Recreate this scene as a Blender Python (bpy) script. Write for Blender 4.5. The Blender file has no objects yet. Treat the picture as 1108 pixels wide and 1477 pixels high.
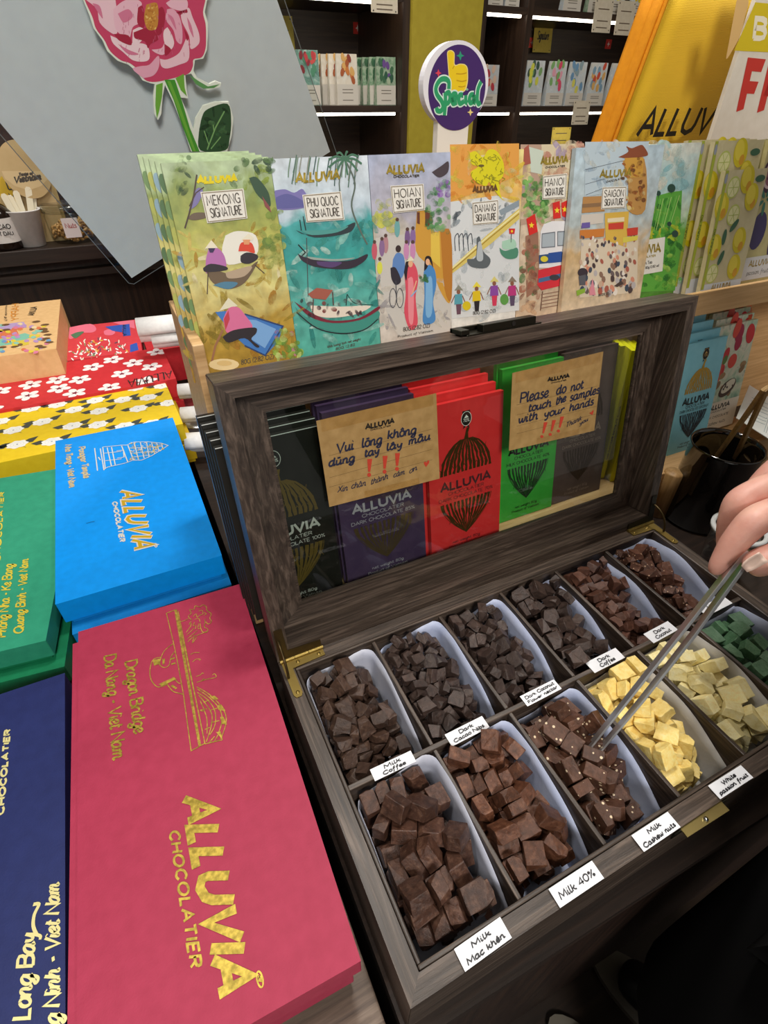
import bpy, bmesh, math, random
from mathutils import Vector, Matrix
R = random.Random(7)
PI = math.pi
S = bpy.context.scene
COL = S.collection
# ------------------------------------------------------------------ camera
CAM = Vector((-0.04813178, -0.05158418, 0.48403178))
RT = Vector((0.90008076, -0.43568397, 0.00583912))
UP = Vector((0.26803033, 0.56419077, 0.78092798))
FW = Vector((0.34353219, 0.70133319, -0.62459378))
FPX = 757.65
cd = bpy.data.cameras.new('camera')
cam = bpy.data.objects.new('camera', cd)
COL.objects.link(cam)
cd.sensor_fit = 'HORIZONTAL'
cd.sensor_width = 36
cd.lens = FPX / 1108 * 36
cd.clip_start = 0.02
cam.matrix_world = Matrix(((RT.x, UP.x, -FW.x, CAM.x), (RT.y, UP.y, -FW.y, CAM.y), (RT.z, UP.z, -FW.z, CAM.z), (0, 0, 0, 1)))
S.camera = cam
# ------------------------------------------------------------------ light
S.view_settings.view_transform = 'Standard'
S.view_settings.look = 'None'
S.view_settings.gamma = 1
S.view_settings.exposure = 0.0
S.view_settings.use_curve_mapping = False
wd = bpy.data.worlds.new('world')
S.world = wd
wd.use_nodes = True
wd.node_tree.nodes['Background'].inputs[0].default_value = (1.0, 0.97, 0.93, 1)
wd.node_tree.nodes['Background'].inputs[1].default_value = 0.27
def lamp(loc, size, energy, col=(1, .96, .9), target=None):
    l = bpy.data.lights.new('ceiling_and_fill_light', 'AREA')
    l.shape = 'DISK'; l.size = size; l.energy = energy; l.color = col
    o = bpy.data.objects.new('ceiling_and_fill_light', l)
    COL.objects.link(o); o.location = loc
    if target is not None:
        o.rotation_euler = (Vector(target) - Vector(loc)).to_track_quat('-Z', 'Y').to_euler()
    return o
lamp((0.35, 0.62, 2.0), 0.24, 19)
lamp((-0.75, 0.25, 2.0), 0.28, 10)
lamp((1.3, 0.9, 2.0), 0.28, 12)
lamp((0.2, 1.9, 2.0), 0.28, 16)
lamp((-0.2, -1.6, 1.7), 0.6, 44, target=(.2, .6, .3))  # added fill behind the camera, not a ceiling lamp: brightens poster and bars
# ------------------------------------------------------------------ pixel helpers (a pixel of the photo -> a point on a real plane)
def V(*a): return Vector(a)
def ray(q): return (RT * ((q[0] - 554) / FPX) - UP * ((q[1] - 738.5) / FPX) + FW)
def on(q, n, c):
    d = ray(q); n = Vector(n)
    return CAM + d * ((c - n.dot(CAM)) / n.dot(d))
def PZ(q, z): return on(q, (0, 0, 1), z)
def PY(q, y): return on(q, (0, 1, 0), y)
def PD(q, depth): return CAM + ray(q) * depth
# ------------------------------------------------------------------ materials
def lin(h):
    h = h.lstrip('#')
    r = []
    for i in (0, 2, 4):
        c = int(h[i:i + 2], 16) / 255
        r.append(c / 12.92 if c <= .04045 else ((c + .055) / 1.055) ** 2.4)
    return (r[0], r[1], r[2], 1)
MC = {}
def ink(h, rough=.5, metal=0.0, coat=0.0, spec=.5):
    k = ('ink', h, rough, metal, coat, spec)
    if k not in MC:
        m = bpy.data.materials.new('ink_' + h.lstrip('#')); m.use_nodes = True
        b = m.node_tree.nodes['Principled BSDF']
        b.inputs['Base Color'].default_value = lin(h)
        b.inputs['Roughness'].default_value = rough
        b.inputs['Metallic'].default_value = metal
        b.inputs['Coat Weight'].default_value = coat
        b.inputs['Specular IOR Level'].default_value = spec
        MC[k] = m
    return MC[k]
def brush(m0):
    """the same ink laid on thinly, as with a wet brush: the paper shows through in blotches"""
    k = ('brush', m0.name)
    if k not in MC:
        m = m0.copy(); m.name = 'wash_' + m0.name; t = m.node_tree; b = t.nodes['Principled BSDF']; N = t.nodes.new; L = t.links.new
        tc = N('ShaderNodeTexCoord'); n = N('ShaderNodeTexNoise'); n.inputs['Scale'].default_value = 95; n.inputs['Detail'].default_value = 5; L(tc.outputs['Object'], n.inputs['Vector'])
        mr = N('ShaderNodeMapRange'); mr.inputs[1].default_value = .36; mr.inputs[2].default_value = .62; mr.inputs[3].default_value = .08; mr.inputs[4].default_value = .85; L(n.outputs['Fac'], mr.inputs[0]); L(mr.outputs[0], b.inputs['Alpha'])
        MC[k] = m
    return MC[k]
def nodes(name):
    m = bpy.data.materials.new(name); m.use_nodes = True
    t = m.node_tree
    return m, t, t.nodes['Principled BSDF'], t.nodes.new, t.links.new
def ramp(t, pts):
    r = t.nodes.new('ShaderNodeValToRGB'); e = r.color_ramp.elements
    e[0].position, e[0].color = pts[0][0], lin(pts[0][1])
    e[1].position, e[1].color = pts[-1][0], lin(pts[-1][1])
    for p, c in pts[1:-1]:
        x = e.new(p); x.color = lin(c)
    return r
def paper(name, h, h2=None, rough=.6, scale=120, bump=.15, coat=0.0):
    """card or cloth-like paper with a fine grain"""
    k = ('paper', name)
    if k in MC: return MC[k]
    m, t, b, N, L = nodes(name)
    tc = N('ShaderNodeTexCoord'); n = N('ShaderNodeTexNoise'); n.inputs['Scale'].default_value = scale; n.inputs['Detail'].default_value = 6
    L(tc.outputs['Object'], n.inputs['Vector'])
    r = ramp(t, [(.3, h2 or h), (.7, h)]); L(n.outputs['Fac'], r.inputs[0]); L(r.outputs[0], b.inputs['Base Color'])
    bp = N('ShaderNodeBump'); bp.inputs['Strength'].default_value = bump; bp.inputs['Distance'].default_value = .0006
    n2 = N('ShaderNodeTexNoise'); n2.inputs['Scale'].default_value = scale * 8; L(tc.outputs['Object'], n2.inputs['Vector'])
    L(n2.outputs['Fac'], bp.inputs['Height']); L(bp.outputs[0], b.inputs['Normal'])
    b.inputs['Roughness'].default_value = rough; b.inputs['Coat Weight'].default_value = coat; b.inputs['Specular IOR Level'].default_value = .3
    MC[k] = m
    return m
def wood(name, dark, mid, light, axis='X', scale=1.0, rough=.45, bump=.25):
    k = ('wood', name)
    if k in MC: return MC[k]
    m, t, b, N, L = nodes(name)
    tc = N('ShaderNodeTexCoord'); mp = N('ShaderNodeMapping')
    s = {'X': (9, 190, 190), 'Y': (190, 9, 190), 'Z': (190, 190, 9)}[axis]
    mp.inputs['Scale'].default_value = [q * scale for q in s]
    L(tc.outputs['Object'], mp.inputs['Vector'])
    n = N('ShaderNodeTexNoise'); n.inputs['Scale'].default_value = 1; n.inputs['Detail'].default_value = 8; n.inputs['Roughness'].default_value = .65; n.inputs['Distortion'].default_value = .6
    L(mp.outputs[0], n.inputs['Vector'])
    r = ramp(t, [(.3, dark), (.5, mid), (.72, light)]); L(n.outputs['Fac'], r.inputs[0])
    L(r.outputs[0], b.inputs['Base Color'])
    bp = N('ShaderNodeBump'); bp.inputs['Strength'].default_value = bump; bp.inputs['Distance'].default_value = .001
    L(n.outputs['Fac'], bp.inputs['Height']); L(bp.outputs[0], b.inputs['Normal'])
    b.inputs['Roughness'].default_value = rough
    MC[k] = m
    return m
def wash(name, cols, scale=14, bands=None, zr=None, rough=.35, amp=.25, coat=.15):
    """printed watercolour: blotchy pigment, optionally in bands from bottom (0) to top (1) between heights zr"""
    k = ('wash', name)
    if k in MC: return MC[k]
    m, t, b, N, L = nodes(name)
    tc = N('ShaderNodeTexCoord')
    n = N('ShaderNodeTexNoise'); n.inputs['Scale'].default_value = scale; n.inputs['Detail'].default_value = 7; n.inputs['Distortion'].default_value = 1.6
    L(tc.outputs['Object'], n.inputs['Vector'])
    if bands:
        sp = N('ShaderNodeSeparateXYZ'); L(tc.outputs['Object'], sp.inputs[0])
        mr = N('ShaderNodeMapRange'); mr.inputs[1].default_value = zr[0]; mr.inputs[2].default_value = zr[1]
        L(sp.outputs[2], mr.inputs[0])
        ma = N('ShaderNodeMath'); ma.operation = 'SUBTRACT'; ma.inputs[1].default_value = .5; L(n.outputs['Fac'], ma.inputs[0])
        mu = N('ShaderNodeMath'); mu.operation = 'MULTIPLY_ADD'; mu.inputs[1].default_value = amp * 2; L(ma.outputs[0], mu.inputs[0]); L(mr.outputs[0], mu.inputs[2])
        r = ramp(t, bands); L(mu.outputs[0], r.inputs[0])
        n3 = N('ShaderNodeTexNoise'); n3.inputs['Scale'].default_value = scale * 3; n3.inputs['Detail'].default_value = 8; L(tc.outputs['Object'], n3.inputs['Vector'])
        hs = N('ShaderNodeMapRange'); hs.inputs[1].default_value = .3; hs.inputs[2].default_value = .7; hs.inputs[3].default_value = .78; hs.inputs[4].default_value = 1.18
        L(n3.outputs['Fac'], hs.inputs[0])
        hv = N('ShaderNodeHueSaturation'); L(hs.outputs[0], hv.inputs['Value']); L(r.outputs[0], hv.inputs['Color'])
        L(hv.outputs[0], b.inputs['Base Color'])
    else:
        q = [(.28 + .44 * i / max(1, len(cols) - 1), c) for i, c in enumerate(cols)]
        r = ramp(t, q); L(n.outputs['Fac'], r.inputs[0]); L(r.outputs[0], b.inputs['Base Color'])
    b.inputs['Roughness'].default_value = rough; b.inputs['Coat Weight'].default_value = coat
    MC[k] = m
    return m
def foil(h='#cdb24c'):
    k = ('foil', h)
    if k in MC: return MC[k]
    m, t, b, N, L = nodes('gold_foil')
    tc = N('ShaderNodeTexCoord'); n = N('ShaderNodeTexNoise'); n.inputs['Scale'].default_value = 260; n.inputs['Detail'].default_value = 4
    L(tc.outputs['Object'], n.inputs['Vector'])
    r = ramp(t, [(.35, '#94802f'), (.65, h)]); L(n.outputs['Fac'], r.inputs[0]); L(r.outputs[0], b.inputs['Base Color'])
    b.inputs['Metallic'].default_value = .55; b.inputs['Roughness'].default_value = .42
    MC[k] = m
    return m
def clear(name, tint='#ffffff', rough=.02, fac=1.0, bump=0):
    k = ('clear', name)
    if k in MC: return MC[k]
    m = bpy.data.materials.new(name); m.use_nodes = True; t = m.node_tree
    t.nodes.clear(); N = t.nodes.new; L = t.links.new
    o = N('ShaderNodeOutputMaterial'); mx = N('ShaderNodeMixShader'); tr = N('ShaderNodeBsdfTransparent'); g = N('ShaderNodeBsdfGlossy')
    tr.inputs[0].default_value = lin(tint); g.inputs['Roughness'].default_value = rough
    f = N('ShaderNodeFresnel'); f.inputs[0].default_value = 1.45
    mu = N('ShaderNodeMath'); mu.operation = 'MULTIPLY'; mu.inputs[1].default_value = fac; L(f.outputs[0], mu.inputs[0])
    ge = N('ShaderNodeNewGeometry'); iv = N('ShaderNodeMath'); iv.operation = 'SUBTRACT'; iv.inputs[0].default_value = 1; L(ge.outputs['Backfacing'], iv.inputs[1])
    m2 = N('ShaderNodeMath'); m2.operation = 'MULTIPLY'; L(mu.outputs[0], m2.inputs[0]); L(iv.outputs[0], m2.inputs[1])     # the inner side of a thin sheet does not mirror
    L(m2.outputs[0], mx.inputs[0]); L(tr.outputs[0], mx.inputs[1]); L(g.outputs[0], mx.inputs[2]); L(mx.outputs[0], o.inputs[0])
    if bump:
        tc = N('ShaderNodeTexCoord'); n = N('ShaderNodeTexNoise'); n.inputs['Scale'].default_value = 120; n.inputs['Detail'].default_value = 5; L(tc.outputs['Object'], n.inputs['Vector'])
        bp = N('ShaderNodeBump'); bp.inputs['Strength'].default_value = bump; bp.inputs['Distance'].default_value = .002; L(n.outputs['Fac'], bp.inputs['Height'])
        L(bp.outputs[0], g.inputs['Normal']); L(bp.outputs[0], f.inputs['Normal'])
    MC[k] = m
    return m
def glow(h, e):
    m = bpy.data.materials.new('light_strip'); m.use_nodes = True
    b = m.node_tree.nodes['Principled BSDF']; b.inputs['Emission Color'].default_value = lin(h); b.inputs['Emission Strength'].default_value = e
    b.inputs['Base Color'].default_value = lin('#ffffff')
    return m
# ------------------------------------------------------------------ mesh builder
class F:
    """a flat frame: origin, two unit axes, normal"""
    def __init__(s, o, ex, ey):
        s.o = Vector(o); s.ex = Vector(ex).normalized(); s.n = s.ex.cross(Vector(ey)).normalized(); s.ey = s.n.cross(s.ex)
    def pt(s, u, v, h=0): return s.o + s.ex * u + s.ey * v + s.n * h
    def uv(s, q):
        w = on(q, s.n, s.n.dot(s.o)) - s.o
        return (w.dot(s.ex), w.dot(s.ey))
    def up(s, h): return F(s.o + s.n * h, s.ex, s.ey)
class MB:
    seq = 0
    def __init__(s): s.v = []; s.f = []; s.m = []; s.mats = []; s.sm = []
    def mi(s, m):
        if m not in s.mats: s.mats.append(m)
        return s.mats.index(m)
    def add(s, vs, fs, m, smooth=False):
        k = len(s.v); s.v += [Vector(q) for q in vs]; i = s.mi(m)
        for f in fs: s.f.append([k + a for a in f]); s.m.append(i); s.sm.append(smooth)
    def box(s, lo, hi, m, M=None):
        x0, y0, z0 = lo; x1, y1, z1 = hi
        vs = [Vector(q) for q in ((x0, y0, z0), (x1, y0, z0), (x1, y1, z0), (x0, y1, z0), (x0, y0, z1), (x1, y0, z1), (x1, y1, z1), (x0, y1, z1))]
        if M: vs = [M(q) for q in vs]
        s.add(vs, [(3, 2, 1, 0), (4, 5, 6, 7), (0, 1, 5, 4), (1, 2, 6, 5), (2, 3, 7, 6), (3, 0, 4, 7)], m)
    def hexa(s, bot, top, m):
        s.add(list(bot) + list(top), [(3, 2, 1, 0), (4, 5, 6, 7), (0, 1, 5, 4), (1, 2, 6, 5), (2, 3, 7, 6), (3, 0, 4, 7)], m)
    def prism(s, fr, pts, h0, h1, m, m2=None):
        n = len(pts)
        if sum(pts[i][0] * pts[(i + 1) % n][1] - pts[(i + 1) % n][0] * pts[i][1] for i in range(n)) < 0: pts = pts[::-1]
        s.add([fr.pt(u, v, h0) for u, v in pts] + [fr.pt(u, v, h1) for u, v in pts],
              [list(range(n))[::-1]] + [(i, (i + 1) % n, n + (i + 1) % n, n + i) for i in range(n)], m2 or m)
        s.add([fr.pt(u, v, h1) for u, v in pts], [list(range(n))], m)
    def tube(s, path, rad, m, n=10, caps=True):
        path = [Vector(q) for q in path]
        rr = rad if isinstance(rad, (list, tuple)) else [rad] * len(path)
        vs = []; prev = None
        for i, c in enumerate(path):
            d = (path[min(i + 1, len(path) - 1)] - path[max(i - 1, 0)]).normalized()
            if prev is None: a = d.orthogonal().normalized()
            else: a = (prev - d * prev.dot(d)).normalized()
            prev = a; b = d.cross(a)
            for k in range(n): vs.append(c + (a * math.cos(2 * PI * k / n) + b * math.sin(2 * PI * k / n)) * rr[i])
        fs = [(i * n + k, i * n + (k + 1) % n, (i + 1) * n + (k + 1) % n, (i + 1) * n + k) for i in range(len(path) - 1) for k in range(n)]
        s.add(vs, fs, m, True)
        if caps: s.add(vs[:n], [list(range(n))[::-1]], m); s.add(vs[-n:], [list(range(n))], m)
    def lathe(s, o, prof, m, n=40, ax=(0, 0, 1), smooth=True):
        o = Vector(o); az = Vector(ax).normalized(); a = az.orthogonal().normalized(); b = az.cross(a)
        vs = [o + az * z + (a * math.cos(2 * PI * k / n) + b * math.sin(2 * PI * k / n)) * r for r, z in prof for k in range(n)]
        s.add(vs, [(i * n + k, i * n + (k + 1) % n, (i + 1) * n + (k + 1) % n, (i + 1) * n + k) for i in range(len(prof) - 1) for k in range(n)], m, smooth)
    # ---- flat print on a frame
    def poly(s, fr, pts, m, l=1):
        n = len(pts)
        if sum(pts[i][0] * pts[(i + 1) % n][1] - pts[(i + 1) % n][0] * pts[i][1] for i in range(n)) < 0: pts = pts[::-1]
        MB.seq = (MB.seq + 1) % 24
        h = .00016 + .00009 * l + MB.seq * .000003
        s.add([fr.pt(u, v, h) for u, v in pts], [list(range(n))], m)
    def ell(s, fr, c, rx, ry, m, l=1, rot=0, n=20):
        ca, sa = math.cos(rot), math.sin(rot)
        s.poly(fr, [(c[0] + rx * math.cos(t) * ca - ry * math.sin(t) * sa, c[1] + rx * math.cos(t) * sa + ry * math.sin(t) * ca) for t in [2 * PI * k / n for k in range(n)]], m, l)
    def line(s, fr, pts, w, m, l=1, closed=False):
        pts = [Vector((p[0], p[1])) for p in pts]
        q = [pts[0]]
        for p in pts[1:]:
            if (p - q[-1]).length > 1e-7: q.append(p)
        pts = q
        if len(pts) < 2: return
        L_, R_ = [], []
        n = len(pts)
        ww = w if isinstance(w, (list, tuple)) else None
        for i in range(n):
            a = pts[(i - 1) % n] if (closed or i > 0) else None
            b = pts[(i + 1) % n] if (closed or i < n - 1) else None
            d1 = (pts[i] - a).normalized() if a is not None else None
            d2 = (b - pts[i]).normalized() if b is not None else None
            d = ((d1 or d2) + (d2 or d1))
            if d.length < .2: d = d1 or d2
            d = d.normalized(); nn = Vector((-d.y, d.x))
            k = 1.0
            if d1 is not None and d2 is not None: k = min(1.8, 1 / max(.4, abs(nn.dot(Vector((-d1.y, d1.x))))))
            hw = (ww[min(i, len(ww) - 1)] if ww else w) / 2
            L_.append(pts[i] + nn * hw * k); R_.append(pts[i] - nn * hw * k)
        MB.seq = (MB.seq + 1) % 24
        h = .00016 + .00009 * l + MB.seq * .000003
        vs = [fr.pt(p.x, p.y, h) for p in L_] + [fr.pt(p.x, p.y, h) for p in R_]
        rng = range(n if closed else n - 1)
        s.add(vs, [(n + i, n + (i + 1) % n, (i + 1) % n, i) for i in rng], m)
    def build(s, name, parent=None, origin=None, bevel=0, kind=None):
        me = bpy.data.meshes.new(name)
        o = Vector(origin) if origin is not None else Vector((0, 0, 0))
        if parent is not None: o = parent['_o'] if False else Vector(ORG[parent.name])
        me.from_pydata([v - o for v in s.v], [], s.f)
        for m in s.mats: me.materials.append(m)
        me.polygons.foreach_set('material_index', s.m); me.polygons.foreach_set('use_smooth', s.sm)
        me.update()
        ob = bpy.data.objects.new(name, me); COL.objects.link(ob)
        if parent is not None: ob.parent = parent
        else: ob.location = o
        ORG[ob.name] = tuple(o)
        if bevel:
            b = ob.modifiers.new('bevel', 'BEVEL'); b.width = bevel; b.segments = 2; b.limit_method = 'ANGLE'; b.angle_limit = .6
        if kind: ob['kind'] = kind
        return ob
ORG = {}
def tag(o, label, cat, group=None, kind=None):
    o['label'] = label; o['category'] = cat
    if group: o['group'] = group
    if kind: o['kind'] = kind
    return o
def thing(name, label, cat, loc, group=None):
    o = bpy.data.objects.new(name, None); COL.objects.link(o); o.location = loc; o.empty_display_size = .02
    ORG[o.name] = tuple(Vector(loc))
    return tag(o, label, cat, group)
# ------------------------------------------------------------------ lettering
G = {
'A': '8|0,0 4,10 8,0;1.5,3.3 6.5,3.3', 'B': '6.6|0,0 0,10 3.8,10 5.6,9.2 6,7.6 5.4,5.9 3.8,5.3 0,5.3;3.8,5.3 6,4.4 6.6,2.7 6,.8 4,0 0,0',
'C': '7.4|~7.4,8 5.8,9.6 4,10 1.2,8.4 0,5 1.2,1.6 4,0 5.8,.4 7.4,2', 'D': '7.2|0,0 0,10 3.2,10 5.6,9 7,6.8 7.2,5 7,3.2 5.6,1 3.2,0 0,0',
'E': '5.6|5.6,10 0,10 0,0 5.6,0;0,5.2 4.8,5.2', 'F': '5.4|5.4,10 0,10 0,0;0,5.2 4.6,5.2', 'G': '7.8|~7.4,8 5.8,9.6 4,10 1.2,8.4 0,5 1.2,1.6 4,0 6.2,.5 7.6,2.2;7.6,0 7.6,4.8 4.6,4.8',
'H': '6.8|0,0 0,10;6.8,0 6.8,10;0,5.2 6.8,5.2', 'I': '.4|.2,0 .2,10', 'J': '4.5|~4.5,10 4.5,2 3,0 .8,.3 0,2', 'K': '6.4|0,0 0,10;6,10 0,4.4;2,6.2 6.4,0', 'L': '5|0,10 0,0 5,0',
'M': '8.6|0,0 .8,10 4.3,2.5 7.8,10 8.6,0', 'N': '7|0,0 0,10 7,0 7,10', 'O': '9|~4.5,10 1.4,8.6 0,5 1.4,1.4 4.5,0 7.6,1.4 9,5 7.6,8.6 4.5,10', 'P': '6|0,0 0,10 3.6,10 5.5,9.1 6,7.3 5.5,5.5 3.6,4.6 0,4.6',
'Q': '9|~4.5,10 1.4,8.6 0,5 1.4,1.4 4.5,0 7.6,1.4 9,5 7.6,8.6 4.5,10;5.5,2.5 8.8,-1', 'R': '6.4|0,0 0,10 3.6,10 5.5,9.1 6,7.4 5.5,5.7 3.6,4.9 0,4.9;3.2,4.9 6.4,0',
'S': '6|~5.8,8.3 4.4,9.8 2.2,9.9 .5,8.6 .6,6.7 2.6,5.5 4.8,4.5 5.9,3 5.4,1 3.4,0 1.4,.3 0,1.8', 'T': '6.6|0,10 6.6,10;3.3,10 3.3,0', 'U': '7|0,10 0,3.4 .8,1.2 3.5,0 6.2,1.2 7,3.4 7,10',
'V': '7.6|0,10 3.8,0 7.6,10', 'W': '10.4|0,10 2.6,0 5.2,9 7.8,0 10.4,10', 'X': '6.8|0,0 6.6,10;.2,10 6.8,0', 'Y': '7|0,10 3.5,5 7,10;3.5,5 3.5,0', 'Z': '6.4|0,10 6.4,10 0,0 6.4,0',
'0': '6|~3,10 .8,8.4 0,5 .8,1.6 3,0 5.2,1.6 6,5 5.2,8.4 3,10', '1': '3|.2,8 2.4,10 2.4,0', '2': '5.6|~.2,7.8 1.4,9.6 3.4,9.9 5.2,8.4 4.8,6 2,2.6 .2,0;.2,0 5.6,0', '4': '6|4.4,0 4.4,10 0,3 6,3',
'3': '5.4|~.4,8.6 2.4,10 4.8,8.8 4.6,6.4 2.4,5.4 4.8,4.6 5.4,2.4 3.4,.1 .2,1.2', '5': '5.4|5,10 1,10 .6,5.6;~.6,5.6 3,6.2 5.2,4.6 5.2,1.8 3,0 .2,.8', '7': '5.4|0,10 5.4,10 1.8,0', '8': '5.6|~2.8,5.4 .6,7 .8,9.2 2.8,10 4.8,9.2 5,7 2.8,5.4 .4,3.6 .3,1.2 2.8,0 5.3,1.2 5.2,3.6 2.8,5.4', '9': '5.6|~5.2,7 3.8,5 1.4,5.2 .3,7.4 1.4,9.7 3.8,9.9 5.3,8 5.2,4 3,0', '6': '5.6|~4.6,10 1.6,7.4 .3,4 .8,1 2.8,0 5,1 5.3,3.6 3.6,5.6 1.4,5.2 .4,3.4',
'%': '7|6,10 1,0;~1.2,9.6 .2,8 1.2,6.6 2.4,8 1.2,9.6;~5.8,3.4 4.8,1.8 5.8,.3 7,1.8 5.8,3.4', '-': '3|.2,4 3,4.4', '.': '.8|.1,.1 .7,.5', ',': '.8|.6,.6 0,-1.4', '!': '1.2|1.1,10.2 .6,3;.3,.2 .6,.7', '(': '2|~2,11 .4,8 .2,4 1.8,-1', ')': '2|~0,11 1.6,8 1.8,4 .2,-1', '/': '4|0,-1 4,11', "'": '.6|.3,10 .3,8', '+': '5|2.5,2 2.5,8;0,5 5,5',
'®': '4|~2,10 .6,9.4 0,8 .6,6.6 2,6 3.4,6.6 4,8 3.4,9.4 2,10;1.4,7 1.4,9 2.4,8.9 2.4,8.1 1.4,8 2.6,7',
'a': '6.4|~4.8,5.6 3.4,6.6 1.2,5.6 .2,3 .8,.6 2.4,.2 4,2 4.9,6.4;~4.9,6.4 4.5,2 5,.4 6.4,1.4', 'b': '5.4|~.8,10 .5,4 .6,.6 2.4,0 4.4,1.4 4.6,4.4 3,6 .8,4.4', 'c': '4.8|~4.4,5.6 3.2,6.6 1.2,5.4 .2,3 .8,.8 2.4,.1 4.8,1.6', 'd': '6.4|~4.8,5.6 3.4,6.6 1.2,5.6 .2,3 .8,.6 2.4,.2 4,2 5.2,10;~5.1,9 4.6,2 5,.4 6.4,1.4',
'e': '5|~.4,2.8 3,3.4 4.2,5 3,6.6 1.2,5.6 .2,3 1,.6 2.8,.1 5,1.8', 'f': '4.6|~4.4,9 3.4,10.2 2.2,8.6 1.8,4 1.4,-2.6 .2,-3.2;.2,5.4 4,5.8', 'g': '5.6|~4.8,5.6 3.4,6.6 1.2,5.6 .2,3 1,.8 2.8,.6 4.4,3 4.9,6.4;~4.9,6.4 4.6,0 3.6,-3.4 1.6,-3.6 .6,-2.2 3,-.6 5.6,1', 'h': '5.8|~.8,10 .5,5 .3,0;~.4,2.6 2,6 3.6,6.2 4.2,4.2 4.1,1 4.8,.2 5.8,1',
'i': '2.4|~.8,6.4 .5,1.6 1.2,.2 2.4,1.2;.9,8.6 1.3,9.2', 'k': '5.4|~.8,10 .5,5 .3,0;~4.4,6.4 2.6,4.4 .5,3.2;~1.8,3.8 3.6,1 5.4,.4', 'l': '2.6|~.9,10.4 .5,4 .8,.6 1.6,.2 2.6,1.2', 'm': '8.6|~.5,6.4 .6,3 .3,0;~.5,3.6 1.8,6 3,6 3.4,4 3.1,0;~3.3,3.6 4.8,6 6.2,6 6.6,4 6.4,1 7.2,.2 8.6,1.2',
'n': '6|~.5,6.4 .6,3 .3,0;~.5,3.6 2,6 3.6,6.2 4.2,4.2 4,1 4.8,.2 6,1.2', 'o': '5|~2.4,6.5 .8,5.4 .2,3 1,.7 2.6,.1 4.3,1.4 4.7,4 3.8,6 2.4,6.5', 'p': '5.4|~.8,6.4 .5,1 .2,-3.6;~.6,3.6 2,6 3.8,6.2 4.7,4.4 4.2,1.4 2.4,.2 .6,1.4', 'q': '5.4|~4.6,5.8 3,6.6 1,5.2 .3,2.6 1.4,.4 3.2,1 4.6,4;4.8,6.4 4.4,-3.6', 'r': '4.2|~.5,6.4 .6,3 .3,0;~.5,3.4 1.8,5.6 3,6.4 4.2,5.8',
's': '4.2|~3.6,5.6 2.4,6.5 1,5.6 1.2,4.2 3,3 3.6,1.4 2.2,.1 .2,.8', 't': '3.8|~1.6,9.4 1.2,4 1.3,.8 2.2,.1 3.8,1.2;.2,6.2 3.4,6.6', 'u': '6|~.5,6.4 .4,2.4 1.2,.3 2.8,.6 4.2,3 4.5,6.4;~4.5,6.4 4.3,1.6 4.8,.3 6,1.2', 'v': '5|~.3,6.3 1.2,3 2,.2 3.4,3 4.2,6.2 5,5.8', 'w': '7.4|~.3,6.3 .8,2 1.8,.3 3.2,2.4 3.7,5.6;~3.7,5.6 4,1.6 5,.4 6.4,2.6 6.8,6 7.4,5.8', 'x': '5|.3,6.2 4.6,.2;4.6,6.4 .2,0', 'y': '5.4|~.4,6.4 .6,3 1.8,1.4 3.4,2.4 4.5,6.4;~4.5,6.4 4,0 2.8,-3.4 .8,-3.2', 'z': '5|.3,6.2 4.4,6.2 .2,.2 4.8,.4',
}
MARK = {'\u0300': '1,9.6 2.8,7.9', '\u0301': '2,7.9 3.6,9.8', '\u0302': '.9,7.6 2.4,9.4 3.9,7.6', '\u0303': '.6,8.6 1.6,9.6 3,8.6 4.2,9.6', '\u0304': '1,8.6 4,8.8', '\u031b': '4.2,6.2 5.2,7.4', '\u0323': '2.2,-1.8 2.7,-1.4', '\u0308': '1.2,9 1.5,9.3;3,9 3.3,9.3'}
import unicodedata
def smooth(p, k=3):
    o = []
    n = len(p)
    for i in range(n - 1):
        a, b, c, d = p[max(i - 1, 0)], p[i], p[i + 1], p[min(i + 2, n - 1)]
        for j in range(k):
            t = j / k
            o.append(tuple(.5 * (2 * b[x] + (c[x] - a[x]) * t + (2 * a[x] - 5 * b[x] + 4 * c[x] - d[x]) * t * t + (3 * b[x] - a[x] - 3 * c[x] + d[x]) * t ** 3) for x in (0, 1)))
    return o + [p[-1]]
def strokes(txt, gap=1.6, space=4.2, k=3):
    x = 0; out = []
    def take(spec, dx):
        for st in spec.split(';'):
            sm = st.startswith('~'); st = st.lstrip('~')
            p = [tuple(float(a) for a in q.split(',')) for q in st.split()]
            if sm: p = smooth(p, k)
            out.append([(a + dx, b) for a, b in p])
    for ch in unicodedata.normalize('NFD', txt):
        if ch == ' ': x += space; continue
        if ch in MARK: take(MARK[ch], last); continue
        if ch not in G: continue
        w, sp = G[ch].split('|'); last = x
        take(sp, x); x += float(w) + (gap if not ch.islower() else gap * .45)
    return out, max(x - gap * .6, .1)
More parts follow.
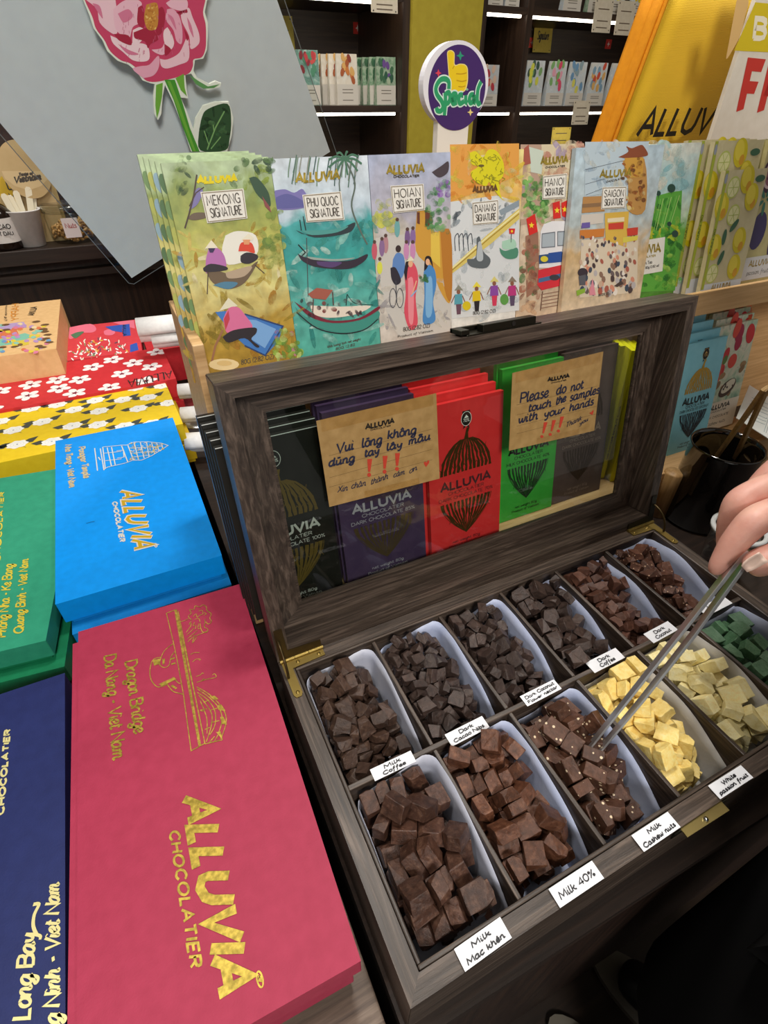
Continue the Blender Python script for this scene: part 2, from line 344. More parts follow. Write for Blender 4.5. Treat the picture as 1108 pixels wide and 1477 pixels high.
class Art:
    """prints on one frame; points are written in a crop of the photo (ox, oy, scale)"""
    def __init__(s, mb, fr, ox=0, oy=0, sc=1.0): s.mb = mb; s.fr = fr; s.o = (ox, oy, sc)
    def q(s, p): return s.fr.uv((s.o[0] + p[0] * s.o[2], s.o[1] + p[1] * s.o[2]))
    def P(s, st): return [s.q(tuple(float(a) for a in w.split(','))) for w in st.split()]
    def p(s, m, st, l=2, sm=0):
        pts = s.P(st)
        if sm: pts = smooth(pts + [pts[0]], 4)[:-1]
        s.mb.poly(s.fr, pts, m, l)
    def l(s, m, w, st, l=3, sm=0, closed=False):
        pts = s.P(st)
        if sm: pts = smooth(pts, 5)
        s.mb.line(s.fr, pts, w, m, l, closed)
    def e(s, m, cx, cy, rx, ry, l=2, rot=0, n=14):
        ca, sa = math.cos(rot), math.sin(rot)
        s.mb.poly(s.fr, [s.q((cx + rx * math.cos(t) * ca - ry * math.sin(t) * sa, cy + rx * math.cos(t) * sa + ry * math.sin(t) * ca)) for t in [2 * PI * k / n for k in range(n)]], m, l)
    def t(s, txt, m, w, a, b, c, l=5, gap=1.6, k=3):
        """lettering: baseline from a to b, c = top of the capitals above a"""
        o, d, h = Vector(s.q(a)), Vector(s.q(b)), Vector(s.q(c))
        st, W = strokes(txt, gap, k=k)
        for g in st: s.mb.line(s.fr, [o + (d - o) * (x / W) + (h - o) * (y / 10) for x, y in g], w, m, l)
    def blobs(s, m, box, n, r, l=2, asp=.7, seed=1, wet=True):
        rr = random.Random(seed)
        if wet: m = [brush(q) for q in m] if isinstance(m, list) else brush(m)
        for _ in range(n):
            s.e(m[rr.randrange(len(m))] if isinstance(m, list) else m, rr.uniform(box[0], box[2]), rr.uniform(box[1], box[3]), r * rr.uniform(.5, 1.3), r * asp * rr.uniform(.5, 1.3), l, rr.uniform(0, 3), 9)
def utext(mb, fr, txt, m, w, u, v, h, width=None, l=5, align='c', gap=1.6, ang=0, k=3, slant=0):
    """lettering in metres on a frame"""
    st, W = strokes(txt, gap, k=k)
    sx = h / 10 if width is None else width / W
    off = {'c': -W * sx / 2, 'l': 0, 'r': -W * sx}[align]
    ca, sa = math.cos(ang), math.sin(ang)
    for g in st:
        pts = []
        for x, y in g:
            a = off + x * sx + slant * y * h / 10; b = y * h / 10
            pts.append((u + a * ca - b * sa, v + a * sa + b * ca))
        mb.line(fr, pts, w, m, l)
GOLD = foil(); BLK = ink('#151210', .5); WHT = ink('#f4f2ee', .5)
# ================================================================== the room
TZ = -0.085                      # table height (the tray's rim is z = 0)
FLOOR = -1.0
dkwood = wood('dark_counter_wood', '#170d08', '#2a1a12', '#3c281c', 'Z', .35, .5)
dkwoodx = wood('dark_table_wood', '#160e09', '#241811', '#35261d', 'X', .5, .5)
platform = wood('grey_brown_platform_wood', '#4a3e36', '#6a5a4e', '#8a796a', 'X', .8, .55)
def slab(name, lo, hi, m, kind='structure'):
    b = MB(); b.box(lo, hi, m); return b.build(name, None, ((lo[0] + hi[0]) / 2, (lo[1] + hi[1]) / 2, lo[2]), kind=kind)
slab('floor', (-3.2, -2.2, FLOOR - .05), (4.6, 3.2, FLOOR), wood('floor_boards', '#1a120c', '#2a1e16', '#3a2b20', 'X', .2, .4))
slab('wall_back', (-3.2, 3.1, FLOOR), (4.6, 3.2, 2.2), paper('wall_paint', '#8d7c5c', '#85744f', .7, 40))
slab('ceiling', (-3.2, -2.2, 2.2), (4.6, 3.2, 2.25), paper('ceiling_paint', '#d8d2c6', None, .8, 30))
slab('wall_right', (4.6, -2.2, FLOOR), (4.7, 3.2, 2.2), paper('side_wall_paint', '#b8a98a', None, .7, 30))
slab('wall_left', (-3.3, -2.2, FLOOR), (-3.2, 3.2, 2.2), paper('side_wall_paint', '#b8a98a', None, .7, 30))
# olive pillar between the shelf bays
slab('trim_1', (1.355, 2.58, FLOOR), (1.70, 3.1, 2.2), paper('olive_paint', '#b3a136', '#a8962f', .55, 30))
# ------------------------------------------------------------------ tables
def table(name, label, lo, hi, m, m2):
    t = thing(name, label, 'table', ((lo[0] + hi[0]) / 2, (lo[1] + hi[1]) / 2, FLOOR))
    b = MB(); b.box((lo[0], lo[1], TZ - .03), (hi[0], hi[1], TZ), m); b.build('tabletop', t, bevel=.0015)
    b = MB(); b.box((lo[0] + .004, lo[1] + .012, FLOOR), (hi[0] - .004, hi[1] - .01, TZ - .03), m2); b.build('front_panel', t)
    return t
table('display_table', 'grey-brown wooden table carrying the coloured gift boxes', (-1.3, -.25, FLOOR), (-.013, 1.6, TZ), platform, dkwoodx)
t = thing('display_table', 'dark brown table under the open sample box and the bar rack', 'table', (.8, .6, FLOOR))
b = MB(); fr = F((0, 0, 0), (1, 0, 0), (0, 1, 0))
b.prism(fr, [(-.003, -.0095), (.9, -.034), (1.75, -.055), (1.75, 1.25), (-.003, 1.25)], TZ - .026, TZ, dkwoodx); b.build('tabletop', t, bevel=.0015)
b = MB(); b.prism(fr, [(.003, .006), (1.74, -.04), (1.74, 1.24), (.003, 1.24)], FLOOR, TZ - .026, dkwood); b.build('front_panel', t)
# ================================================================== sample box
W, D, RIM, YM = 0.56, 0.3055, 0.0181, 0.1518
LA, LT, LI, GI, GX = 0.1796, 0.0395, 0.0146, 0.0392, 0.0416
wx = wood('box_wood_long', '#211813', '#40352d', '#6a5b50', 'X', 1.25, .42, .3)
wy = wood('box_wood_side', '#211813', '#40352d', '#6a5b50', 'Y', 1.25, .42, .3)
wz = wood('box_wood_upright', '#211813', '#40352d', '#6a5b50', 'Z', 1.25, .42, .3)
brass = ink('#8d7840', .38, .85)
dbrass = ink('#4a3d24', .42, .8)
steel = ink('#c9ccd0', .22, 1.0)
box = thing('sample_box', 'large open dark wooden sample box of twelve compartments with glazed lid', 'box', (W / 2, D / 2, TZ))
f0 = F((0, 0, 0), (1, 0, 0), (0, 1, 0))
r = .0142
for pts, m in (([(0, 0), (W, 0), (W - r, r), (r, r)], wx), ([(0, D), (r, D - r), (W - r, D - r), (W, D)], wx), ([(0, 0), (r, r), (r, D - r), (0, D)], wy), ([(W, 0), (W, D), (W - r, D - r), (W - r, r)], wy)):
    b = MB(); b.prism(f0, pts, TZ + .001, 0, m); b.build('base_panel', box, bevel=.0012)
b = MB(); b.box((r, r, TZ + .001), (W - r, D - r, TZ + .012), dkwoodx); b.build('floor_panel', box)
for lo, hi, m in (((r + .0006, r + .0006, TZ + .012), (W - r - .0006, RIM, .0012), wx), ((r + .0006, D - RIM, TZ + .012), (W - r - .0006, D - r - .0006, .0012), wx), ((r + .0006, RIM, TZ + .012), (RIM, D - RIM, .0012), wy), ((W - RIM, RIM, TZ + .012), (W - r - .0006, D - RIM, .0012), wy)):
    b = MB(); b.box(lo, hi, m); b.build('inner_lip', box, bevel=.001)
DT = .0042
def DX(k): return RIM + (W - 2 * RIM) * k / 6
b = MB(); b.box((RIM, YM - .0026, TZ + .012), (W - RIM, YM + .0026, -.001), wx); b.build('divider', box, bevel=.0008)
for k in range(1, 6):
    for y0, y1 in ((RIM, YM - .0026), (YM + .0026, D - RIM)):
        b = MB(); b.box((DX(k) - DT / 2, y0, TZ + .012), (DX(k) + DT / 2, y1, -.0015), wy); b.build('divider', box, bevel=.0008)
# lid : frame with axes x, s (along the lid from the hinge), n (mating face -> outside)
es = V(0, math.sin(LA), math.cos(LA)); en = V(0, math.cos(LA), -math.sin(LA))
LO = V(0, D, 0.0005)
def LP(x, s, n): return LO + V(x, 0, 0) + es * s + en * n
lf = F(LO, (1, 0, 0), es)        # normal = x × s = -n side (towards the viewer)
lidm = MB()
for pts, m in (([(0, 0), (W, 0), (W - LI, LI), (LI, LI)], wx), ([(0, D), (LI, D - LI), (W - LI, D - LI), (W, D)], wx), ([(0, 0), (LI, LI), (LI, D - LI), (0, D)], wz), ([(W, 0), (W, D), (W - LI, D - LI), (W - LI, LI)], wz)):
    lidm.prism(lf, pts, -LT, 0, m)
lid = lidm.build('lid_frame', box, bevel=.0012)
b = MB()
for pts, m in (([(LI, LI), (W - LI, LI), (W - GX, GI), (GX, GI)], wx), ([(LI, D - LI), (GX, D - GI), (W - GX, D - GI), (W - LI, D - LI)], wx), ([(LI, LI), (GX, GI), (GX, D - GI), (LI, D - LI)], wz), ([(W - LI, LI), (W - LI, D - LI), (W - GX, D - GI), (W - GX, GI)], wz)):
    b.prism(lf, pts, -LT + .0002, -LT + .0075, m)
for pts in ([(GX, GI), (W - GX, GI), (W - GX - .003, GI + .003), (GX + .003, GI + .003)], [(GX, D - GI), (GX + .003, D - GI - .003), (W - GX - .003, D - GI - .003), (W - GX, D - GI)], [(GX, GI), (GX + .003, GI + .003), (GX + .003, D - GI - .003), (GX, D - GI)], [(W - GX, GI), (W - GX, D - GI), (W - GX - .003, D - GI - .003), (W - GX - .003, GI + .003)]):
    b.prism(lf, pts, -LT + .001, -LT + .0055, wx)
b.build('window_frame', lid)
b = MB(); b.prism(lf, [(GX + .0005, GI + .0005), (W - GX - .0005, GI + .0005), (W - GX - .0005, D - GI - .0005), (GX + .0005, D - GI - .0005)], -LT + .002, -LT + .0034, clear('window_glass', '#eef3f0', .015, 1.0)); b.build('glass_pane', lid)
# clasp on the lid's top edge
tf = F(LP(0, D, 0), (1, 0, 0), en)
ct = MB(); dk = ink('#2c2a22', .35, .75); q = tf.uv
a0 = q((641, 470)); a1 = q((786, 471))
cx = (a0[0] + a1[0]) / 2 - .004
ct.box((cx - .044, .002, 0), (cx + .046, .024, .0016), dk, lambda p: tf.pt(p.x, p.y, p.z))
ct.box((cx - .05, .019, .0016), (cx + .032, .0235, .006), dk, lambda p: tf.pt(p.x, p.y, p.z))
ct.box((cx - .05, .0035, .0016), (cx - .04, .0235, .006), dk, lambda p: tf.pt(p.x, p.y, p.z))
ct.box((cx - .026, .0015, .0016), (cx + .038, .012, .0085), dk, lambda p: tf.pt(p.x, p.y, p.z))
ct.tube([tf.pt(cx + .01, .0012, .005), tf.pt(cx + .01, .0006, .005)], .0022, BLK, 10)
ct.build('lid_clasp', box, bevel=.0006)
# hinges
def hinge(sx, x0):
    b = MB(); X = lambda u: x0 + sx * u
    up = F((0, 0, 0.0003), (1, 0, 0), (0, 1, 0))
    b.prism(up, [(X(.003), D - .004), (X(.05), D - .004), (X(.05), D - .0125), (X(.0125), D - .0145), (X(.0125), D - .046), (X(.0105), D - .0495), (X(.005), D - .0495), (X(.003), D - .046)], 0, .0011, brass)
    lf2 = F(LO - en * .0006, (1, 0, 0), es)
    b.prism(lf2, [(X(.002), .003), (X(.05), .003), (X(.05), .011), (X(.0125), .013), (X(.0115), .044), (X(.0025), .044)], 0, .0009, dbrass if sx > 0 else dk)
    for a, c in ((.002, .018), (.0185, .034), (.0345, .051)):
        b.tube([V(X(a), D - .0025, .0022), V(X(c), D - .0025, .0022)], .0023, brass, 12)
    for u, v in ((.02, D - .0085), (.044, D - .0085), (.008, D - .044)):
        b.lathe((X(u), v, .0013), [(0, .0011), (.0016, .0009), (.0022, 0)], brass, 12)
    pv = F((X(.0035), D, 0), (0, 1, 0), (0, 0, 1))
    arc = [V(X(.0048), D - .022 + .022 * (1 - math.cos(t)) - .002, .001 + .024 * math.sin(t) * .9 + .004 * t) for t in [PI * .62 * i / 10 for i in range(11)]]
    b.tube(arc, .0014, dbrass, 8)
    b.build('hinge', box)
hinge(1, 0.0); hinge(-1, W)
# front latch plate
b = MB(); up = F((0, 0, -.0022), (1, 0, 0), (0, 1, 0))
c = [PZ(p, -.0022) for p in ((984, 1198), (994, 1208), (1052, 1168), (1040, 1156))]
olv = ink('#8a7a4a', .4, .8)
x0, x1 = c[0].x, c[2].x
b.prism(up, [(x0, -.0075), (x1, -.0085), (x1, .0002), (x0, .0002)], -.0012, 0, olv)
b.prism(F((0, -.0006, 0), (1, 0, 0), (0, 0, 1)), [(x0 - .008, -.012), (x1 + .008, -.012), (x1 + .008, -.0025), (x0 - .008, -.0025)], 0, .001, dk)
b.lathe(((x0 + x1) / 2, -.0045, -.002), [(.002, 0), (.002, .0016), (0, .0024)], steel, 12)
b.build('front_latch', box)
# ------------------------------------------------------------------ paper liners, one in each compartment
prc = [('#c3cae0', '#aab4d2'), ('#c8cad6', '#b2b6c8'), ('#cfcdc9', '#bcb9b4')]
def liner(i, j, label, tone, lh, hw):
    x0, x1 = DX(i) + DT / 2 + .0005, DX(i + 1) - DT / 2 - .0005
    y0, y1 = (RIM + .0006, YM - .0032) if j == 0 else (YM + .0032, D - RIM - .0006)
    m = paper('greaseproof_%d' % tone, prc[tone][0], prc[tone][1], .45, 30, .3)
    rr = random.Random(i * 7 + j * 31)
    zb = TZ + .014
    # path: left wall front -> back wall -> right wall front, rounded corners
    path = []
    RR = .012
    n1 = 10
    for k in range(n1): path.append((x0, y0 + .002 + (y1 - RR - y0) * k / (n1 - 1), V(1, 0, 0), 'l', k / (n1 - 1)))
    for k in range(1, 5):
        t = PI / 2 * k / 5; path.append((x0 + RR - RR * math.cos(t), y1 - RR + RR * math.sin(t), V(math.cos(t), -math.sin(t), 0), 'l', 1))
    for k in range(7): path.append((x0 + RR + (x1 - x0 - 2 * RR) * k / 6, y1, V(0, -1, 0), 'b', k / 6))
    for k in range(1, 5):
        t = PI / 2 * k / 5; path.append((x1 - RR + RR * math.sin(t), y1 - RR + RR * math.cos(t), V(-math.sin(t), -math.cos(t), 0), 'r', 0))
    n2 = 14
    for k in range(n2): path.append((x1, y1 - RR - (y1 - RR - y0 - .002) * k / (n2 - 1), V(-1, 0, 0), 'r', k / (n2 - 1)))
    vs = []
    for x, y, d, side, u in path:
        if side == 'l': zt = -.05 + (lh[0] + .05) * math.sin(PI / 2 * min(1, u * 1.02)) ** 1.2
        elif side == 'b': zt = lh[0] + (lh[1] - lh[0]) * u ** 1.3
        else:
            zt = lh[1] + .004 * math.sin(PI * min(1, u * 1.5)) if u < .3 else lh[1] + .004 * math.sin(PI * .45) * (1 - u) - (lh[1] - lh[2]) * max(0, (u - .3) / .7) ** 1.8
        zt += .0012 * math.sin(9 * u + i) 
        lean = hw * (1.0 if side == 'r' else .6)
        wv = .0012 * math.sin(11 * u + i * 2 + j)
        for h in range(5):
            q = h / 4
            off = .0008 + lean * (1 - q) ** 2 + (wv if 0 < h < 4 else 0) * .5
            vs.append(V(x, y, 0) + d * off + V(0, 0, zb + (zt - zb) * q))
    b = MB(); n = len(path)
    b.add(vs, [(a * 5 + h, (a + 1) * 5 + h, (a + 1) * 5 + h + 1, a * 5 + h + 1) for a in range(n - 1) for h in range(4)], m, True)
    bot = [vs[a * 5] for a in range(n)]
    b.add(bot, [list(range(n))[::-1]], m)
    o = b.build('paper_liner', None, ((x0 + x1) / 2, (y0 + y1) / 2, zb))
    so = o.modifiers.new('thickness', 'SOLIDIFY'); so.thickness = .0004; so.offset = 1
    tag(o, label, 'paper', 'greaseproof paper liners in the sample box')
FL = {}
BACK = ['Milk Coffee', 'Dark Cacao Nibs', 'Dark Coconut Flower nectar', 'Dark Coffee', 'Dark Coconut', 'nut chocolate at the back right corner']
FRONT = ['Milk Mac khen', 'Milk 40%', 'Milk Cashew nuts', 'White passion fruit', 'pale white chocolate', 'green chocolate']
for i in range(6):
    nm = BACK[i]; liner(i, 1, 'greaseproof paper liner under the ' + (nm + ' chocolate' if i < 5 else nm), 0 if i else 1, [(-.016, -.006, -.03), (-.016, -.004, -.03), (-.03, -.008, -.04), (-.035, -.012, -.04), (-.035, -.012, -.04), (-.014, -.006, -.03)][i], .006)
    nm = FRONT[i]; liner(i, 0, 'greaseproof paper liner under the ' + (nm + ' chocolate' if i < 4 else nm), [1, 0, 0, 2, 2, 0][i], [(-.016, .002, -.03), (-.02, -.006, -.035), (-.024, -.008, -.035), (-.02, -.008, -.03), (-.016, -.006, -.02), (-.014, -.006, -.03)][i], .006)
# ------------------------------------------------------------------ handwritten flavour labels taped on the box
lab_paper = paper('label_paper', '#eef0f4', '#e6e8ee', .35, 60, .1, .2)
penb = ink('#14141c', .5)
def flavour(quad, lines, label, z, fold=False):
    """quad: photo corners top-left, top-right, bottom-right, bottom-left on the rim plane"""
    c = [PZ(p, z) for p in quad]
    o = c[3]; ex = ((c[2] - c[3]).normalized() + (c[1] - c[0]).normalized()); ey = (c[0] - c[3])
    fr = F(o, ex, ey); w = ((c[2] - c[3]).length + (c[1] - c[0]).length) / 2; h = ((c[0] - c[3]).dot(fr.ey) + (c[1] - c[2]).dot(fr.ey)) / 2
    b = MB(); b.prism(fr, [(0, 0), (w, 0), (w, h), (0, h)], 0, .0004, lab_paper)
    up = fr.up(.0003)
    for txt, u, v, hh, ww in lines: utext(b, up, txt, penb, .0009, u * w, v * h, hh * h, ww * w, gap=1.2, ang=.03, slant=.12)
    o = b.build('flavour_label', None, c[3])
    tag(o, label, 'label', 'handwritten flavour labels on the sample box')
ZL = .0018
flavour([(652, 1371), (722, 1322), (735, 1355), (671, 1402)], [('Milk', .5, .6, .22, .4), ('Mac khén', .5, .15, .24, .8)], 'white tape label reading Milk Mac khen on the front rim', ZL)
flavour([(790, 1281), (853, 1242), (871, 1265), (808, 1310)], [('Milk 40%', .5, .3, .34, .8)], 'white tape label reading Milk 40% on the front rim', ZL)
flavour([(910, 1205), (963, 1171), (981, 1193), (929, 1229)], [('Milk', .5, .58, .24, .34), ('Cashew nuts', .5, .14, .24, .86)], 'white tape label reading Milk Cashew nuts on the front rim', ZL)
flavour([(1020, 1135), (1068, 1104), (1086, 1123), (1039, 1153)], [('White', .5, .58, .24, .4), ('passion fruit', .5, .2, .22, .86)], 'white tape label reading White passion fruit on the front rim', ZL)
ZM = -.0004
flavour([(532, 1108), (592, 1083), (599, 1096), (541, 1127)], [('Milk', .5, .56, .28, .4), ('Coffee', .5, .14, .26, .55)], 'white tape label reading Milk Coffee on the middle divider', ZM)
flavour([(642, 1058), (697, 1032), (705, 1048), (652, 1077)], [('Dark', .5, .56, .26, .36), ('Cacao Nibs', .5, .16, .24, .8)], 'white tape label reading Dark Cacao Nibs on the middle divider', ZM)
flavour([(752, 1003), (799, 980), (812, 992), (761, 1019)], [('Dark Coconut', .5, .56, .26, .84), ('Flower nectar', .5, .16, .24, .86)], 'white tape label reading Dark Coconut Flower nectar on the middle divider', ZM)
flavour([(846, 956), (889, 934), (902, 949), (858, 971)], [('Dark', .5, .56, .26, .36), ('Coffee', .5, .16, .26, .48)], 'white tape label reading Dark Coffee on the middle divider', ZM)
flavour([(931, 912), (967, 894), (977, 908), (943, 928)], [('Dark', .5, .56, .26, .4), ('Coconut', .5, .16, .26, .6)], 'white tape label reading Dark Coconut on the middle divider', ZM)
flavour([(1008, 877), (1046, 858), (1055, 871), (1020, 889)], [('Milk', .4, .5, .3, .3)], 'white tape label behind the steel tongs on the middle divider', ZM)
# ------------------------------------------------------------------ kraft notes taped inside the lid
kraft = paper('kraft_paper', '#b1905c', '#9c7c4a', .6, 90, .3)
penn = ink('#23263f', .5); red = ink('#c2402c', .5); tapem = clear('tape_film', '#fbf6ea', .12, 1.6, .6)
def note(quad, label, fn):
    n0 = LT - .0075 + .0012 - .0036
    fr0 = F(LP(0, 0, n0), (1, 0, 0), es)
    c = [fr0.uv(p) for p in quad]
    t = thing('kraft_note', label, 'note', fr0.pt(*c[3]), 'handwritten kraft notes taped in the lid')
    b = MB(); b.prism(fr0, [c[3], c[2], c[1], c[0]], 0, .0005, kraft)
    A = Art(b, fr0.up(.0004))
    fn(A); b.build('note_paper', t)
    b = MB(); up = fr0.up(.0009)
    L2 = lambda a, d, k: (a[0] + (d[0] - a[0]) * k, a[1] + (d[1] - a[1]) * k)
    top = [L2(c[0], c[1], .03), L2(c[0], c[1], .97)]
    b.poly(up, [(top[0][0], top[0][1] - .012), (top[1][0], top[1][1] - .012), (top[1][0], top[1][1] + .006), (top[0][0], top[0][1] + .006)], tapem); b.build('clear_tape', t); b = MB()
    bot = [L2(c[3], c[2], .3), L2(c[3], c[2], .8)]
    b.poly(up, [(bot[0][0], bot[0][1] - .006), (bot[1][0], bot[1][1] - .006), (bot[1][0], bot[1][1] + .008), (bot[0][0], bot[0][1] + .008)], tapem)
    b.build('clear_tape', t)
def n1(A):
    A.o = (440, 550, 220 / 1108)
    A.t('ALLUVIA', BLK, .0016, (440, 347), (648, 300), (440, 312), gap=1.8)
    A.t('CHOCOLATIER', BLK, .0004, (475, 358), (622, 326), (475, 348))
    for y0, y1 in ((540, 345), (625, 425), (700, 492), (768, 568)): A.l(ink('#6b5531', .6), .00035, '%d,%d %d,%d' % (175, y0, 925, y1))
    for tx, a, bb, h in (('Vui', (228, 522), (350, 492), 70), ('lōng', (412, 480), (556, 450), 66), ('không', (600, 418), (805, 378), 62), ('dūng', (172, 618), (358, 580), 58), ('tay', (430, 548), (538, 524), 54), ('lấy', (592, 502), (705, 478), 52), ('mẫu', (752, 462), (908, 420), 58)):
        A.t(tx, penn, .0019, a, bb, (a[0] + 4, a[1] - h), gap=1)
    for x, y in ((463, 560), (575, 537), (665, 517)):
        A.p(red, '%d,%d %d,%d %d,%d %d,%d' % (x - 6, y + 96, x + 10, y + 96, x + 24, y + 2, x - 12, y + 4), 4); A.e(red, x + 2, y + 118, 14, 15, 4)
    for tx, a, bb, h in (('Xin', (236, 806), (308, 790), 44), ('chân', (335, 780), (440, 755), 44), ('thành', (475, 750), (600, 705), 44), ('cám', (640, 698), (722, 672), 40), ('ơn', (755, 670), (812, 640), 40)): A.t(tx, penn, .0009, a, bb, (a[0] + 8, a[1] - h), gap=1)
    A.p(red, '878,622 862,598 864,584 876,582 882,590 890,574 902,574 900,592', 4)
def n2(A):
    A.o = (720, 490, 200 / 1108)
    A.t('ALLUVIA', BLK, .0016, (388, 332), (560, 298), (388, 304), gap=1.8)
    A.t('CHOCOLATIER', BLK, .0004, (415, 350), (535, 325), (415, 341))
    for y0, y1 in ((520, 370), (600, 455), (690, 530), (750, 590)): A.l(ink('#6b5531', .6), .00035, '%d,%d %d,%d' % (140, y0, 780, y1))
    for tx, a, bb, h in (('Please', (168, 505), (390, 455), 80), ('do', (455, 438), (530, 420), 74), ('not', (570, 412), (670, 385), 68), ('touch', (230, 575), (412, 530), 62), ('the', (450, 520), (530, 490), 62), ('samples', (562, 492), (798, 425), 66), ('with', (152, 668), (305, 632), 66), ('your', (358, 622), (515, 582), 62), ('hands', (560, 572), (750, 518), 62)):
        A.t(tx, penn, .0019, a, bb, (a[0] + 10, a[1] - h), gap=1)
    for x, y in ((358, 655), (425, 638), (490, 610)):
        A.p(red, '%d,%d %d,%d %d,%d %d,%d' % (x - 14, y + 92, x - 2, y + 92, x + 28, y + 2, x - 2, y + 4), 4); A.e(red, x - 18, y + 118, 13, 12, 4)
    A.t('Thank', penn, .0009, (528, 702), (655, 640), (540, 662), gap=1); A.t('you', penn, .0009, (640, 682), (708, 645), (648, 650), gap=1)
    A.p(red, '745,600 722,590 726,578 738,578 740,568 756,562', 4)
note([(456, 607), (629, 567), (634, 690), (475, 731)], 'tan kraft note with Vietnamese handwriting taped in front of purple bars', n1)
note([(739, 538), (870, 507), (857, 621), (734, 650)], 'tan kraft note in English handwriting taped in front of brown bars', n2)
# ================================================================== chocolate bars
BW, BH, BT = .0975, .186, .0065
def tier(y0, a):
    return lambda x, dy, z0: F((x, y0 + dy, z0), (1, 0, 0), (0, math.sin(a), math.cos(a)))
def bar_body(mb, fr, m, w=BW, h=BH, t=BT, edge=None):
    mb.box((0, 0, -t), (w, h, 0), m, lambda p: fr.pt(p.x, p.y, p.z))
def medal(mb, fr, u, v, s, c, txt, ring):
    mb.poly(fr, [(u - .0026 * s, v - .006 * s), (u - .0045 * s, v - .0115 * s), (u - .001 * s, v - .0095 * s)], c, 2); mb.poly(fr, [(u + .0026 * s, v - .006 * s), (u + .0045 * s, v - .0115 * s), (u + .001 * s, v - .0095 * s)], c, 2)
    mb.poly(fr, [(u - .005 * s, v + .0062 * s), (u + .005 * s, v + .0062 * s), (u + .005 * s, v + .0092 * s), (u - .005 * s, v + .0092 * s)], c, 2)
    mb.ell(fr, (u, v), .0062 * s, .0078 * s, c, 3); mb.line(fr, [(u + .0066 * s * math.cos(t), v + .0082 * s * math.sin(t)) for t in [2 * PI * k / 20 for k in range(20)]], .0006, ring, 3, True)
    utext(mb, fr, txt, ring, .0005, u, v - .0035 * s, .0035 * s, .008 * s, 4); mb.poly(fr, [(u - .003 * s, v + .001 * s), (u + .003 * s, v + .001 * s), (u, v + .0045 * s)], ring, 4)
def pod(mb, fr, u, v0, v1, rw, top, m, seed=3, n=13):
    """half a cocoa pod: stripes running along the ridges; top=True is the domed stalk half"""
    rr = random.Random(seed)
    for k in range(n):
        x = -1 + 2 * (k + .5) / n
        pts, ws = [], []
        for i in range(9):
            q = i / 8                                  # 0 at the cut, 1 at the tip
            half = math.sqrt(max(0, 1 - (q * .97) ** 2)) if top else (1 - q ** 1.7)
            wob = rr.uniform(-.025, .025)
            a0 = q if abs(x) < .98 else q
            pts.append((u + rw * (x * half * (.97 + .03 * math.cos(q * 3)) + wob * half), v0 + (v1 - v0) * q))
            ws.append(rw * 2 / n * half * rr.uniform(.38, .8) + .0003)
        mb.line(fr, pts, ws, m, 2)
        for _ in range(2):
            i = rr.randrange(1, 6); p0 = pts[i]; p1 = pts[i + 1]
            mb.line(fr, [p0, (p0[0] + rr.choice((-1, 1)) * rw * .11 * (1 - i / 8), p1[1])], .0007, m, 2)
    if top:
        mb.line(fr, [(u + rw * .95 * math.cos(t), v0 + (v1 - v0) * math.sin(t)) for t in [PI * k / 18 for k in range(19)]], .0009, m, 3)
        mb.poly(fr, [(u - .0035, v1 - .001), (u + .003, v1 - .001), (u + .0025, v1 + .007), (u + .0045, v1 + .013), (u + .0005, v1 + .0135), (u - .0015, v1 + .006)], m, 3)
    else:
        mb.line(fr, [(u - rw * (1 - (k / 8) ** 1.7), v0 + (v1 - v0) * k / 8) for k in range(9)] + [(u + rw * (1 - (k / 8) ** 1.7), v0 + (v1 - v0) * k / 8) for k in range(7, -1, -1)], .0008, m, 3)
def std_bar(fr, label, body, podm, txt, sub, kind, group, medalm=BLK, ring=WHT, plain=False, h=BH, w=BW, pod2=None):
    b = MB(); bar_body(b, fr, body, w, h)
    up = fr
    edge = ring if ring != WHT else None
    b.line(up, [(0.0006, h - .0006), (w - .0006, h - .0006)], .0009, ink('#cfd3cf', .4) if body.name.startswith('card_dark') else body, 1)
    medal(b, up, w * .5, h * .885, 1.05, medalm, sub, ring)
    if plain and body.name.startswith('card_dark'):
        for q in range(7): b.line(up, [(.002, h - .02 - .010 * q), (.010 + .003 * (q % 3), h - .021 - .010 * q)], .0016, ink('#b9c4c4'), 2)
    if not plain:
        pod(b, up, w * .5, h * .56, h * .765, w * .36, True, podm, 3)
        utext(b, up, 'ALLUVIA', txt, .0028, w * .5, h * .462, .0105, w * .7, 5, gap=2)
        utext(b, up, 'CHOCOLATIER', txt, .0006, w * .5, h * .425, .0042, w * .5)
        utext(b, up, kind, txt, .0006, w * .5, h * .39, .0042, w * .76)
        pod(b, up, w * .5, h * .37, h * .13, w * .36, False, pod2 or podm, 8)
        utext(b, up, 'net weight 80g', txt, .0005, w * .5, h * .075, .0036, w * .4); utext(b, up, 'Product of Vietnam', txt, .0005, w * .5, h * .045, .0036, w * .5)
    o = b.build('chocolate_bar', None, fr.pt(w / 2, 0, -BT / 2))
    return tag(o, label, 'chocolate bar', group)
def card(name, h, h2): return paper('card_' + name, h, h2, .38, 60, .05, .15)
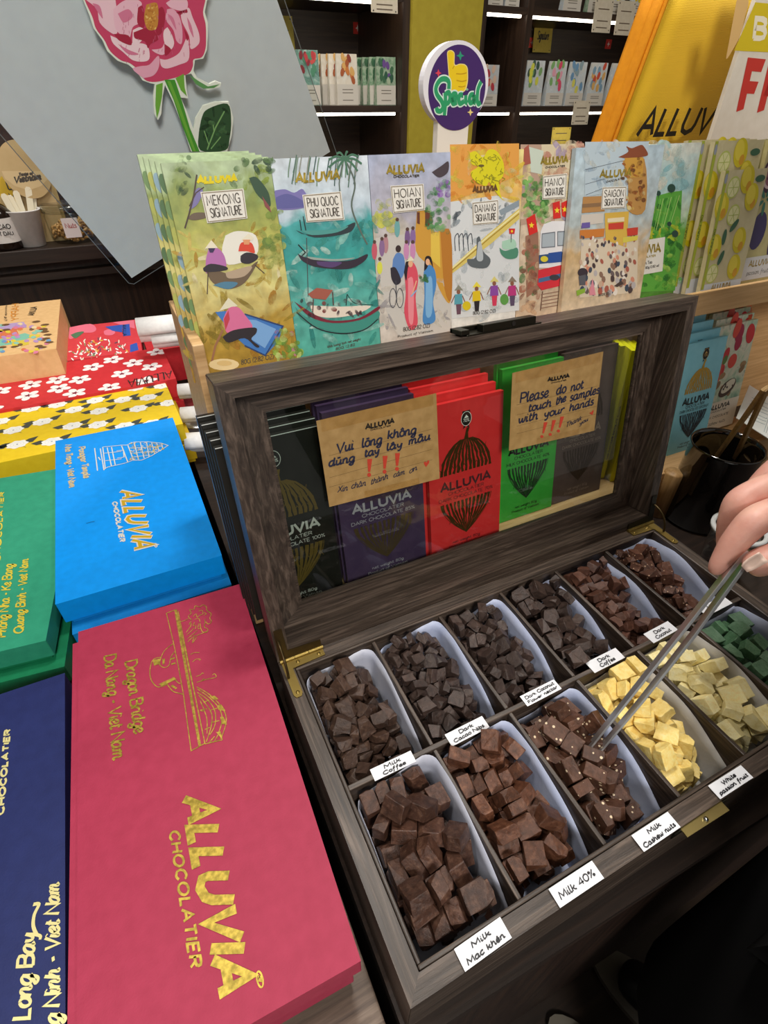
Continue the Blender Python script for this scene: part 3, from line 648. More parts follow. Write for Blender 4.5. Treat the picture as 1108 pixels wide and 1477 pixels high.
# ---- lower tier, seen through the lid window. x positions from the photo on the leaning plane
LY, LAN = .392, .19
low = tier(LY, LAN)
def lowfr(xy, dy): return low(xy, dy, TZ + .085 + .012)
gp = foil('#b98a2e')
dkpod = ink('#4a3715', .45, .2)
spec = [  # name, card colours, x of left edge, pod, text, medal text, kind line, n in the stack, dx,dz of stack, medal, ring, where
    ('black', '#201f1b', '#191814', .030, ink('#6a5522', .45, .3), ink('#b9b9b4', .4), '100%', 'DARK CHOCOLATE 100%', 5, BLK, ink('#c4c8c2', .4), 'black chocolate bar behind the lid glass'),
    ('purple', '#4d3a58', '#433150', .140, ink('#54422a', .45, .3), ink('#b8b2bc', .35, .2), '85%', 'DARK CHOCOLATE 85%', 4, ink('#4d3a58'), WHT, 'purple chocolate bar behind the lid glass'),
    ('red', '#ee3a3c', '#e63335', .250, ink('#4d3411', .45, .3), ink('#54232a', .5), '70%', 'DARK CHOCOLATE 70%', 4, BLK, WHT, 'red chocolate bar behind the lid glass'),
    ('green', '#46b145', '#3da53d', .357, ink('#1f3a20', .45), BLK, '40%', 'MILK CHOCOLATE 40%', 2, BLK, WHT, 'green chocolate bar behind the lid glass'),
    ('brown', '#5d4945', '#54413d', .465, ink('#3a2718', .45, .2), ink('#8a7468', .5), '65%', 'DARK CHOCOLATE 65%', 3, BLK, WHT, 'brown chocolate bar behind the lid glass')]
for nm, c1, c2, x, pm, tm, sub, kind, n, mm, ring, lab in spec:
    m = card(('dark_' if nm == 'black' else '') + nm, c1, c2)
    dy0, L_, R_ = {'black': (-.030, (366, 876), (494, 838)), 'purple': (-.029, (496, 838), (620, 797)), 'red': (-.030, (623, 797), (720, 762)), 'green': (-.006, (718, 754), (795, 730)), 'brown': (-.004, (795, 731), (864, 709))}[nm]
    z0 = .012; yy = LY + dy0
    x0, x1 = (on(q, (0, 1, -math.tan(LAN)), yy - z0 * math.tan(LAN)).x for q in (L_, R_))
    w_ = min(x1 - x0, .108); x0 = (x0 + x1 - w_) / 2
    for k in range(n):
        where = 'at the front of its stack' if k == 0 else ['', 'second from the front of its stack', 'third from the front of its stack', 'fourth from the front of its stack', 'rearmost of its stack'][k]
        fr = low(x0 - .0015 * k + (-.003 * k if nm == 'red' else 0), dy0 + k * .0098, z0)
        std_bar(fr, lab + ', ' + where, m, pm, tm, sub, kind, nm + ' bars behind the lid glass', mm, ring, plain=k > 0, w=w_, h=.203 + (.007 * k if nm == 'red' else .0035 * k) + {'green': .012, 'brown': .014, 'purple': .010, 'black': .008}.get(nm, 0))
# yellow bars turned to show their spines at the right end of the window
ym = card('yellow', '#f5ee1e', '#ece410')
for k in range(5):
    b = MB(); fr = F((.585 - .008 * k, .368 + .013 * k, .012), V(.35, 1, 0), V(-.12, .16, 1)); fr = F(fr.o, fr.ex, V(0, .18, 1))
    b.box((0, 0, -BT), (.07, BH + .012 + .003 * k, 0), ym, lambda p: fr.pt(p.x, p.y, p.z))
    side = F(fr.pt(0, 0, -BT), -fr.n * -1, fr.ey)
    for q in (.3, .55): utext(b, F(fr.pt(-.0002, 0, -BT * .5), fr.ey, -fr.n), 'DARK CHOCOLATE ALLUVIA', BLK, .0004, .03 + q * .12, -.001, .0022, .06)
    o = b.build('chocolate_bar', None, fr.pt(.035, 0, 0)); tag(o, 'bright yellow chocolate bar turned edge-on behind the lid glass, ' + ['foremost', 'second', 'third', 'fourth', 'rearmost'][k] + ' of five', 'chocolate bar', 'yellow bars behind the lid glass')
# ---- light blue stack and cashew stack to the right of the lid
lb = card('light_blue', '#8fd4e8', '#83cbe0'); gl = ink('#c19a35', .45, .2)
rightx = .722
for k in range(4):
    fr = low(rightx - .006 * k, .03 + .0115 * k, .0 + .004 * k)
    std_bar(fr, 'light blue chocolate bar right of the lid, ' + ['front', 'second', 'third', 'rearmost'][k] + ' of its stack', lb, gl, ink('#16222a'), '70%', 'DARK CHOCOLATE COCONUT', 'light blue bars right of the lid', BLK, ink('#c9a45a'), plain=k > 0, h=BH + .006 * k, w=.09, pod2=ink('#1c2b36'))
cs = wash('cashew_print', ['#6fa08a', '#b9cdb4', '#dcd8c4', '#5c8f7c'], 30)
def fruit_bar(fr, label, group, k):
    b = MB(); bar_body(b, fr, cs, .095)
    h = BH
    rr = random.Random(4)
    for _ in range(9): b.ell(fr, (rr.uniform(.008, .087), rr.uniform(.10, .178)), rr.uniform(.006, .011), rr.uniform(.012, .018), ink(rr.choice(['#c92a35', '#b8203f', '#d8483a', '#a31a44']), .4), 2, rr.uniform(-.3, .3))
    for _ in range(9): b.ell(fr, (rr.uniform(.008, .087), rr.uniform(.062, .13)), .008, .0055, ink(rr.choice(['#8a6a4a', '#a5835c', '#5f7f3f']), .5), 3, rr.uniform(0, 3))
    b.ell(fr, (.055, .075), .022, .013, ink('#4a3428'), 4, .5); b.ell(fr, (.056, .078), .018, .009, ink('#d9d2c0'), 5, .5)
    for _ in range(10): b.ell(fr, (.056 + rr.uniform(-.012, .012), .078 + rr.uniform(-.004, .006)), .0015, .002, ink('#3c2a22'), 6)
    b.poly(fr, [(0, 0), (.095, 0), (.095, .053), (0, .053)], ink('#e6dccb'), 4)
    utext(b, fr, 'ALLUVIA', BLK, .0022, .045, .040, .008, .055, 6, gap=2); utext(b, fr, 'CHOCOLATIER', BLK, .0005, .045, .034, .003, .04, 6); utext(b, fr, 'MILK CHOCOLATE', BLK, .0006, .045, .023, .004, .06, 6); utext(b, fr, 'Cashew nuts', BLK, .0007, .045, .010, .006, .05, 6)
    o = b.build('chocolate_bar', None, fr.pt(.045, 0, 0)); tag(o, label, 'chocolate bar', group)
for k in range(4): fruit_bar(low(.824 + .004 * k, .055 + .0125 * k, .004 + .006 * k), 'cashew fruit patterned chocolate bar right of the light blue bars, ' + ['front', 'second', 'third', 'rearmost'][k] + ' of its stack', 'cashew fruit bars', k)
rd = wash('red_print', ['#8e1430', '#b82238', '#d8622e', '#c8304a'], 40)
for k in range(5):
    b = MB(); fr = low(.928 + .0112 * k, .075 + .0184 * k, .008 + .004 * k); fr = F(fr.o, V(.8, .6, 0), fr.ey)
    bar_body(b, fr, rd); b.line(fr, [(.0006, 0), (.0006, BH)], .001, ink('#5a0f20'), 2)
    rr = random.Random(k)
    for _ in range(6): b.ell(fr, (rr.uniform(.01, .09), rr.uniform(.01, .12)), .01, .008, ink(rr.choice(['#e0a030', '#d8622e', '#7d1040']), .5), 2)
    o = b.build('chocolate_bar', None, fr.pt(.045, 0, 0)); tag(o, 'crimson patterned chocolate bar at the right edge, ' + ['first', 'second', 'third', 'fourth', 'fifth'][k] + ' from the cashew bars', 'chocolate bar', 'crimson bars at the right edge')
# ---- the rack
lw = wood('pale_rack_wood', '#b08a58', '#c9a271', '#dcb987', 'X', .6, .5, .15)
rack = thing('bar_rack', 'pale wooden two-tier rack holding the chocolate bars behind the sample box', 'rack', (.45, .5, TZ))
ZR = .243                         # upper shelf
b = MB(); b.box((.012, LY - .036, TZ + .001), (.60, LY + .075, .011), lw); b.box((.6005, LY - .006, TZ + .001), (1.3, LY + .075, .0), lw); b.build('lower_shelf', rack, bevel=.001)
b = MB(); b.box((.012, .455, ZR - .012), (1.3, .535, ZR), lw); b.build('upper_shelf', rack, bevel=.001)
b = MB(); b.box((.012, .448, ZR - .012), (1.3, .4545, ZR + .022), lw); b.build('front_rail', rack, bevel=.001)
b = MB(); b.hexa([(.0, .44, TZ + .001), (.0105, .44, TZ + .001), (.0105, .6, TZ + .001), (.0, .6, TZ + .001)], [(.0, .452, .30), (.0105, .452, .30), (.0105, .6, .30), (.0, .6, .30)], lw); b.build('side_panel', rack, bevel=.001)
b = MB(); b.box((1.3, .39, TZ + .001), (1.31, .6, .3), lw); b.build('side_panel', rack, bevel=.001)
b = MB(); b.box((.0105, .588, TZ + .001), (1.3, .6, .4), lw); b.build('back_board', rack)
# ---- upper tier : the painted city bars
UY, UA = .466, .17
upt = tier(UY, UA)
pan = paper('title_card', '#efece4', '#e6e2d8', .4, 80, .05); grey = ink('#4b443c'); paper_edge = ink('#d8dcd4')
def city(name, label, base, x0, dy, w, art, title, quad, group=None, h=.196, alluvia=None, am=None):
    fr = upt(x0, dy, ZR + .0005)
    t = thing('chocolate_bar', label, 'chocolate bar', fr.pt(w / 2, 0, -BT / 2), group)
    b = MB(); bar_body(b, fr, base, w, h)
    A = Art(b, fr); art(A)
    if alluvia:
        A.o = (0, 0, 1); A.t('ALLUVIA', am or GOLD, .0021, alluvia[0], alluvia[1], alluvia[2], 6, gap=2)
    b.build('wrapper', t)
    if quad:
        b = MB(); up = fr.up(.0009)
        c = [up.uv(p) for p in quad]
        b.prism(up, [c[3], c[2], c[1], c[0]], 0, .0003, pan); up2 = up.up(.0003)
        A = Art(b, up2)
        L = lambda i, j, k: (quad[i][0] + (quad[j][0] - quad[i][0]) * k, quad[i][1] + (quad[j][1] - quad[i][1]) * k)
        def P(u, v):
            a, d = L(0, 3, v), L(1, 2, v); return (a[0] + (d[0] - a[0]) * u, a[1] + (d[1] - a[1]) * u)
        b.line(up2, [A.q(P(u, v)) for u, v in ((.03, .04), (.97, .04), (.97, .96), (.03, .96))], .0007, ink('#8d7f68'), 1, True)
        A.t(title, grey, .0008, P(.1, .45), P(.9, .45), P(.1, .14), 2, gap=2.4); A.t('SIGNATURE', grey, .0008, P(.13, .84), P(.9, .84), P(.13, .55), 2)
        b.build('title_panel', t)
    return t, fr
I = ink
def hat(A, s, m=None): A.p(m or I('#e8e0c8'), s, 4)
def mek(A):
    A.o = (200, 200, 360 / 1108)
    G1, G2, G3 = I('#5c7d4a'), I('#33503a'), I('#93a83f')
    A.blobs([G1, G3, I('#7f9a55'), G2], (150, 80, 230, 240), 16, 22, 2, .6, 1); A.blobs([G1, G3, G2], (420, 90, 590, 210), 22, 24, 2, .5, 2); A.blobs([I('#8aa04a'), I('#a6b45c'), I('#6e8f45')], (540, 300, 640, 560), 22, 26, 2, .6, 3)
    A.p(G2, '490,175 520,170 555,205 580,250 585,300 560,280 520,240', 3, 1); A.p(I('#8a4a48'), '548,255 580,300 590,330 560,300', 4)
    A.l(I('#4a3a30'), .0013, '205,398 225,330 245,250 258,160', 4); A.l(I('#4a3a30'), .0008, '225,300 255,240 290,215', 4)
    A.p(I('#7d76a8'), '222,320 255,225 285,230 262,290', 3, 1); A.p(I('#6a5a4a'), '215,355 245,330 300,330 300,350 250,362', 3, 1)
    A.blobs([I('#c9b04a'), I('#d8c36a'), I('#b58f2e'), I('#e6dcae')], (170, 380, 640, 700), 40, 40, 1, .25, 5); A.blobs([I('#b07f28'), I('#a8902e'), I('#8f7a26')], (220, 700, 700, 980), 36, 46, 1, .3, 6)
    A.p(I('#e9e6da'), '385,430 440,410 520,430 520,520 400,560 370,500', 2, 1)
    A.p(I('#6d5a45'), '300,590 330,640 395,668 470,640 525,556 520,548 470,585 400,598 345,585', 3, 1); A.p(I('#4f7f9a'), '330,650 380,635 440,640 400,668', 4, 1); A.p(I('#b59f86'), '385,595 500,565 470,610 400,620', 4, 1)
    A.p(I('#b56fae'), '310,490 350,486 380,520 388,572 350,560 312,560 300,600 298,540', 4, 1); A.p(I('#2d2630'), '285,575 320,555 388,568 386,584 300,592', 5, 1); hat(A, '294,488 322,450 352,485'); A.p(I('#3a2a55'), '308,486 340,486 330,506 316,506', 5)
    A.p(I('#d8452e'), '442,500 455,462 500,462 516,505 500,506 480,500', 4, 1); A.p(I('#2d2630'), '452,520 480,505 525,515 526,535 490,555 455,548', 4, 1); hat(A, '455,450 488,420 510,440 505,450'); A.p(I('#e09a6a'), '462,448 495,448 490,470 468,470', 5)
    A.l(I('#4a3a30'), .0009, '308,590 304,690', 5); A.l(I('#4a3a30'), .0008, '515,560 558,598', 5)
    A.p(I('#3f78c0'), '340,770 380,765 470,778 520,790 640,835 620,900 560,965 480,925 430,880', 3); A.p(I('#79a8dc'), '440,800 520,805 610,845 560,930 500,890', 4); A.l(I('#27406f'), .0014, '470,778 640,832 562,962 470,918', 5)
    A.p(I('#d86f9a'), '375,800 400,752 440,748 470,780 505,838 430,850 390,860', 5, 1); A.p(I('#2a2228'), '372,880 420,850 515,838 522,862 500,890 535,920 520,925 470,885 400,905', 5, 1); hat(A, '358,764 398,706 440,742 400,752', I('#e2dcc0')); A.l(I('#9a6a4a'), .002, '372,850 340,920 322,1000', 5); A.p(I('#c23a4a'), '378,800 398,762 404,800 385,850', 6)
    A.blobs([I('#9dbd4e'), I('#c3d67a'), I('#6f9a3c'), I('#c98a9a')], (600, 850, 720, 980), 34, 17, 6, .8, 8)
    A.e(I('#e6cf9a'), 378, 1002, 68, 26, 6); A.e(I('#d6b87a'), 380, 996, 34, 12, 7)
    A.t('80G (2.82 OZ)', grey, .0006, (455, 1002), (600, 975), (455, 982), 6)
def phu(A):
    A.o = (200, 200, 360 / 1108)
    A.p(I('#7b74b0'), '605,230 650,225 690,240 730,225 750,300 610,312', 2, 1); A.p(I('#5f5f9c'), '610,260 660,245 720,270 740,300 612,308', 3, 1)
    A.blobs([I('#3f9d92'), I('#6fbcb0'), I('#2f8a84'), I('#94cfc4'), I('#b9ddd2')], (640, 380, 1060, 900), 60, 46, 1, .3, 3)
    for i in range(26):
        rr = random.Random(i); x = rr.uniform(640, 900) if i < 14 else rr.uniform(870, 980); y = rr.uniform(70, 90)
        A.l(I(['#4f6f5f', '#6f8a74', '#3d5a55', '#8d8f86'][i % 4]), .0011, '%d,%d %d,%d %d,%d' % (x, y, x - 8, y + 50, x - 14 + rr.uniform(-6, 6), y + rr.uniform(70, 130)), 2, 1)
    for a in range(9):
        t = a * .7; A.l(I('#46735a'), .0018, '915,90 %d,%d %d,%d' % (915 + 40 * math.cos(t), 90 + 30 * math.sin(t), 915 + 75 * math.cos(t), 112 + 50 * math.sin(t)), 3, 1)
    A.l(I('#5d6a60'), .0016, '925,110 960,200 945,300 980,400 1015,470', 3, 1); A.l(I('#5d6a60'), .0012, '905,115 890,200 905,300', 3, 1)
    A.p(I('#2d3a3f'), '697,405 740,425 850,418 900,398 960,372 945,410 890,428 780,438', 3, 1); A.p(I('#4f9a94'), '720,408 850,404 930,388 880,416 770,428', 4, 1); A.l(BLK, .0009, '715,360 722,408', 4); A.l(BLK, .0009, '730,345 742,408', 4)
    A.p(I('#332a38'), '705,510 745,528 850,545 950,538 1015,512 1000,545 930,578 800,572 730,545', 3, 1); A.p(I('#57406f'), '790,545 900,548 860,572 800,562', 4, 1); A.p(I('#9aa89f'), '740,522 860,535 960,528 900,542 780,538', 4, 1); A.l(I('#4a3a40'), .0007, '745,440 752,700', 4); A.l(BLK, .001, '708,470 740,505 725,520', 4)
    A.p(I('#3f8f82'), '695,745 740,790 840,808 960,800 1060,765 1062,800 1000,845 900,862 790,835 720,800', 4, 1); A.p(I('#7a2436'), '690,722 740,755 800,790 870,808 980,795 1062,745 1062,762 980,805 860,818 760,790', 5, 1); A.p(I('#e6d8c8'), '760,740 900,745 1030,742 960,780 850,795 780,780', 5, 1)
    A.p(I('#a35a4a'), '750,690 790,662 862,672 830,715 770,708', 6); A.l(I('#5a3a34'), .0012, '775,712 772,770', 6); A.l(I('#5a3a34'), .0012, '860,680 864,740', 6); A.l(BLK, .0009, '925,690 920,740', 6); A.l(BLK, .0005, '925,690 960,730 1040,738', 6, 1)
    A.blobs([I('#3a3034'), I('#58424a'), I('#86423f')], (720, 715, 1000, 790), 26, 14, 6, .6, 9); A.l(I('#1f2a2e'), .0012, '700,770 790,840 900,865 1000,848 1062,800', 6, 1)
    A.t('khối lượng tịnh net weight', grey, .0005, (838, 928), (985, 893), (838, 918), 6, k=2); A.t('80G (2.82', grey, .0005, (875, 938), (960, 918), (875, 928), 6, k=2)
def hoi(A):
    A.o = (520, 190, 340 / 1108)
    A.p(I('#cf9a3c'), '265,375 330,375 345,470 420,480 425,790 380,760 330,640 260,560', 2, 1); A.p(I('#b9792c'), '375,470 425,480 428,780 395,740', 3, 1); A.p(I('#e2c04e'), '330,480 370,470 375,640 330,600', 3); A.p(I('#6a3a2a'), '303,372 325,372 325,448 303,440', 4); A.p(I('#6a3a2a'), '265,378 278,378 278,435 265,430', 4)
    A.p(I('#4a3f45'), '335,190 380,160 412,140 410,190 370,215', 4, 1)
    A.blobs([I('#5f9a62'), I('#86b87a'), I('#3f7a4a')], (305, 235, 415, 480), 46, 15, 4, .8, 3); A.blobs([I('#8a5fb0'), I('#a97fcc')], (360, 220, 415, 300), 14, 13, 5, .8, 4)
    A.blobs([I('#d8d860'), I('#c8cc6a'), I('#aab878')], (50, 330, 160, 470), 18, 26, 2, .6, 6)
    A.p(I('#c9c4bd'), '70,500 250,490 330,620 420,780 400,960 180,960 90,700', 1, 1); A.blobs([I('#aaa6a8'), I('#d8d2c6'), I('#bcb4ae')], (80, 680, 420, 920), 26, 36, 2, .3, 9)
    A.p(I('#d84f62'), '205,665 235,610 262,640 270,700 258,780 268,900 232,930 205,850 212,760', 5, 1); A.p(I('#e88a94'), '222,690 245,690 250,800 245,900 225,880', 6, 1); A.p(I('#2a2026'), '203,660 215,605 238,598 222,640 214,700', 6, 1); A.e(I('#e6b08a'), 234, 620, 11, 17, 6); A.p(I('#e6dcc0'), '212,610 236,585 252,605', 7)
    A.p(I('#4a88c4'), '296,660 320,625 348,650 355,720 340,800 352,880 322,905 292,890 300,780', 5, 1); A.p(I('#7fb2dc'), '306,690 335,690 335,850 306,860', 6, 1); A.p(I('#221c22'), '298,655 304,590 330,590 340,640 325,610 312,640', 6, 1); A.e(I('#e6b08a'), 315, 612, 10, 16, 6)
    A.blobs([I('#c8303a'), I('#3f7a4a')], (275, 665, 315, 705), 10, 10, 7, .9, 2); A.l(I('#e6b08a'), .0014, '262,700 240,770', 7); A.l(I('#7fb2dc'), .0014, '262,745 235,775', 7)
    A.p(I('#5f86c0'), '152,600 170,570 200,580 208,640 190,690 150,680', 4, 1); A.e(I('#3a2a2a'), 177, 550, 13, 17, 5); A.p(I('#2f2a35'), '140,640 165,640 190,700 165,720 145,690', 5, 1)
    for cx in (152, 185):
        A.l(I('#4a4a50'), .0008, ' '.join('%d,%d' % (cx + 16 * math.cos(t), 782 + 46 * math.sin(t)) for t in [2 * PI * k / 14 for k in range(14)]), 5, closed=True)
    A.l(I('#4a4a50'), .001, '165,700 168,780', 5)
    for x, y, c in ((65, 560, '#c45a6a'), (100, 545, '#8a6a94'), (118, 530, '#b4848a'), (220, 500, '#7a5a8a'), (246, 495, '#8a6aa0'), (172, 455, '#6fa8a8'), (90, 640, '#d8d850'), (215, 560, '#c88ab4'), (245, 560, '#c88ab4')): A.e(I(c), x, y, 13, 42 if y < 600 else 30, 3); A.e(I('#5a4038'), x, y - 42, 8, 9, 4)
    A.t('80G (2.82 OZ)', grey, .0007, (200, 938), (325, 918), (200, 920), 7); A.t('Product of Vietnam', grey, .0005, (175, 968), (340, 938), (175, 958), 7)
    A.t('CHOCOLATIER', grey, .0006, (155, 216), (275, 212), (155, 206), 7)
def dan(A):
    A.o = (520, 190, 340 / 1108)
    A.p(I('#e2a04a'), '420,60 745,55 745,200 640,250 420,330', 1); A.blobs([I('#e8c84a'), I('#e0902e'), I('#d8d060'), I('#eadfae')], (425, 70, 740, 330), 44, 40, 2, .3, 4)
    A.p(I('#d6d9da'), '420,330 640,300 745,330 745,840 425,880', 2); A.blobs([I('#9aa4ac'), I('#7f8a92'), I('#b9c0c4'), I('#566068')], (425, 320, 740, 480), 30, 30, 3, .3, 7); A.blobs([I('#e9ebea'), I('#c0c8cc'), I('#d2d6d4')], (425, 480, 720, 880), 40, 34, 3, .4, 8)
    DY = I('#dcd21e'); A.p(DY, '512,100 540,92 575,120 600,85 640,92 672,150 668,210 640,232 610,225 590,255 560,245 528,222 518,190 550,165 520,150', 5, 1); A.p(DY, '600,230 645,215 655,290 668,322 640,290', 5, 1)
    rr = random.Random(5)
    for _ in range(40):
        x, y = rr.uniform(525, 665), rr.uniform(100, 235); A.l(I('#8f8a1a'), .0007, '%d,%d %d,%d %d,%d' % (x, y, x + rr.uniform(-14, 14), y + 8, x + rr.uniform(-16, 16), y + 18), 6, 1)
    A.e(I('#6a5a2a'), 566, 160, 14, 6, 7)
    A.p(I('#d9c46a'), '425,640 600,480 745,360 745,410 620,520 428,668', 4); A.l(I('#a8882e'), .0012, '425,655 605,500 745,385', 5); A.l(I('#efe6a8'), .0016, '425,645 600,492 745,372', 5); A.p(I('#8d9aa4'), '650,370 745,320 745,350 660,395', 4)
    for x in (450, 470, 490, 512): A.l(I('#4a5058'), .001, '%d,560 %d,500 %d,480 %d,530' % (x - 5, x - 8, x + 8, x + 14), 5, 1)
    A.p(I('#5d6468'), '545,500 560,495 575,560 610,600 590,640 520,635 500,600 540,590', 5, 1); A.p(I('#b5bcc0'), '552,520 566,520 575,600 545,600', 6, 1)
    A.p(I('#4f8a70'), '652,545 680,560 735,545 735,590 690,598 660,575', 5, 1); A.p(I('#a8d0b8'), '665,515 720,505 728,545 670,552', 5, 1); A.l(BLK, .0007, '708,470 706,520', 6); A.p(I('#d0302c'), '696,455 726,455 722,480 698,480', 6); A.e(I('#f0d030'), 710, 468, 5, 6, 7)
    for x, c, c2, h in ((460, '#5aa0b0', '#6a4a5a', '#8a8a7a'), (545, '#e0c020', '#2a2426', '#e8d84a'), (628, '#8a4aa0', '#d03a5a', '#d8cc7a'), (712, '#b8387a', '#5a4a64', '#8a7a6a')):
        y = 765 if x < 500 else (750 if x < 600 else 725)
        A.p(I(c), '%d,%d %d,%d %d,%d %d,%d' % (x - 18, y, x + 16, y - 4, x + 20, y + 45, x - 20, y + 48), 5); A.p(I(c2), '%d,%d %d,%d %d,%d %d,%d' % (x - 12, y + 46, x + 14, y + 44, x + 10, y + 92, x - 8, y + 94), 5)
        hat(A, '%d,%d %d,%d %d,%d' % (x - 20, y - 18, x, y - 46, x + 22, y - 20), I(h)); A.e(I('#8a5a44'), x, y - 12, 9, 11, 4)
        A.l(I('#8a5a44'), .0012, '%d,%d %d,%d' % (x + 18, y + 5, x + 32, y + 40), 5); A.l(I('#8a5a44'), .0012, '%d,%d %d,%d' % (x - 18, y + 5, x - 34, y + 40), 5)
    A.e(I('#d8c020'), 498, 818, 20, 22, 6); A.e(I('#5f9a4a'), 675, 788, 20, 26, 6)
    A.t('80G (2.82 OZ)', grey, .0006, (528, 860), (634, 848), (528, 845), 7)
def han(A):
    A.o = (520, 190, 340 / 1108)
    A.p(I('#b89a86'), '752,60 850,60 850,420 752,440', 1); A.p(I('#d8c9a8'), '850,60 1050,55 1050,400 860,400', 1); A.blobs([I('#c98a78'), I('#e0cdb0'), I('#d2a88c'), I('#b5a4c0'), I('#ead9a2')], (755, 60, 1045, 420), 54, 34, 2, .6, 3)
    A.p(I('#a85a4a'), '755,90 790,60 800,150 760,160', 3); A.p(I('#c9d4c4'), '790,70 860,90 850,200 800,190', 3)
    A.blobs([I('#6fae4e'), I('#8cc46a'), I('#4f8f45'), I('#a9d08a')], (770, 210, 880, 430), 60, 20, 4, .7, 5)
    A.p(I('#9a6f5a'), '775,490 835,470 840,740 780,780', 3); A.blobs([I('#b5705a'), I('#8a5a4a'), I('#d8b490'), I('#6a8a5a')], (755, 480, 835, 850), 40, 20, 4, .7, 7); A.p(I('#a8c0a0'), '985,440 1025,430 1020,760 985,760', 3); A.blobs([I('#7fa886'), I('#cfae90'), I('#b98a74')], (985, 440, 1040, 820), 30, 16, 4, .9, 8)
    A.p(I('#e4e2e4'), '845,470 860,435 900,420 960,420 985,440 992,480 992,640 838,640', 5); A.p(I('#aab4bc'), '852,480 912,472 912,540 850,545', 6); A.p(I('#aab4bc'), '925,470 978,468 980,532 925,536', 6); A.l(I('#6a6f78'), .001, '852,480 912,472 912,540 850,545', 7, closed=True); A.l(I('#6a6f78'), .001, '925,470 978,468 980,532 925,536', 7, closed=True)
    A.p(I('#33507a'), '838,580 990,560 990,605 838,622', 6); A.p(I('#2a4f98'), '882,570 945,562 945,612 882,618', 7); A.e(I('#d8c83a'), 862, 598, 18, 14, 8); A.e(I('#d8c83a'), 965, 582, 18, 14, 8)
    A.p(I('#d0303c'), '835,650 992,615 985,700 955,720 850,745 830,720', 6); A.p(I('#4a6a94'), '835,690 985,655 985,675 835,710', 7); A.e(I('#3a3a44'), 910, 685, 24, 14, 8)
    A.l(I('#6a4a3e'), .0014, '855,750 845,840', 6); A.l(I('#6a4a3e'), .0014, '945,735 940,820', 6)
    for k in range(5): A.l(I('#8a6a5a'), .001, '%d,%d %d,%d' % (848, 765 + 16 * k, 945, 748 + 16 * k), 6)
    for pts, sx, sy in (('778,410 818,385 832,470 792,488', 802, 440), ('902,335 935,325 940,405 905,410', 922, 370), ('942,335 970,322 975,410 945,395', 958, 365), ('985,370 1020,345 1025,465 990,450', 1006, 405)):
        A.p(I('#d42a24'), pts, 7)
        A.p(I('#f2d22e'), ' '.join('%.1f,%.1f' % (sx + (14 if k % 2 == 0 else 6) * math.sin(PI * k / 5), sy - (16 if k % 2 == 0 else 7) * math.cos(PI * k / 5)) for k in range(10)), 8)
    A.t('CHOCOLATIER', grey, .0005, (868, 172), (960, 165), (868, 164), 7)
def sai(A):
    A.o = (820, 180, 288 / 1108)
    A.p(I('#b9c9d2'), '92,95 445,92 440,330 90,400', 1); A.blobs([I('#a8bccc'), I('#c8d4d8'), I('#d8d8cc')], (95, 100, 300, 380), 26, 36, 2, .4, 4)
    A.p(I('#b98a4a'), '300,200 420,190 425,470 335,480 330,330', 3, 1); A.p(I('#8a4a2e'), '275,180 330,150 320,120 350,130 400,112 420,125 440,165 410,178 340,188', 4, 1); A.p(I('#c9983e'), '310,185 415,180 410,290 320,295', 4); A.blobs([I('#d8b05a'), I('#a8602e'), I('#7a4a2a'), I('#e6cf90')], (300, 180, 420, 470), 46, 16, 5, .7, 5)
    A.p(I('#b5854e'), '80,400 190,395 200,480 72,490', 4); A.p(I('#8a6a4a'), '75,440 200,430 200,452 75,460', 5); A.p(I('#cfc6ba'), '70,500 195,490 190,545 65,560', 4); A.p(I('#c97a34'), '62,585 200,575 195,620 62,632', 5); A.p(I('#6a5aa0'), '72,545 118,540 118,570 70,575', 6)
    A.p(I('#d8b04a'), '200,490 335,480 320,680 205,640', 4); A.p(I('#c84030'), '220,548 305,540 303,578 220,582', 6); A.p(I('#e6d6b0'), '215,520 308,512 308,536 215,542', 6); A.p(I('#c84030'), '322,575 385,568 382,610 325,618', 6); A.p(I('#d8c850'), '300,625 385,615 380,640 300,655', 6)
    A.p(I('#d8c8b0'), '70,640 385,620 380,900 330,935 60,960', 3); rr = random.Random(8)
    for _ in range(120):
        x, y = rr.uniform(62, 375), rr.uniform(620, 940); s = 5 + (y - 600) / 40
        A.e(I(rr.choice(['#6a5a5a', '#a85a4a', '#3f4a5a', '#c9a890', '#e6dcd0', '#8a6a58', '#d08a70', '#4a3a3a', '#b8b0b0'])), x, y, s, s * 1.7, 5, rr.uniform(-.4, .4), 8)
    A.p(I('#d88a98'), '112,945 132,850 150,945', 6); A.e(I('#3a3038'), 78, 820, 28, 26, 6); A.p(I('#5a5a60'), '55,840 95,830 92,890 60,890', 6); A.p(I('#8aae3a'), '42,920 92,905 90,930 46,950', 6); A.p(I('#4a3a34'), '250,895 290,865 305,880 270,900', 6)
    A.t('CHOCOLATIER', grey, .0005, (208, 322), (310, 300), (208, 312), 7); A.t('80G (2.82 OZ)', grey, .0005, (165, 952), (220, 940), (165, 940), 7)
    for a in ('92,330 200,300', '92,250 300,200', '95,390 185,355'): A.l(I('#5a6068'), .0005, a, 4)
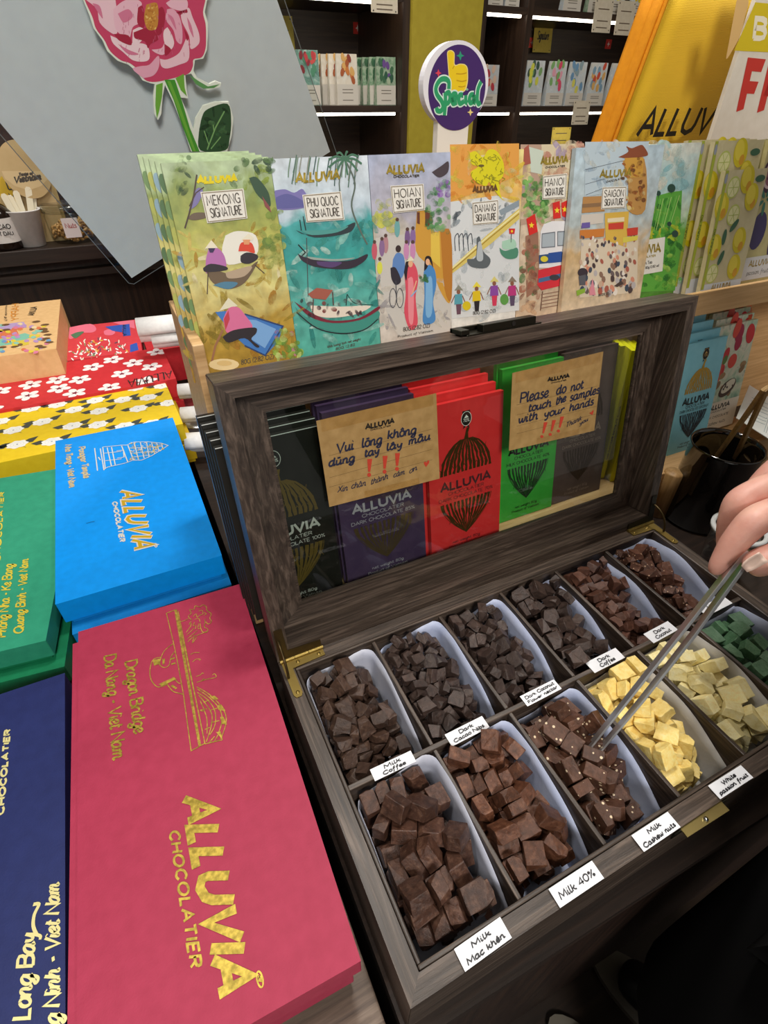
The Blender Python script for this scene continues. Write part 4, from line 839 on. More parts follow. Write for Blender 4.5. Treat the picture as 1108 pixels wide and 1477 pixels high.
def tea(A):
    A.o = (820, 180, 288 / 1108)
    A.blobs([I('#9ccdd2'), I('#b9dcdc'), I('#dfe3d6'), I('#efe9d8')], (450, 100, 640, 340), 24, 46, 1, .6, 4)
    A.p(I('#5fae3e'), '400,440 470,400 560,375 630,365 610,760 590,920 340,930', 2); A.blobs([I('#3f8f34'), I('#7cc44a'), I('#4fae3a'), I('#a8d85a'), I('#2f7a30')], (390, 420, 620, 900), 90, 26, 3, .6, 6)
    for k in range(14): A.l(I(['#8fd06a', '#c4e08a', '#3f8a3a'][k % 3]), .0009, '%d,%d %d,%d' % (420 + k * 15, 430 - k * 3, 395 + k * 13, 620 - k * 5), 4)
    A.blobs([I('#d8d83a'), I('#b9d83a')], (430, 560, 610, 640), 20, 20, 4, .6, 9)
    for x, y, s in ((430, 408, 12), (465, 398, 12), (498, 380, 13), (570, 352, 22), (558, 550, 12), (590, 605, 18)): A.e(I('#2a4a3e'), x, y, s, s * 1.1, 5); A.p(I('#2a4a3e'), '%d,%d %d,%d %d,%d' % (x - 3, y, x + 3, y, x, y + 36), 5)
    A.p(I('#eeeae0'), '380,648 535,622 520,812 355,842', 6); A.o = (820, 180, 288 / 1108)
    A.t('ALLUVIA', GOLD, .0026, (340, 715), (510, 705), (338, 668), 8, gap=2); A.t('CHOCOLATIER', GOLD, .0006, (380, 745), (482, 730), (380, 735), 8); A.t('Green Tea', grey, .0007, (392, 780), (462, 768), (392, 764), 8); A.t('net weight 80g (2.82 oz)', grey, .0006, (362, 812), (500, 785), (362, 800), 8, k=2)
# washes
def zr(): return (-.0, .19)
w_m = wash('mekong_wash', None, 30, [(0, '#a07f30'), (.3, '#b8963e'), (.5, '#d9cf8a'), (.7, '#b9b860'), (.88, '#8fa05a'), (1, '#b5c8a0')], (0, .19), amp=.18)
w_p = wash('bay_wash', None, 30, [(0, '#4fa898'), (.35, '#5fb0a4'), (.6, '#3f9d98'), (.74, '#4fa8a8'), (.8, '#c4d4e0'), (1, '#d8e2ea')], (0, .19), amp=.1)
w_h = wash('old_town_wash', None, 30, [(0, '#c9c0b8'), (.3, '#d2cac0'), (.6, '#c9c0ac'), (.75, '#bcb8c4'), (1, '#b4bcd4')], (0, .19), amp=.16)
w_d = wash('coast_wash', None, 30, [(0, '#e6e4de'), (.4, '#d8dcda'), (.65, '#d9d0b0'), (.8, '#e6b860'), (1, '#e8d890')], (0, .19), amp=.14)
w_n = wash('street_wash', None, 34, [(0, '#cbb49a'), (.4, '#d6c0a4'), (.8, '#d9c8b4'), (1, '#d8d0c4')], (0, .19), amp=.2)
w_s = wash('market_wash', None, 34, [(0, '#d8c8b0'), (.45, '#c9a878'), (.6, '#b9c4c4'), (1, '#b9cdd8')], (0, .19), amp=.14)
w_t = wash('tea_wash', None, 34, [(0, '#4f8f34'), (.5, '#6aae3e'), (.62, '#cfe0c8'), (.8, '#a8d0d4'), (1, '#e2e6da')], (0, .19), amp=.12)
xs = lambda px, dy=0: on(px, (0, 1, -math.tan(UA)), UY + dy - (ZR) * math.tan(UA)).x
x_m = xs((300, 527)); 
city('mekong', 'green and ochre painted bar titled Mekong Signature, front of its stack', w_m, x_m, 0, xs((430, 510)) - x_m, mek, 'MEKONG', [(289, 277), (351, 272), (357, 315), (299, 322)], 'Mekong bars', alluvia=((285, 264), (342, 261), (285, 255)), am=ink('#e0cc1e', .35, .2))
for k in range(1, 5):
    fr = upt(x_m - .0035 * k, .0085 * k, ZR + .0005); b = MB(); bar_body(b, fr, w_m, BW, .196 + .001 * k)
    for q in range(9): b.ell(fr, (.004, .02 + .02 * q), .004, .008, I(['#6f8f5a', '#4f7048', '#8aa8b8', '#b0b45a'][(q + k) % 4]), 2, .2)
    o = b.build('chocolate_bar', None, fr.pt(BW / 2, 0, 0)); tag(o, 'green-edged painted bar peeking out left of the Mekong bar, ' + ['', 'nearest the front', 'second behind', 'third behind', 'rearmost'][k], 'chocolate bar', 'Mekong bars')
city('phu', 'turquoise painted bar with three boats titled Phu Quoc Signature', w_p, xs((430, 510)) + .0006, .0008, xs((549, 488)) - xs((430, 510)) - .0008, phu, 'PHU QUOC', [(436, 281), (492, 276), (497, 317), (442, 321)], None, alluvia=((427, 263), (490, 258), (427, 250)))
city('hoi', 'lilac and ochre painted bar with two women titled Hoian Signature', w_h, xs((549, 488)) + .0006, .0012, xs((652, 470)) - xs((549, 488)) - .001, hoi, 'HOIAN', [(563, 268), (611, 265), (613, 303), (567, 308)], None, alluvia=((558, 251), (612, 248), (558, 239)))
city('dan', 'orange and grey painted bar with dragon bridge titled Danang Signature', w_d, xs((652, 470)) + .0005, .002, xs((745, 455)) - xs((652, 470)) - .001, dan, 'DANANG', [(681, 292), (719, 288), (719, 322), (682, 325)], None, alluvia=((682, 277), (717, 275), (682, 269)), am=ink('#6a4a2a', .4))
city('han', 'pink painted bar with a train and red flags titled Hanoi Signature', w_n, xs((746, 455)) + .0005, .0035, xs((842, 428)) - xs((746, 455)), han, 'HANOI', [(783, 254), (818, 250), (816, 286), (782, 288)], None, alluvia=((780, 237), (819, 234), (780, 227)))
fs = upt(0, -.004, 0)
city('sai', 'blue and brown painted market bar titled Saigon Signature', w_s, xs((803, 441)) + .003, -.0055, xs((921, 414), -.005) - xs((803, 441), -.005) - .002, sai, 'SAIGON', [(869, 270), (904, 269), (902, 300), (867, 302)], None, alluvia=((865, 256), (910, 253), (866, 246)))
city('tea', 'green tea field bar with a white name panel beside the Saigon bar', w_t, xs((905, 415)) - .01, .003, xs((974, 418)) - xs((905, 415)) + .011, tea, None, None)
lem = wash('lemon_paper', ['#d8cfa8', '#cfc59a', '#ded6b4'], 18)
def lemon_art(b, fr, w, h, seed):
    rr = random.Random(seed)
    for x, y, k in ((.75, .8, 1), (.7, .48, 1), (.72, .27, 1), (.12, .45, 1), (.4, .68, 2), (.25, .88, 2), (.2, .24, 2), (.55, .93, 1), (.08, .75, 1)):
        c = (x * w, y * h)
        if k == 1:
            b.ell(fr, c, .0135, .017, I('#d8c81e', .4), 2, .3); b.ell(fr, (c[0] - .003, c[1] + .003), .009, .012, I('#ead94a', .4), 3, .3); b.ell(fr, (c[0] + .005, c[1] - .008), .005, .006, I('#d8a02a', .4), 3)
        else:
            b.ell(fr, c, .0125, .013, I('#c4d06a', .4), 2); b.ell(fr, c, .0105, .011, I('#e6e6ae', .4), 3)
            for t in range(6): b.line(fr, [c, (c[0] + .010 * math.cos(t * PI / 3), c[1] + .0105 * math.sin(t * PI / 3))], .0008, I('#b4c45a'), 4)
    for x, y, a in ((.48, .6, .8), (.3, .52, 1.6), (.33, .36, 1.2), (.85, .93, 0)): b.ell(fr, (x * w, y * h), .010, .0042, I('#3f6a50'), 5, a)
    b.poly(fr, [(0, 0), (w, 0), (w, .16 * h), (0, .16 * h)], I('#d4dbe4'), 6)
    utext(b, fr, 'ALLUVIA', GOLD, .0018, w * .5, h * .095, .0085, w * .5, 8, gap=2); utext(b, fr, 'LEMON', GOLD, .0006, w * .5, h * .05, .004, w * .3, 8)
xl = xs((1010, 415), -.006)
for k in range(4):
    w = .086
    fr = upt(xl if k == 0 else xl - .0015 - .0105 * k, -.007 if k == 0 else .012 * k - .004, ZR - .0 + .0005); hh = .165 if k == 0 else .196
    b = MB(); bar_body(b, fr, lem, w if k == 0 else w + .012 * k, hh); lemon_art(b, fr, w if k == 0 else w + .012 * k, hh, k)
    b.poly(fr, [(0, .02), (.0055, .02), (.0055, hh), (0, hh)], I('#a8b43a'), 7); b.ell(fr, (.0028, hh - .009), .0026, .006, I('#9aa0b0'), 8)
    utext(b, F(fr.pt(0.0046, 0, 0), fr.ey, -fr.ex), 'MÀN 90', BLK, .0006, hh * .5, 0, .0036, .03, 8)
    o = b.build('chocolate_bar', None, fr.pt(w / 2, 0, 0)); tag(o, 'lemon patterned beige chocolate bar, ' + ['lowest and in front', 'second from the front', 'third from the front', 'rearmost beside the green tea bar'][k], 'chocolate bar', 'lemon bars')
pf = wash('passion_paper', ['#b9b078', '#c4bb86', '#aaa26a'], 18)
xq = xl + .092
for k in range(2):
    fr = upt(xq + .004 * k, .004 + .01 * k, ZR + .0005); b = MB(); bar_body(b, fr, pf, .095, .196)
    for cx, cy, rr_ in ((.02, .155, .02), (.07, .12, .02)):
        b.ell(fr, (cx, cy), rr_, rr_ * 1.1, I('#4a2c44'), 2); b.ell(fr, (cx, cy), rr_ * .78, rr_ * .86, I('#d8c0c4'), 3); b.ell(fr, (cx, cy), rr_ * .6, rr_ * .68, I('#8a5a6a'), 4)
        for t in range(14): b.ell(fr, (cx + rr_ * .4 * math.cos(t * 2.4) * (t / 14), cy + rr_ * .45 * math.sin(t * 2.4) * (t / 14)), .0016, .002, I('#2a1a28'), 5)
    b.ell(fr, (.022, .085), .017, .025, I('#413a66', .35), 2); b.ell(fr, (.07, .065), .016, .022, I('#4a3a5e', .35), 2)
    for a in range(5): b.ell(fr, (.02 + .012 * math.cos(a * 1.2), .125 + .012 * math.sin(a * 1.2)), .009, .003, I('#3f7a6a'), 4, a * 1.2)
    b.poly(fr, [(0, .018), (.095, .018), (.095, .05), (0, .05)], I('#d4d6d8'), 6); utext(b, fr, 'ALLUVIA', GOLD, .0016, .045, .037, .008, .05, 8, gap=2); utext(b, fr, 'passion fruit', grey, .0006, .045, .025, .006, .05, 8)
    o = b.build('chocolate_bar', None, fr.pt(.045, 0, 0)); tag(o, 'passion fruit patterned chocolate bar at the right edge, ' + ['front', 'back'][k], 'chocolate bar', 'passion fruit bars')
# ================================================================== gift boxes on the left table
def gift(name, label, cat, A, B, C, z, m, m2, total, lidh, inset=.004, art=None, group=None, spine=None, length=None):
    """A far-left, B far-right, C near-right corner of the lid top in the photo; the top lies at height z"""
    if isinstance(A, tuple) and isinstance(A[0], F):
        fr0, w, l = A; fr = F(fr0.pt(B[0], B[1]) , fr0.ex, fr0.ey); fr = F(V(fr.o.x, fr.o.y, z), fr.ex, fr.ey)
        w += C[0]; l += C[1]
        t = thing(name, label, cat, fr.pt(w / 2, l / 2, -total), group)
        mb = MB(); mb.prism(fr, [(0, 0), (w, 0), (w, l), (0, l)], -lidh, 0, m); mb.build('lid', t, bevel=.0012)
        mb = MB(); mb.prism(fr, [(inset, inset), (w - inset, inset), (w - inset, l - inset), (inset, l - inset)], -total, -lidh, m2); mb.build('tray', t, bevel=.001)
        return t, fr, w, l
    a, b_, c = PZ(A, z), PZ(B, z), PZ(C, z)
    ex = (b_ - a).normalized(); ey = (b_ - c).normalized(); ex = ex + ey.cross(V(0, 0, 1)); fr = F(c, ex, ey)      # photo corners are not quite square: share the error
    ul, vl = fr.ex.dot(a - c), fr.ey.dot(b_ - c)
    if length: vl = length
    fr = F(c + fr.ex * ul, fr.ex, fr.ey); w = -ul; l = vl
    t = thing(name, label, cat, fr.pt(w / 2, l / 2, -total), group)
    mb = MB(); mb.prism(fr, [(0, 0), (w, 0), (w, l), (0, l)], -lidh, 0, m)
    if art: art(mb, fr, w, l)
    mb.build('lid', t, bevel=.0012)
    mb = MB(); mb.prism(fr, [(inset, inset), (w - inset, inset), (w - inset, l - inset), (inset, l - inset)], -total, -lidh, m2); mb.build('tray', t, bevel=.001)
    if spine:
        mb = MB(); mb.prism(fr, [(-spine, .004), (0, .004), (0, l - .012), (-spine, l - .012)], -total, -.004, m); mb.build('spine', t, bevel=.001)
    return t, fr, w, l
def lines(A, m, w, rows, l=4, sm=0):
    for r_ in rows: A.l(m, w, r_, l, sm)
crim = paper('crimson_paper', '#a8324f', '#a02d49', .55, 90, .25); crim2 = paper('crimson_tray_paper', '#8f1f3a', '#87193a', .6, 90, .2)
def crimson_art(mb, fr, w, l):
    A = Art(mb, fr, 0, 840, 540 / 1108)
    A.t('ALLUVIA', GOLD, .0066, (545, 642), (650, 1232), (628, 640), 4, gap=2.6)
    A.t('CHOCOLATIER', GOLD, .0018, (502, 740), (566, 1145), (530, 737), 4, gap=2.8)
    A.t('®', GOLD, .0011, (730, 1150), (738, 1205), (775, 1152), 4)
    A = Art(mb, fr, 130, 860, 220 / 1108); g = GOLD
    A.t('Dragon Bridge', g, .0019, (256, 482), (322, 1004), (340, 462), 4, gap=.7)
    A.t('Da Nang - Viet Nam', g, .0019, (104, 440), (168, 1195), (188, 422), 4, gap=.7)
    A.l(g, .0009, '555,125 628,98 835,1070 735,1125 680,720 640,500 605,330 555,125', 4)
    A.p(g, '612,102 630,98 808,1085 788,1090', 3); A.l(g, .0008, '640,110 835,1070', 5)
    for k in range(16): A.l(crim, .0005, '%d,%d %d,%d' % (614 + 11 * k, 120 + 62 * k, 634 + 11 * k, 114 + 62 * k), 5)
    lines(A, g, .0009, ['605,345 540,400 510,470 510,505 545,520 575,500 590,440 620,400', '520,445 470,455 445,490 435,560 450,620 490,660 530,655 560,640', '560,640 600,690 640,705 680,715', '600,590 640,630 660,635'], sm=1)
    A.p(g, '455,465 510,455 510,495 465,505', 4); A.p(g, '500,640 610,590 630,605 520,655', 4); A.p(g, '585,655 600,645 635,668 622,678', 4); A.p(g, '525,458 545,455 540,495 528,498', 4)
    for x, y in ((585, 455), (590, 492)): A.p(g, '%d,%d %d,%d %d,%d %d,%d' % (x, y, x + 30, y - 10, x + 32, y, x + 2, y + 10), 4)
    lines(A, g, .0009, ['775,660 860,710 935,780 985,860 985,940 950,1040', '780,700 850,750 905,830 910,930 870,1010', '790,720 845,790 885,860 880,950 845,1060', '800,760 830,830 850,900 850,1000', '780,675 870,740 940,820 960,900 930,1010', '835,1075 960,1045', '800,830 850,820', '805,835 825,835', '835,970 870,955', '870,1060 905,1020', '905,1055 930,1010', '880,920 940,905', '825,775 865,755', '875,830 925,815'], sm=1)
    for s in ('870,730 905,725 935,750 900,755', '920,795 955,790 985,835 935,830', '945,880 970,878 995,935 960,930', '915,990 950,985 965,1050 935,1010'): A.p(g, s, 5)
    lines(A, g, .0008, ['730,425 760,412 795,412', '745,480 770,460 800,460 795,470', '770,585 800,575 815,560 825,565', '775,628 850,605 915,590 905,565 890,575', '815,610 830,600', '655,188 690,178 715,165'], sm=1)
    # dragon head
    hd = [(740, 175), (715, 150), (735, 125), (725, 100), (755, 98), (765, 72), (795, 80), (820, 65), (845, 80), (850, 105), (880, 130), (870, 160), (882, 185), (860, 205), (840, 190), (830, 225), (855, 240), (850, 262), (820, 262), (805, 235), (800, 200)]
    A.l(g, .0009, ' '.join('%d,%d' % p for p in hd), 4, 1)
    for s in ('750,150 770,130 780,155 800,135', '790,110 815,105 820,130 800,140', '830,120 845,130 830,140', '760,170 790,165 800,190', '735,185 720,205 735,200 730,225', '760,190 750,215 770,215 765,240', '790,200 785,235 800,235', '700,265 735,215', '705,285 755,235', '710,310 780,250', '710,335 750,300 855,255', '760,285 745,340 775,300', '840,165 835,185 850,195'): A.l(g, .0008, s, 4, 1)
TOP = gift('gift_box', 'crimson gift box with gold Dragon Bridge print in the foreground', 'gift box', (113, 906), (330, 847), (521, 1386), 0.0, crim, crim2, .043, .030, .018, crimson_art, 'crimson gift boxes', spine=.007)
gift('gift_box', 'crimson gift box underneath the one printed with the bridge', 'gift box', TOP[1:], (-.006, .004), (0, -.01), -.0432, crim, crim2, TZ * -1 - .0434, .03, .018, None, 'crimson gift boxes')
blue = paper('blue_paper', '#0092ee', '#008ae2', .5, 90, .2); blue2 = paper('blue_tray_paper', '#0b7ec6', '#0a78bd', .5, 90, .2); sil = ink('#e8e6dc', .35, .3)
def blue_art(mb, fr, w, l):
    A = Art(mb, fr, 60, 600, 200 / 1108)
    A.t('ALLUVIA', sil, .0080, (632, 602), (742, 1078), (782, 602), 4, gap=2.8); A.t('ALLUVIA', ink('#d8b02a', .35, .3), .0046, (634, 606), (744, 1074), (778, 606), 5, gap=3)
    A.t('CHOCOLATIER', sil, .0022, (568, 690), (630, 1010), (602, 688), 4, gap=2.4); A.t('®', sil, .0012, (868, 1020), (875, 1055), (920, 1020), 4)
    A.t('Ponagar Temple', ink('#d8c9a0', .35, .3), .0026, (298, 252), (340, 500), (345, 246), 4, gap=.7); A.t('Nha Trang - Viet Nam', ink('#d8c9a0', .35, .3), .0026, (190, 235), (225, 575), (236, 232), 4, gap=.7)
    lines(A, sil, .0016, ['425,258 448,440', '490,250 640,235 680,235 740,210 850,208 960,220 1012,238 960,270 880,320 800,355 730,355 680,375 640,385 530,410 500,425', '470,262 500,435', '490,250 510,425', '455,330 470,355', '525,255 560,405', '560,250 590,395', '640,240 690,370', '690,235 735,352', '600,280 655,275 660,330 605,340', '740,215 775,350', '790,212 820,340', '840,212 860,330', '880,215 905,305', '920,218 940,285', '960,225 970,265', '500,300 640,285', '510,360 640,345', '700,260 960,245', '710,300 920,285', '720,330 870,315'], 4)
    rr = random.Random(6)
    for _ in range(70):
        x = rr.uniform(700, 960); y = 285 - (x - 700) * .14 + rr.uniform(-1, 1) * (70 - (x - 700) * .17); A.l(sil if rr.random() < .5 else ink('#d8c04a', .35, .3), .0011, '%d,%d %d,%d %d,%d' % (x, y, x + rr.uniform(5, 18), y + rr.uniform(-14, 14), x + rr.uniform(8, 26), y + rr.uniform(-8, 8)), 5)
    A.l(ink('#0a5c96'), .0012, '358,860 390,850 425,845', 4)
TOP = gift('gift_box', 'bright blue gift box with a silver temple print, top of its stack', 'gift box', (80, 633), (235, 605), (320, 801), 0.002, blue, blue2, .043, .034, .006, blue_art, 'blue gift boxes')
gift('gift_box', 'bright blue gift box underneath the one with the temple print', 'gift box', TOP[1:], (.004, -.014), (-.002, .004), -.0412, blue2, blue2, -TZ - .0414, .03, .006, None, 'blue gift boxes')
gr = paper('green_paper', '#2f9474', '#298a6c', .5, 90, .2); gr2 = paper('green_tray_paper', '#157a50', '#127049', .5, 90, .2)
def green_art(mb, fr, w, l):
    A = Art(mb, fr, 0, 640, 130 / 533); g = ink('#e6d24a', .4, .3)
    A.t('Phong Nha - Ke Bang', g, .0019, (34, 1142), (78, 712), (-25, 1145), 4, gap=.7); A.t('Quang Binh - Viet Nam', g, .0019, (136, 1120), (168, 682), (82, 1122), 4, gap=.7); A.t('CHOCOLATIER', g, .0018, (0, 700), (24, 285), (-26, 700), 4, gap=2.4)
TOP = gift('gift_box', 'green gift box with yellow Quang Binh lettering at the left edge', 'gift box', (-130, 700), (72, 678), (66, 924), -.010, gr, gr2, .037, .028, .006, green_art, 'green gift boxes')
gift('gift_box', 'green gift box underneath the one with yellow lettering', 'gift box', TOP[1:], (-.004, -.012), (.012, .006), -.0473, gr2, gr2, -TZ - .0475, .028, .006, None, 'green gift boxes')
nv = paper('navy_paper', '#232d62', '#1f285a', .5, 90, .2)
def navy_art(mb, fr, w, l):
    A = Art(mb, fr, 0, 1000, 130 / 403); g = ink('#e6dc9a', .4, .3)
    A.t('CHOCOLATIER', g, .0018, (16, 540), (46, 160), (-10, 543), 4, gap=2.6)
    A.t('Ha Long Bay', g, .0020, (120, 1625), (160, 1070), (42, 1630), 4, gap=.8); A.l(g, .0024, '165,1080 150,1040 155,990 175,945 150,945', 4, 1)
    A.t('Quang Ninh - Viet Nam', g, .0019, (270, 1720), (264, 848), (196, 1722), 4, gap=.8)
TOP = gift('gift_box', 'navy gift box with pale gold Long Bay lettering at the lower left', 'gift box', (-220, 1075), (95, 970), (95, 1800), -.0115, nv, nv, .036, .03, .006, navy_art, 'navy gift boxes')
gift('gift_box', 'navy gift box underneath the one with Long Bay lettering', 'gift box', TOP[1:], (0, -.004), (0, 0), -.0481, nv, nv, -TZ - .0483, .03, .006, None, 'navy gift boxes')
def scatter(w, l, d, seed, n=400):
    rr = random.Random(seed); pts = []
    for _ in range(n):
        p = (rr.uniform(.008, w - .008), rr.uniform(.008, l - .008))
        if all((p[0] - q[0]) ** 2 + (p[1] - q[1]) ** 2 > d * d for q in pts): pts.append(p)
    return pts, rr
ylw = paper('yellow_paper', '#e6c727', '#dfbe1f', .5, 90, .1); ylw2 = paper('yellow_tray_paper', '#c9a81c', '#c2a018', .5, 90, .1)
def yellow_art(mb, fr, w, l):
    pts, rr = scatter(w, l, .043, 3); wh = I('#f0f0ea'); lf_ = I('#3f453f'); cl = lambda p: (min(max(p[0], .001), w - .001), min(max(p[1], .001), l - .001))
    for x, y in pts:
        a = rr.uniform(-.5, .5)
        for s in (1, -1):
            aa = a + (0 if s > 0 else 2.5); mb.poly(fr, [cl(p) for p in ((x, y), (x + s * .018, y + .013), (x + s * .033, y + .012 + .004 * s), (x + s * .024, y - .002))], lf_, 1)
        mb.line(fr, [cl((x, y)), cl((x + .014, y - .018))], .0007, lf_, 1)
        mb.poly(fr, [cl((x + .0165 * (1 + .1 * math.cos(7 * t)) * math.cos(t), y + .0135 * (1 + .1 * math.cos(7 * t)) * math.sin(t))) for t in [2 * PI * k / 28 for k in range(28)]], wh, 2)
        for rr_ in (.011, .006): mb.line(fr, [cl((x + rr_ * math.cos(t), y + rr_ * .8 * math.sin(t))) for t in [2 * PI * k / 12 for k in range(12)]], .0004, I('#c4c8c4'), 3, True)
        mb.ell(fr, cl((x, y)), .0016, .0016, I('#8a8f94'), 4)
TOP = gift('gift_box', 'yellow gift box printed with white camellias and dark leaves, top of its stack', 'gift box', (-60, 606), (240, 549), (264, 611), 0.0, ylw, ylw2, .043, .036, .004, yellow_art, 'yellow floral gift boxes')
gift('gift_box', 'yellow gift box underneath the camellia printed one', 'gift box', TOP[1:], (0, -.004), (.010, 0), -.0432, ylw2, ylw2, -TZ - .0434, .034, .004, None, 'yellow floral gift boxes')
rdp = paper('red_paper', '#cf3038', '#c42a32', .5, 90, .1)
def red_art(mb, fr, w, l):
    pts, rr = scatter(w, l - .012, .044, 11); wh = I('#f2ecec'); cl = lambda p: (min(max(p[0], .001), w - .001), min(max(p[1], .001), l - .001))
    for x, y in pts:
        a0 = rr.uniform(0, 6)
        for k in range(5):
            a = a0 + k * 1.257; c = (x + .0135 * math.cos(a), y + .0135 * math.sin(a))
            mb.poly(fr, [cl((c[0] + .0095 * math.cos(t) * math.cos(a) - .0075 * math.sin(t) * math.sin(a), c[1] + .0095 * math.cos(t) * math.sin(a) + .0075 * math.sin(t) * math.cos(a))) for t in [2 * PI * q / 12 for q in range(12)]], wh, 1)
        for k in range(5): mb.line(fr, [cl((x, y)), cl((x + .008 * math.cos(a0 + k * 1.257 + .6), y + .008 * math.sin(a0 + k * 1.257 + .6)))], .0011, I('#3a3050'), 3)
    A = Art(mb, fr); A.t('ALLUVIA', BLK, .0028, (247, 535), (184, 549), (249, 545), 5, gap=2)
TOP = gift('gift_box', 'red gift box printed with white five-petal blossoms behind the yellow one', 'gift box', (-60, 546), (232, 501), (254, 546), .006, rdp, rdp, .05, .042, .004, red_art, 'red blossom gift boxes')
gift('gift_box', 'red gift box underneath the blossom printed one', 'gift box', TOP[1:], (0, -.004), (.004, 0), -.0442, rdp, rdp, -TZ - .0444, .034, .004, None, 'red blossom gift boxes')
YR = max(q.y for q in (TOP[1].pt(0, TOP[3]), TOP[1].pt(TOP[2], TOP[3]))); print('YR', YR, TOP[1].pt(TOP[2], 0))
pk = paper('coral_paper', '#d8434c', '#cf3c46', .5, 90, .1)
def pink_art(mb, fr, w, l):
    A = Art(mb, fr, 0, 420, 200 / 1108)
    A.p(I('#e8748c'), '556,290 720,262 770,300 740,330 640,335 600,370 552,378', 1, 1); A.p(I('#e8748c'), '830,320 870,305 920,325 900,350 840,350', 2, 1); A.p(I('#e8748c'), '900,250 1000,238 1070,232 1080,300 1000,280', 1); A.p(I('#2f56b4'), '840,285 975,268 978,330 900,318', 2); A.p(I('#2f56b4'), '975,270 1035,262 1045,355 985,360', 2); A.p(I('#2f56b4'), '1040,430 1095,412 1108,470 1040,490', 2); A.p(I('#4f7a5a'), '565,350 620,328 672,325 640,355 600,378', 3, 1)
    A.t('ALLUVIA', BLK, .0022, (985, 358), (980, 268), (1012, 356), 5, gap=2)
    rr = random.Random(2)
    for _ in range(130):
        x, y = rr.uniform(560, 1040), rr.uniform(375, 560)
        if (x - 800) ** 2 / 250 ** 2 + (y - 520) ** 2 / 150 ** 2 > 1: continue
        A.e(I(rr.choice(['#f2efe2', '#e9e6d0', '#ffffff', '#7f9a6a', '#e0b040', '#6a4a5a', '#eadfd8'])), x, y, 15, 5, 4, rr.uniform(0, 3), 8)
gift('gift_box', 'coral box with a white chrysanthemum bouquet behind the red blossom box', 'gift box', (101, 471), (195, 461), (205, 506), .004, pk, pk, .05, .042, .003, pink_art)
b = MB(); b.box((-.17, YR + .004, TZ), (-.035, YR + .2, -.0465), rdp); o = b.build('gift_box', None, (-.1, YR + .1, TZ), bevel=.0012); tag(o, 'plain red box carrying the coral bouquet box', 'gift box')
kr = paper('peach_paper', '#e6bd86', '#dcb27a', .55, 90, .1)
def peach_art(mb, fr, w, l):
    A = Art(mb, fr, 0, 420, 200 / 1108); rr = random.Random(4)
    A.p(I('#b59cc8'), '0,268 190,245 215,290 60,310 0,300', 1); A.p(I('#d8754a'), '0,310 130,300 150,345 0,380', 1); A.p(I('#7fc0a8'), '0,385 200,335 270,360 120,420 0,440', 1); A.p(I('#d8c040'), '90,405 220,385 235,425 110,455', 2)
    for _ in range(60): A.e(I(rr.choice(['#b58fc4', '#d8754a', '#8ec4ae', '#e0c83a', '#d87a9a', '#6a9ac4', '#7a5a3a', '#e8d0a0'])), rr.uniform(0, 390), rr.uniform(255, 500), 22, 11, 3, rr.uniform(-.3, .1), 9)
    for x, y in ((290, 245), (360, 270), (345, 305), (360, 325), (380, 350), (370, 380), (310, 440), (395, 410), (120, 445), (50, 310), (45, 270), (340, 450), (20, 450)): A.e(I('#6a4a2a'), x, y, 34, 8, 5, -.12, 10); A.l(I('#4a3a2a'), .0007, '%d,%d %d,%d' % (x - 40, y + 3, x + 40, y - 2), 4)
    A.t('ALLUVIA', BLK, .0024, (296, 125), (272, 195), (248, 128), 5, gap=2); A.t('HAPPY', I('#d88a2a'), .003, (150, 100), (150, 235), (95, 105), 5, gap=2); A.t('chocolate gift', BLK, .0008, (45, 108), (40, 240), (62, 110), 5)
gift('gift_box', 'peach gift box printed with a crowd of small figures in the far left', 'gift box', (-40, 444), (75, 433), (81, 503), .062, kr, kr, .146, .10, .002, peach_art)
# white paper rolls sticking out beside the red boxes
wp = paper('white_paper', '#ecebea', '#dfdede', .55, 120, .25)
def roll(q0, q1, z, rad, label):
    p0, p1 = PZ(q0, z), PZ(q1, z); d = p1 - p0
    t = thing('paper_roll', label, 'paper roll', p0 - V(0, 0, rad), 'white paper rolls beside the red boxes')
    b = MB(); n = 26
    prof = [p0 + V(0, 0, 0)]
    a = V(0, 0, 1); s = d.normalized().cross(a)
    ring = []
    for k in range(n + 10):
        th = 2 * PI * k / n; rr_ = rad * (1 - .012 * k)
        ring.append((a * math.sin(th) + s * math.cos(th)) * rr_)
    vs = [p0 + v for v in ring] + [p1 + v for v in ring]; m = len(ring)
    b.add(vs, [(k, k + 1, m + k + 1, m + k) for k in range(m - 1)], wp, True)
    o = b.build('rolled_sheet', t); so = o.modifiers.new('t', 'SOLIDIFY'); so.thickness = .0012
roll((200, 478), (275, 470), .065, .030, 'thick white paper roll lying on the red carton, rear')
roll((220, 492), (275, 486), .045, .020, 'smaller white paper roll lying in front of the thick one')
b = MB(); b.box((-.024, YR + .004, TZ), (.1, YR + .16, .0), rdp); o = b.build('gift_box', None, (.04, YR + .08, TZ), bevel=.0012); tag(o, 'plain red carton carrying the white paper rolls', 'gift box')
roll((258, 566), (300, 562), -.02, .018, 'white paper roll low between the red boxes and the rack'); roll((262, 600), (304, 596), -.03, .018, 'white paper roll low between the yellow boxes and the rack'); roll((270, 640), (312, 637), -.05, .022, 'greyish paper roll low beside the blue boxes')
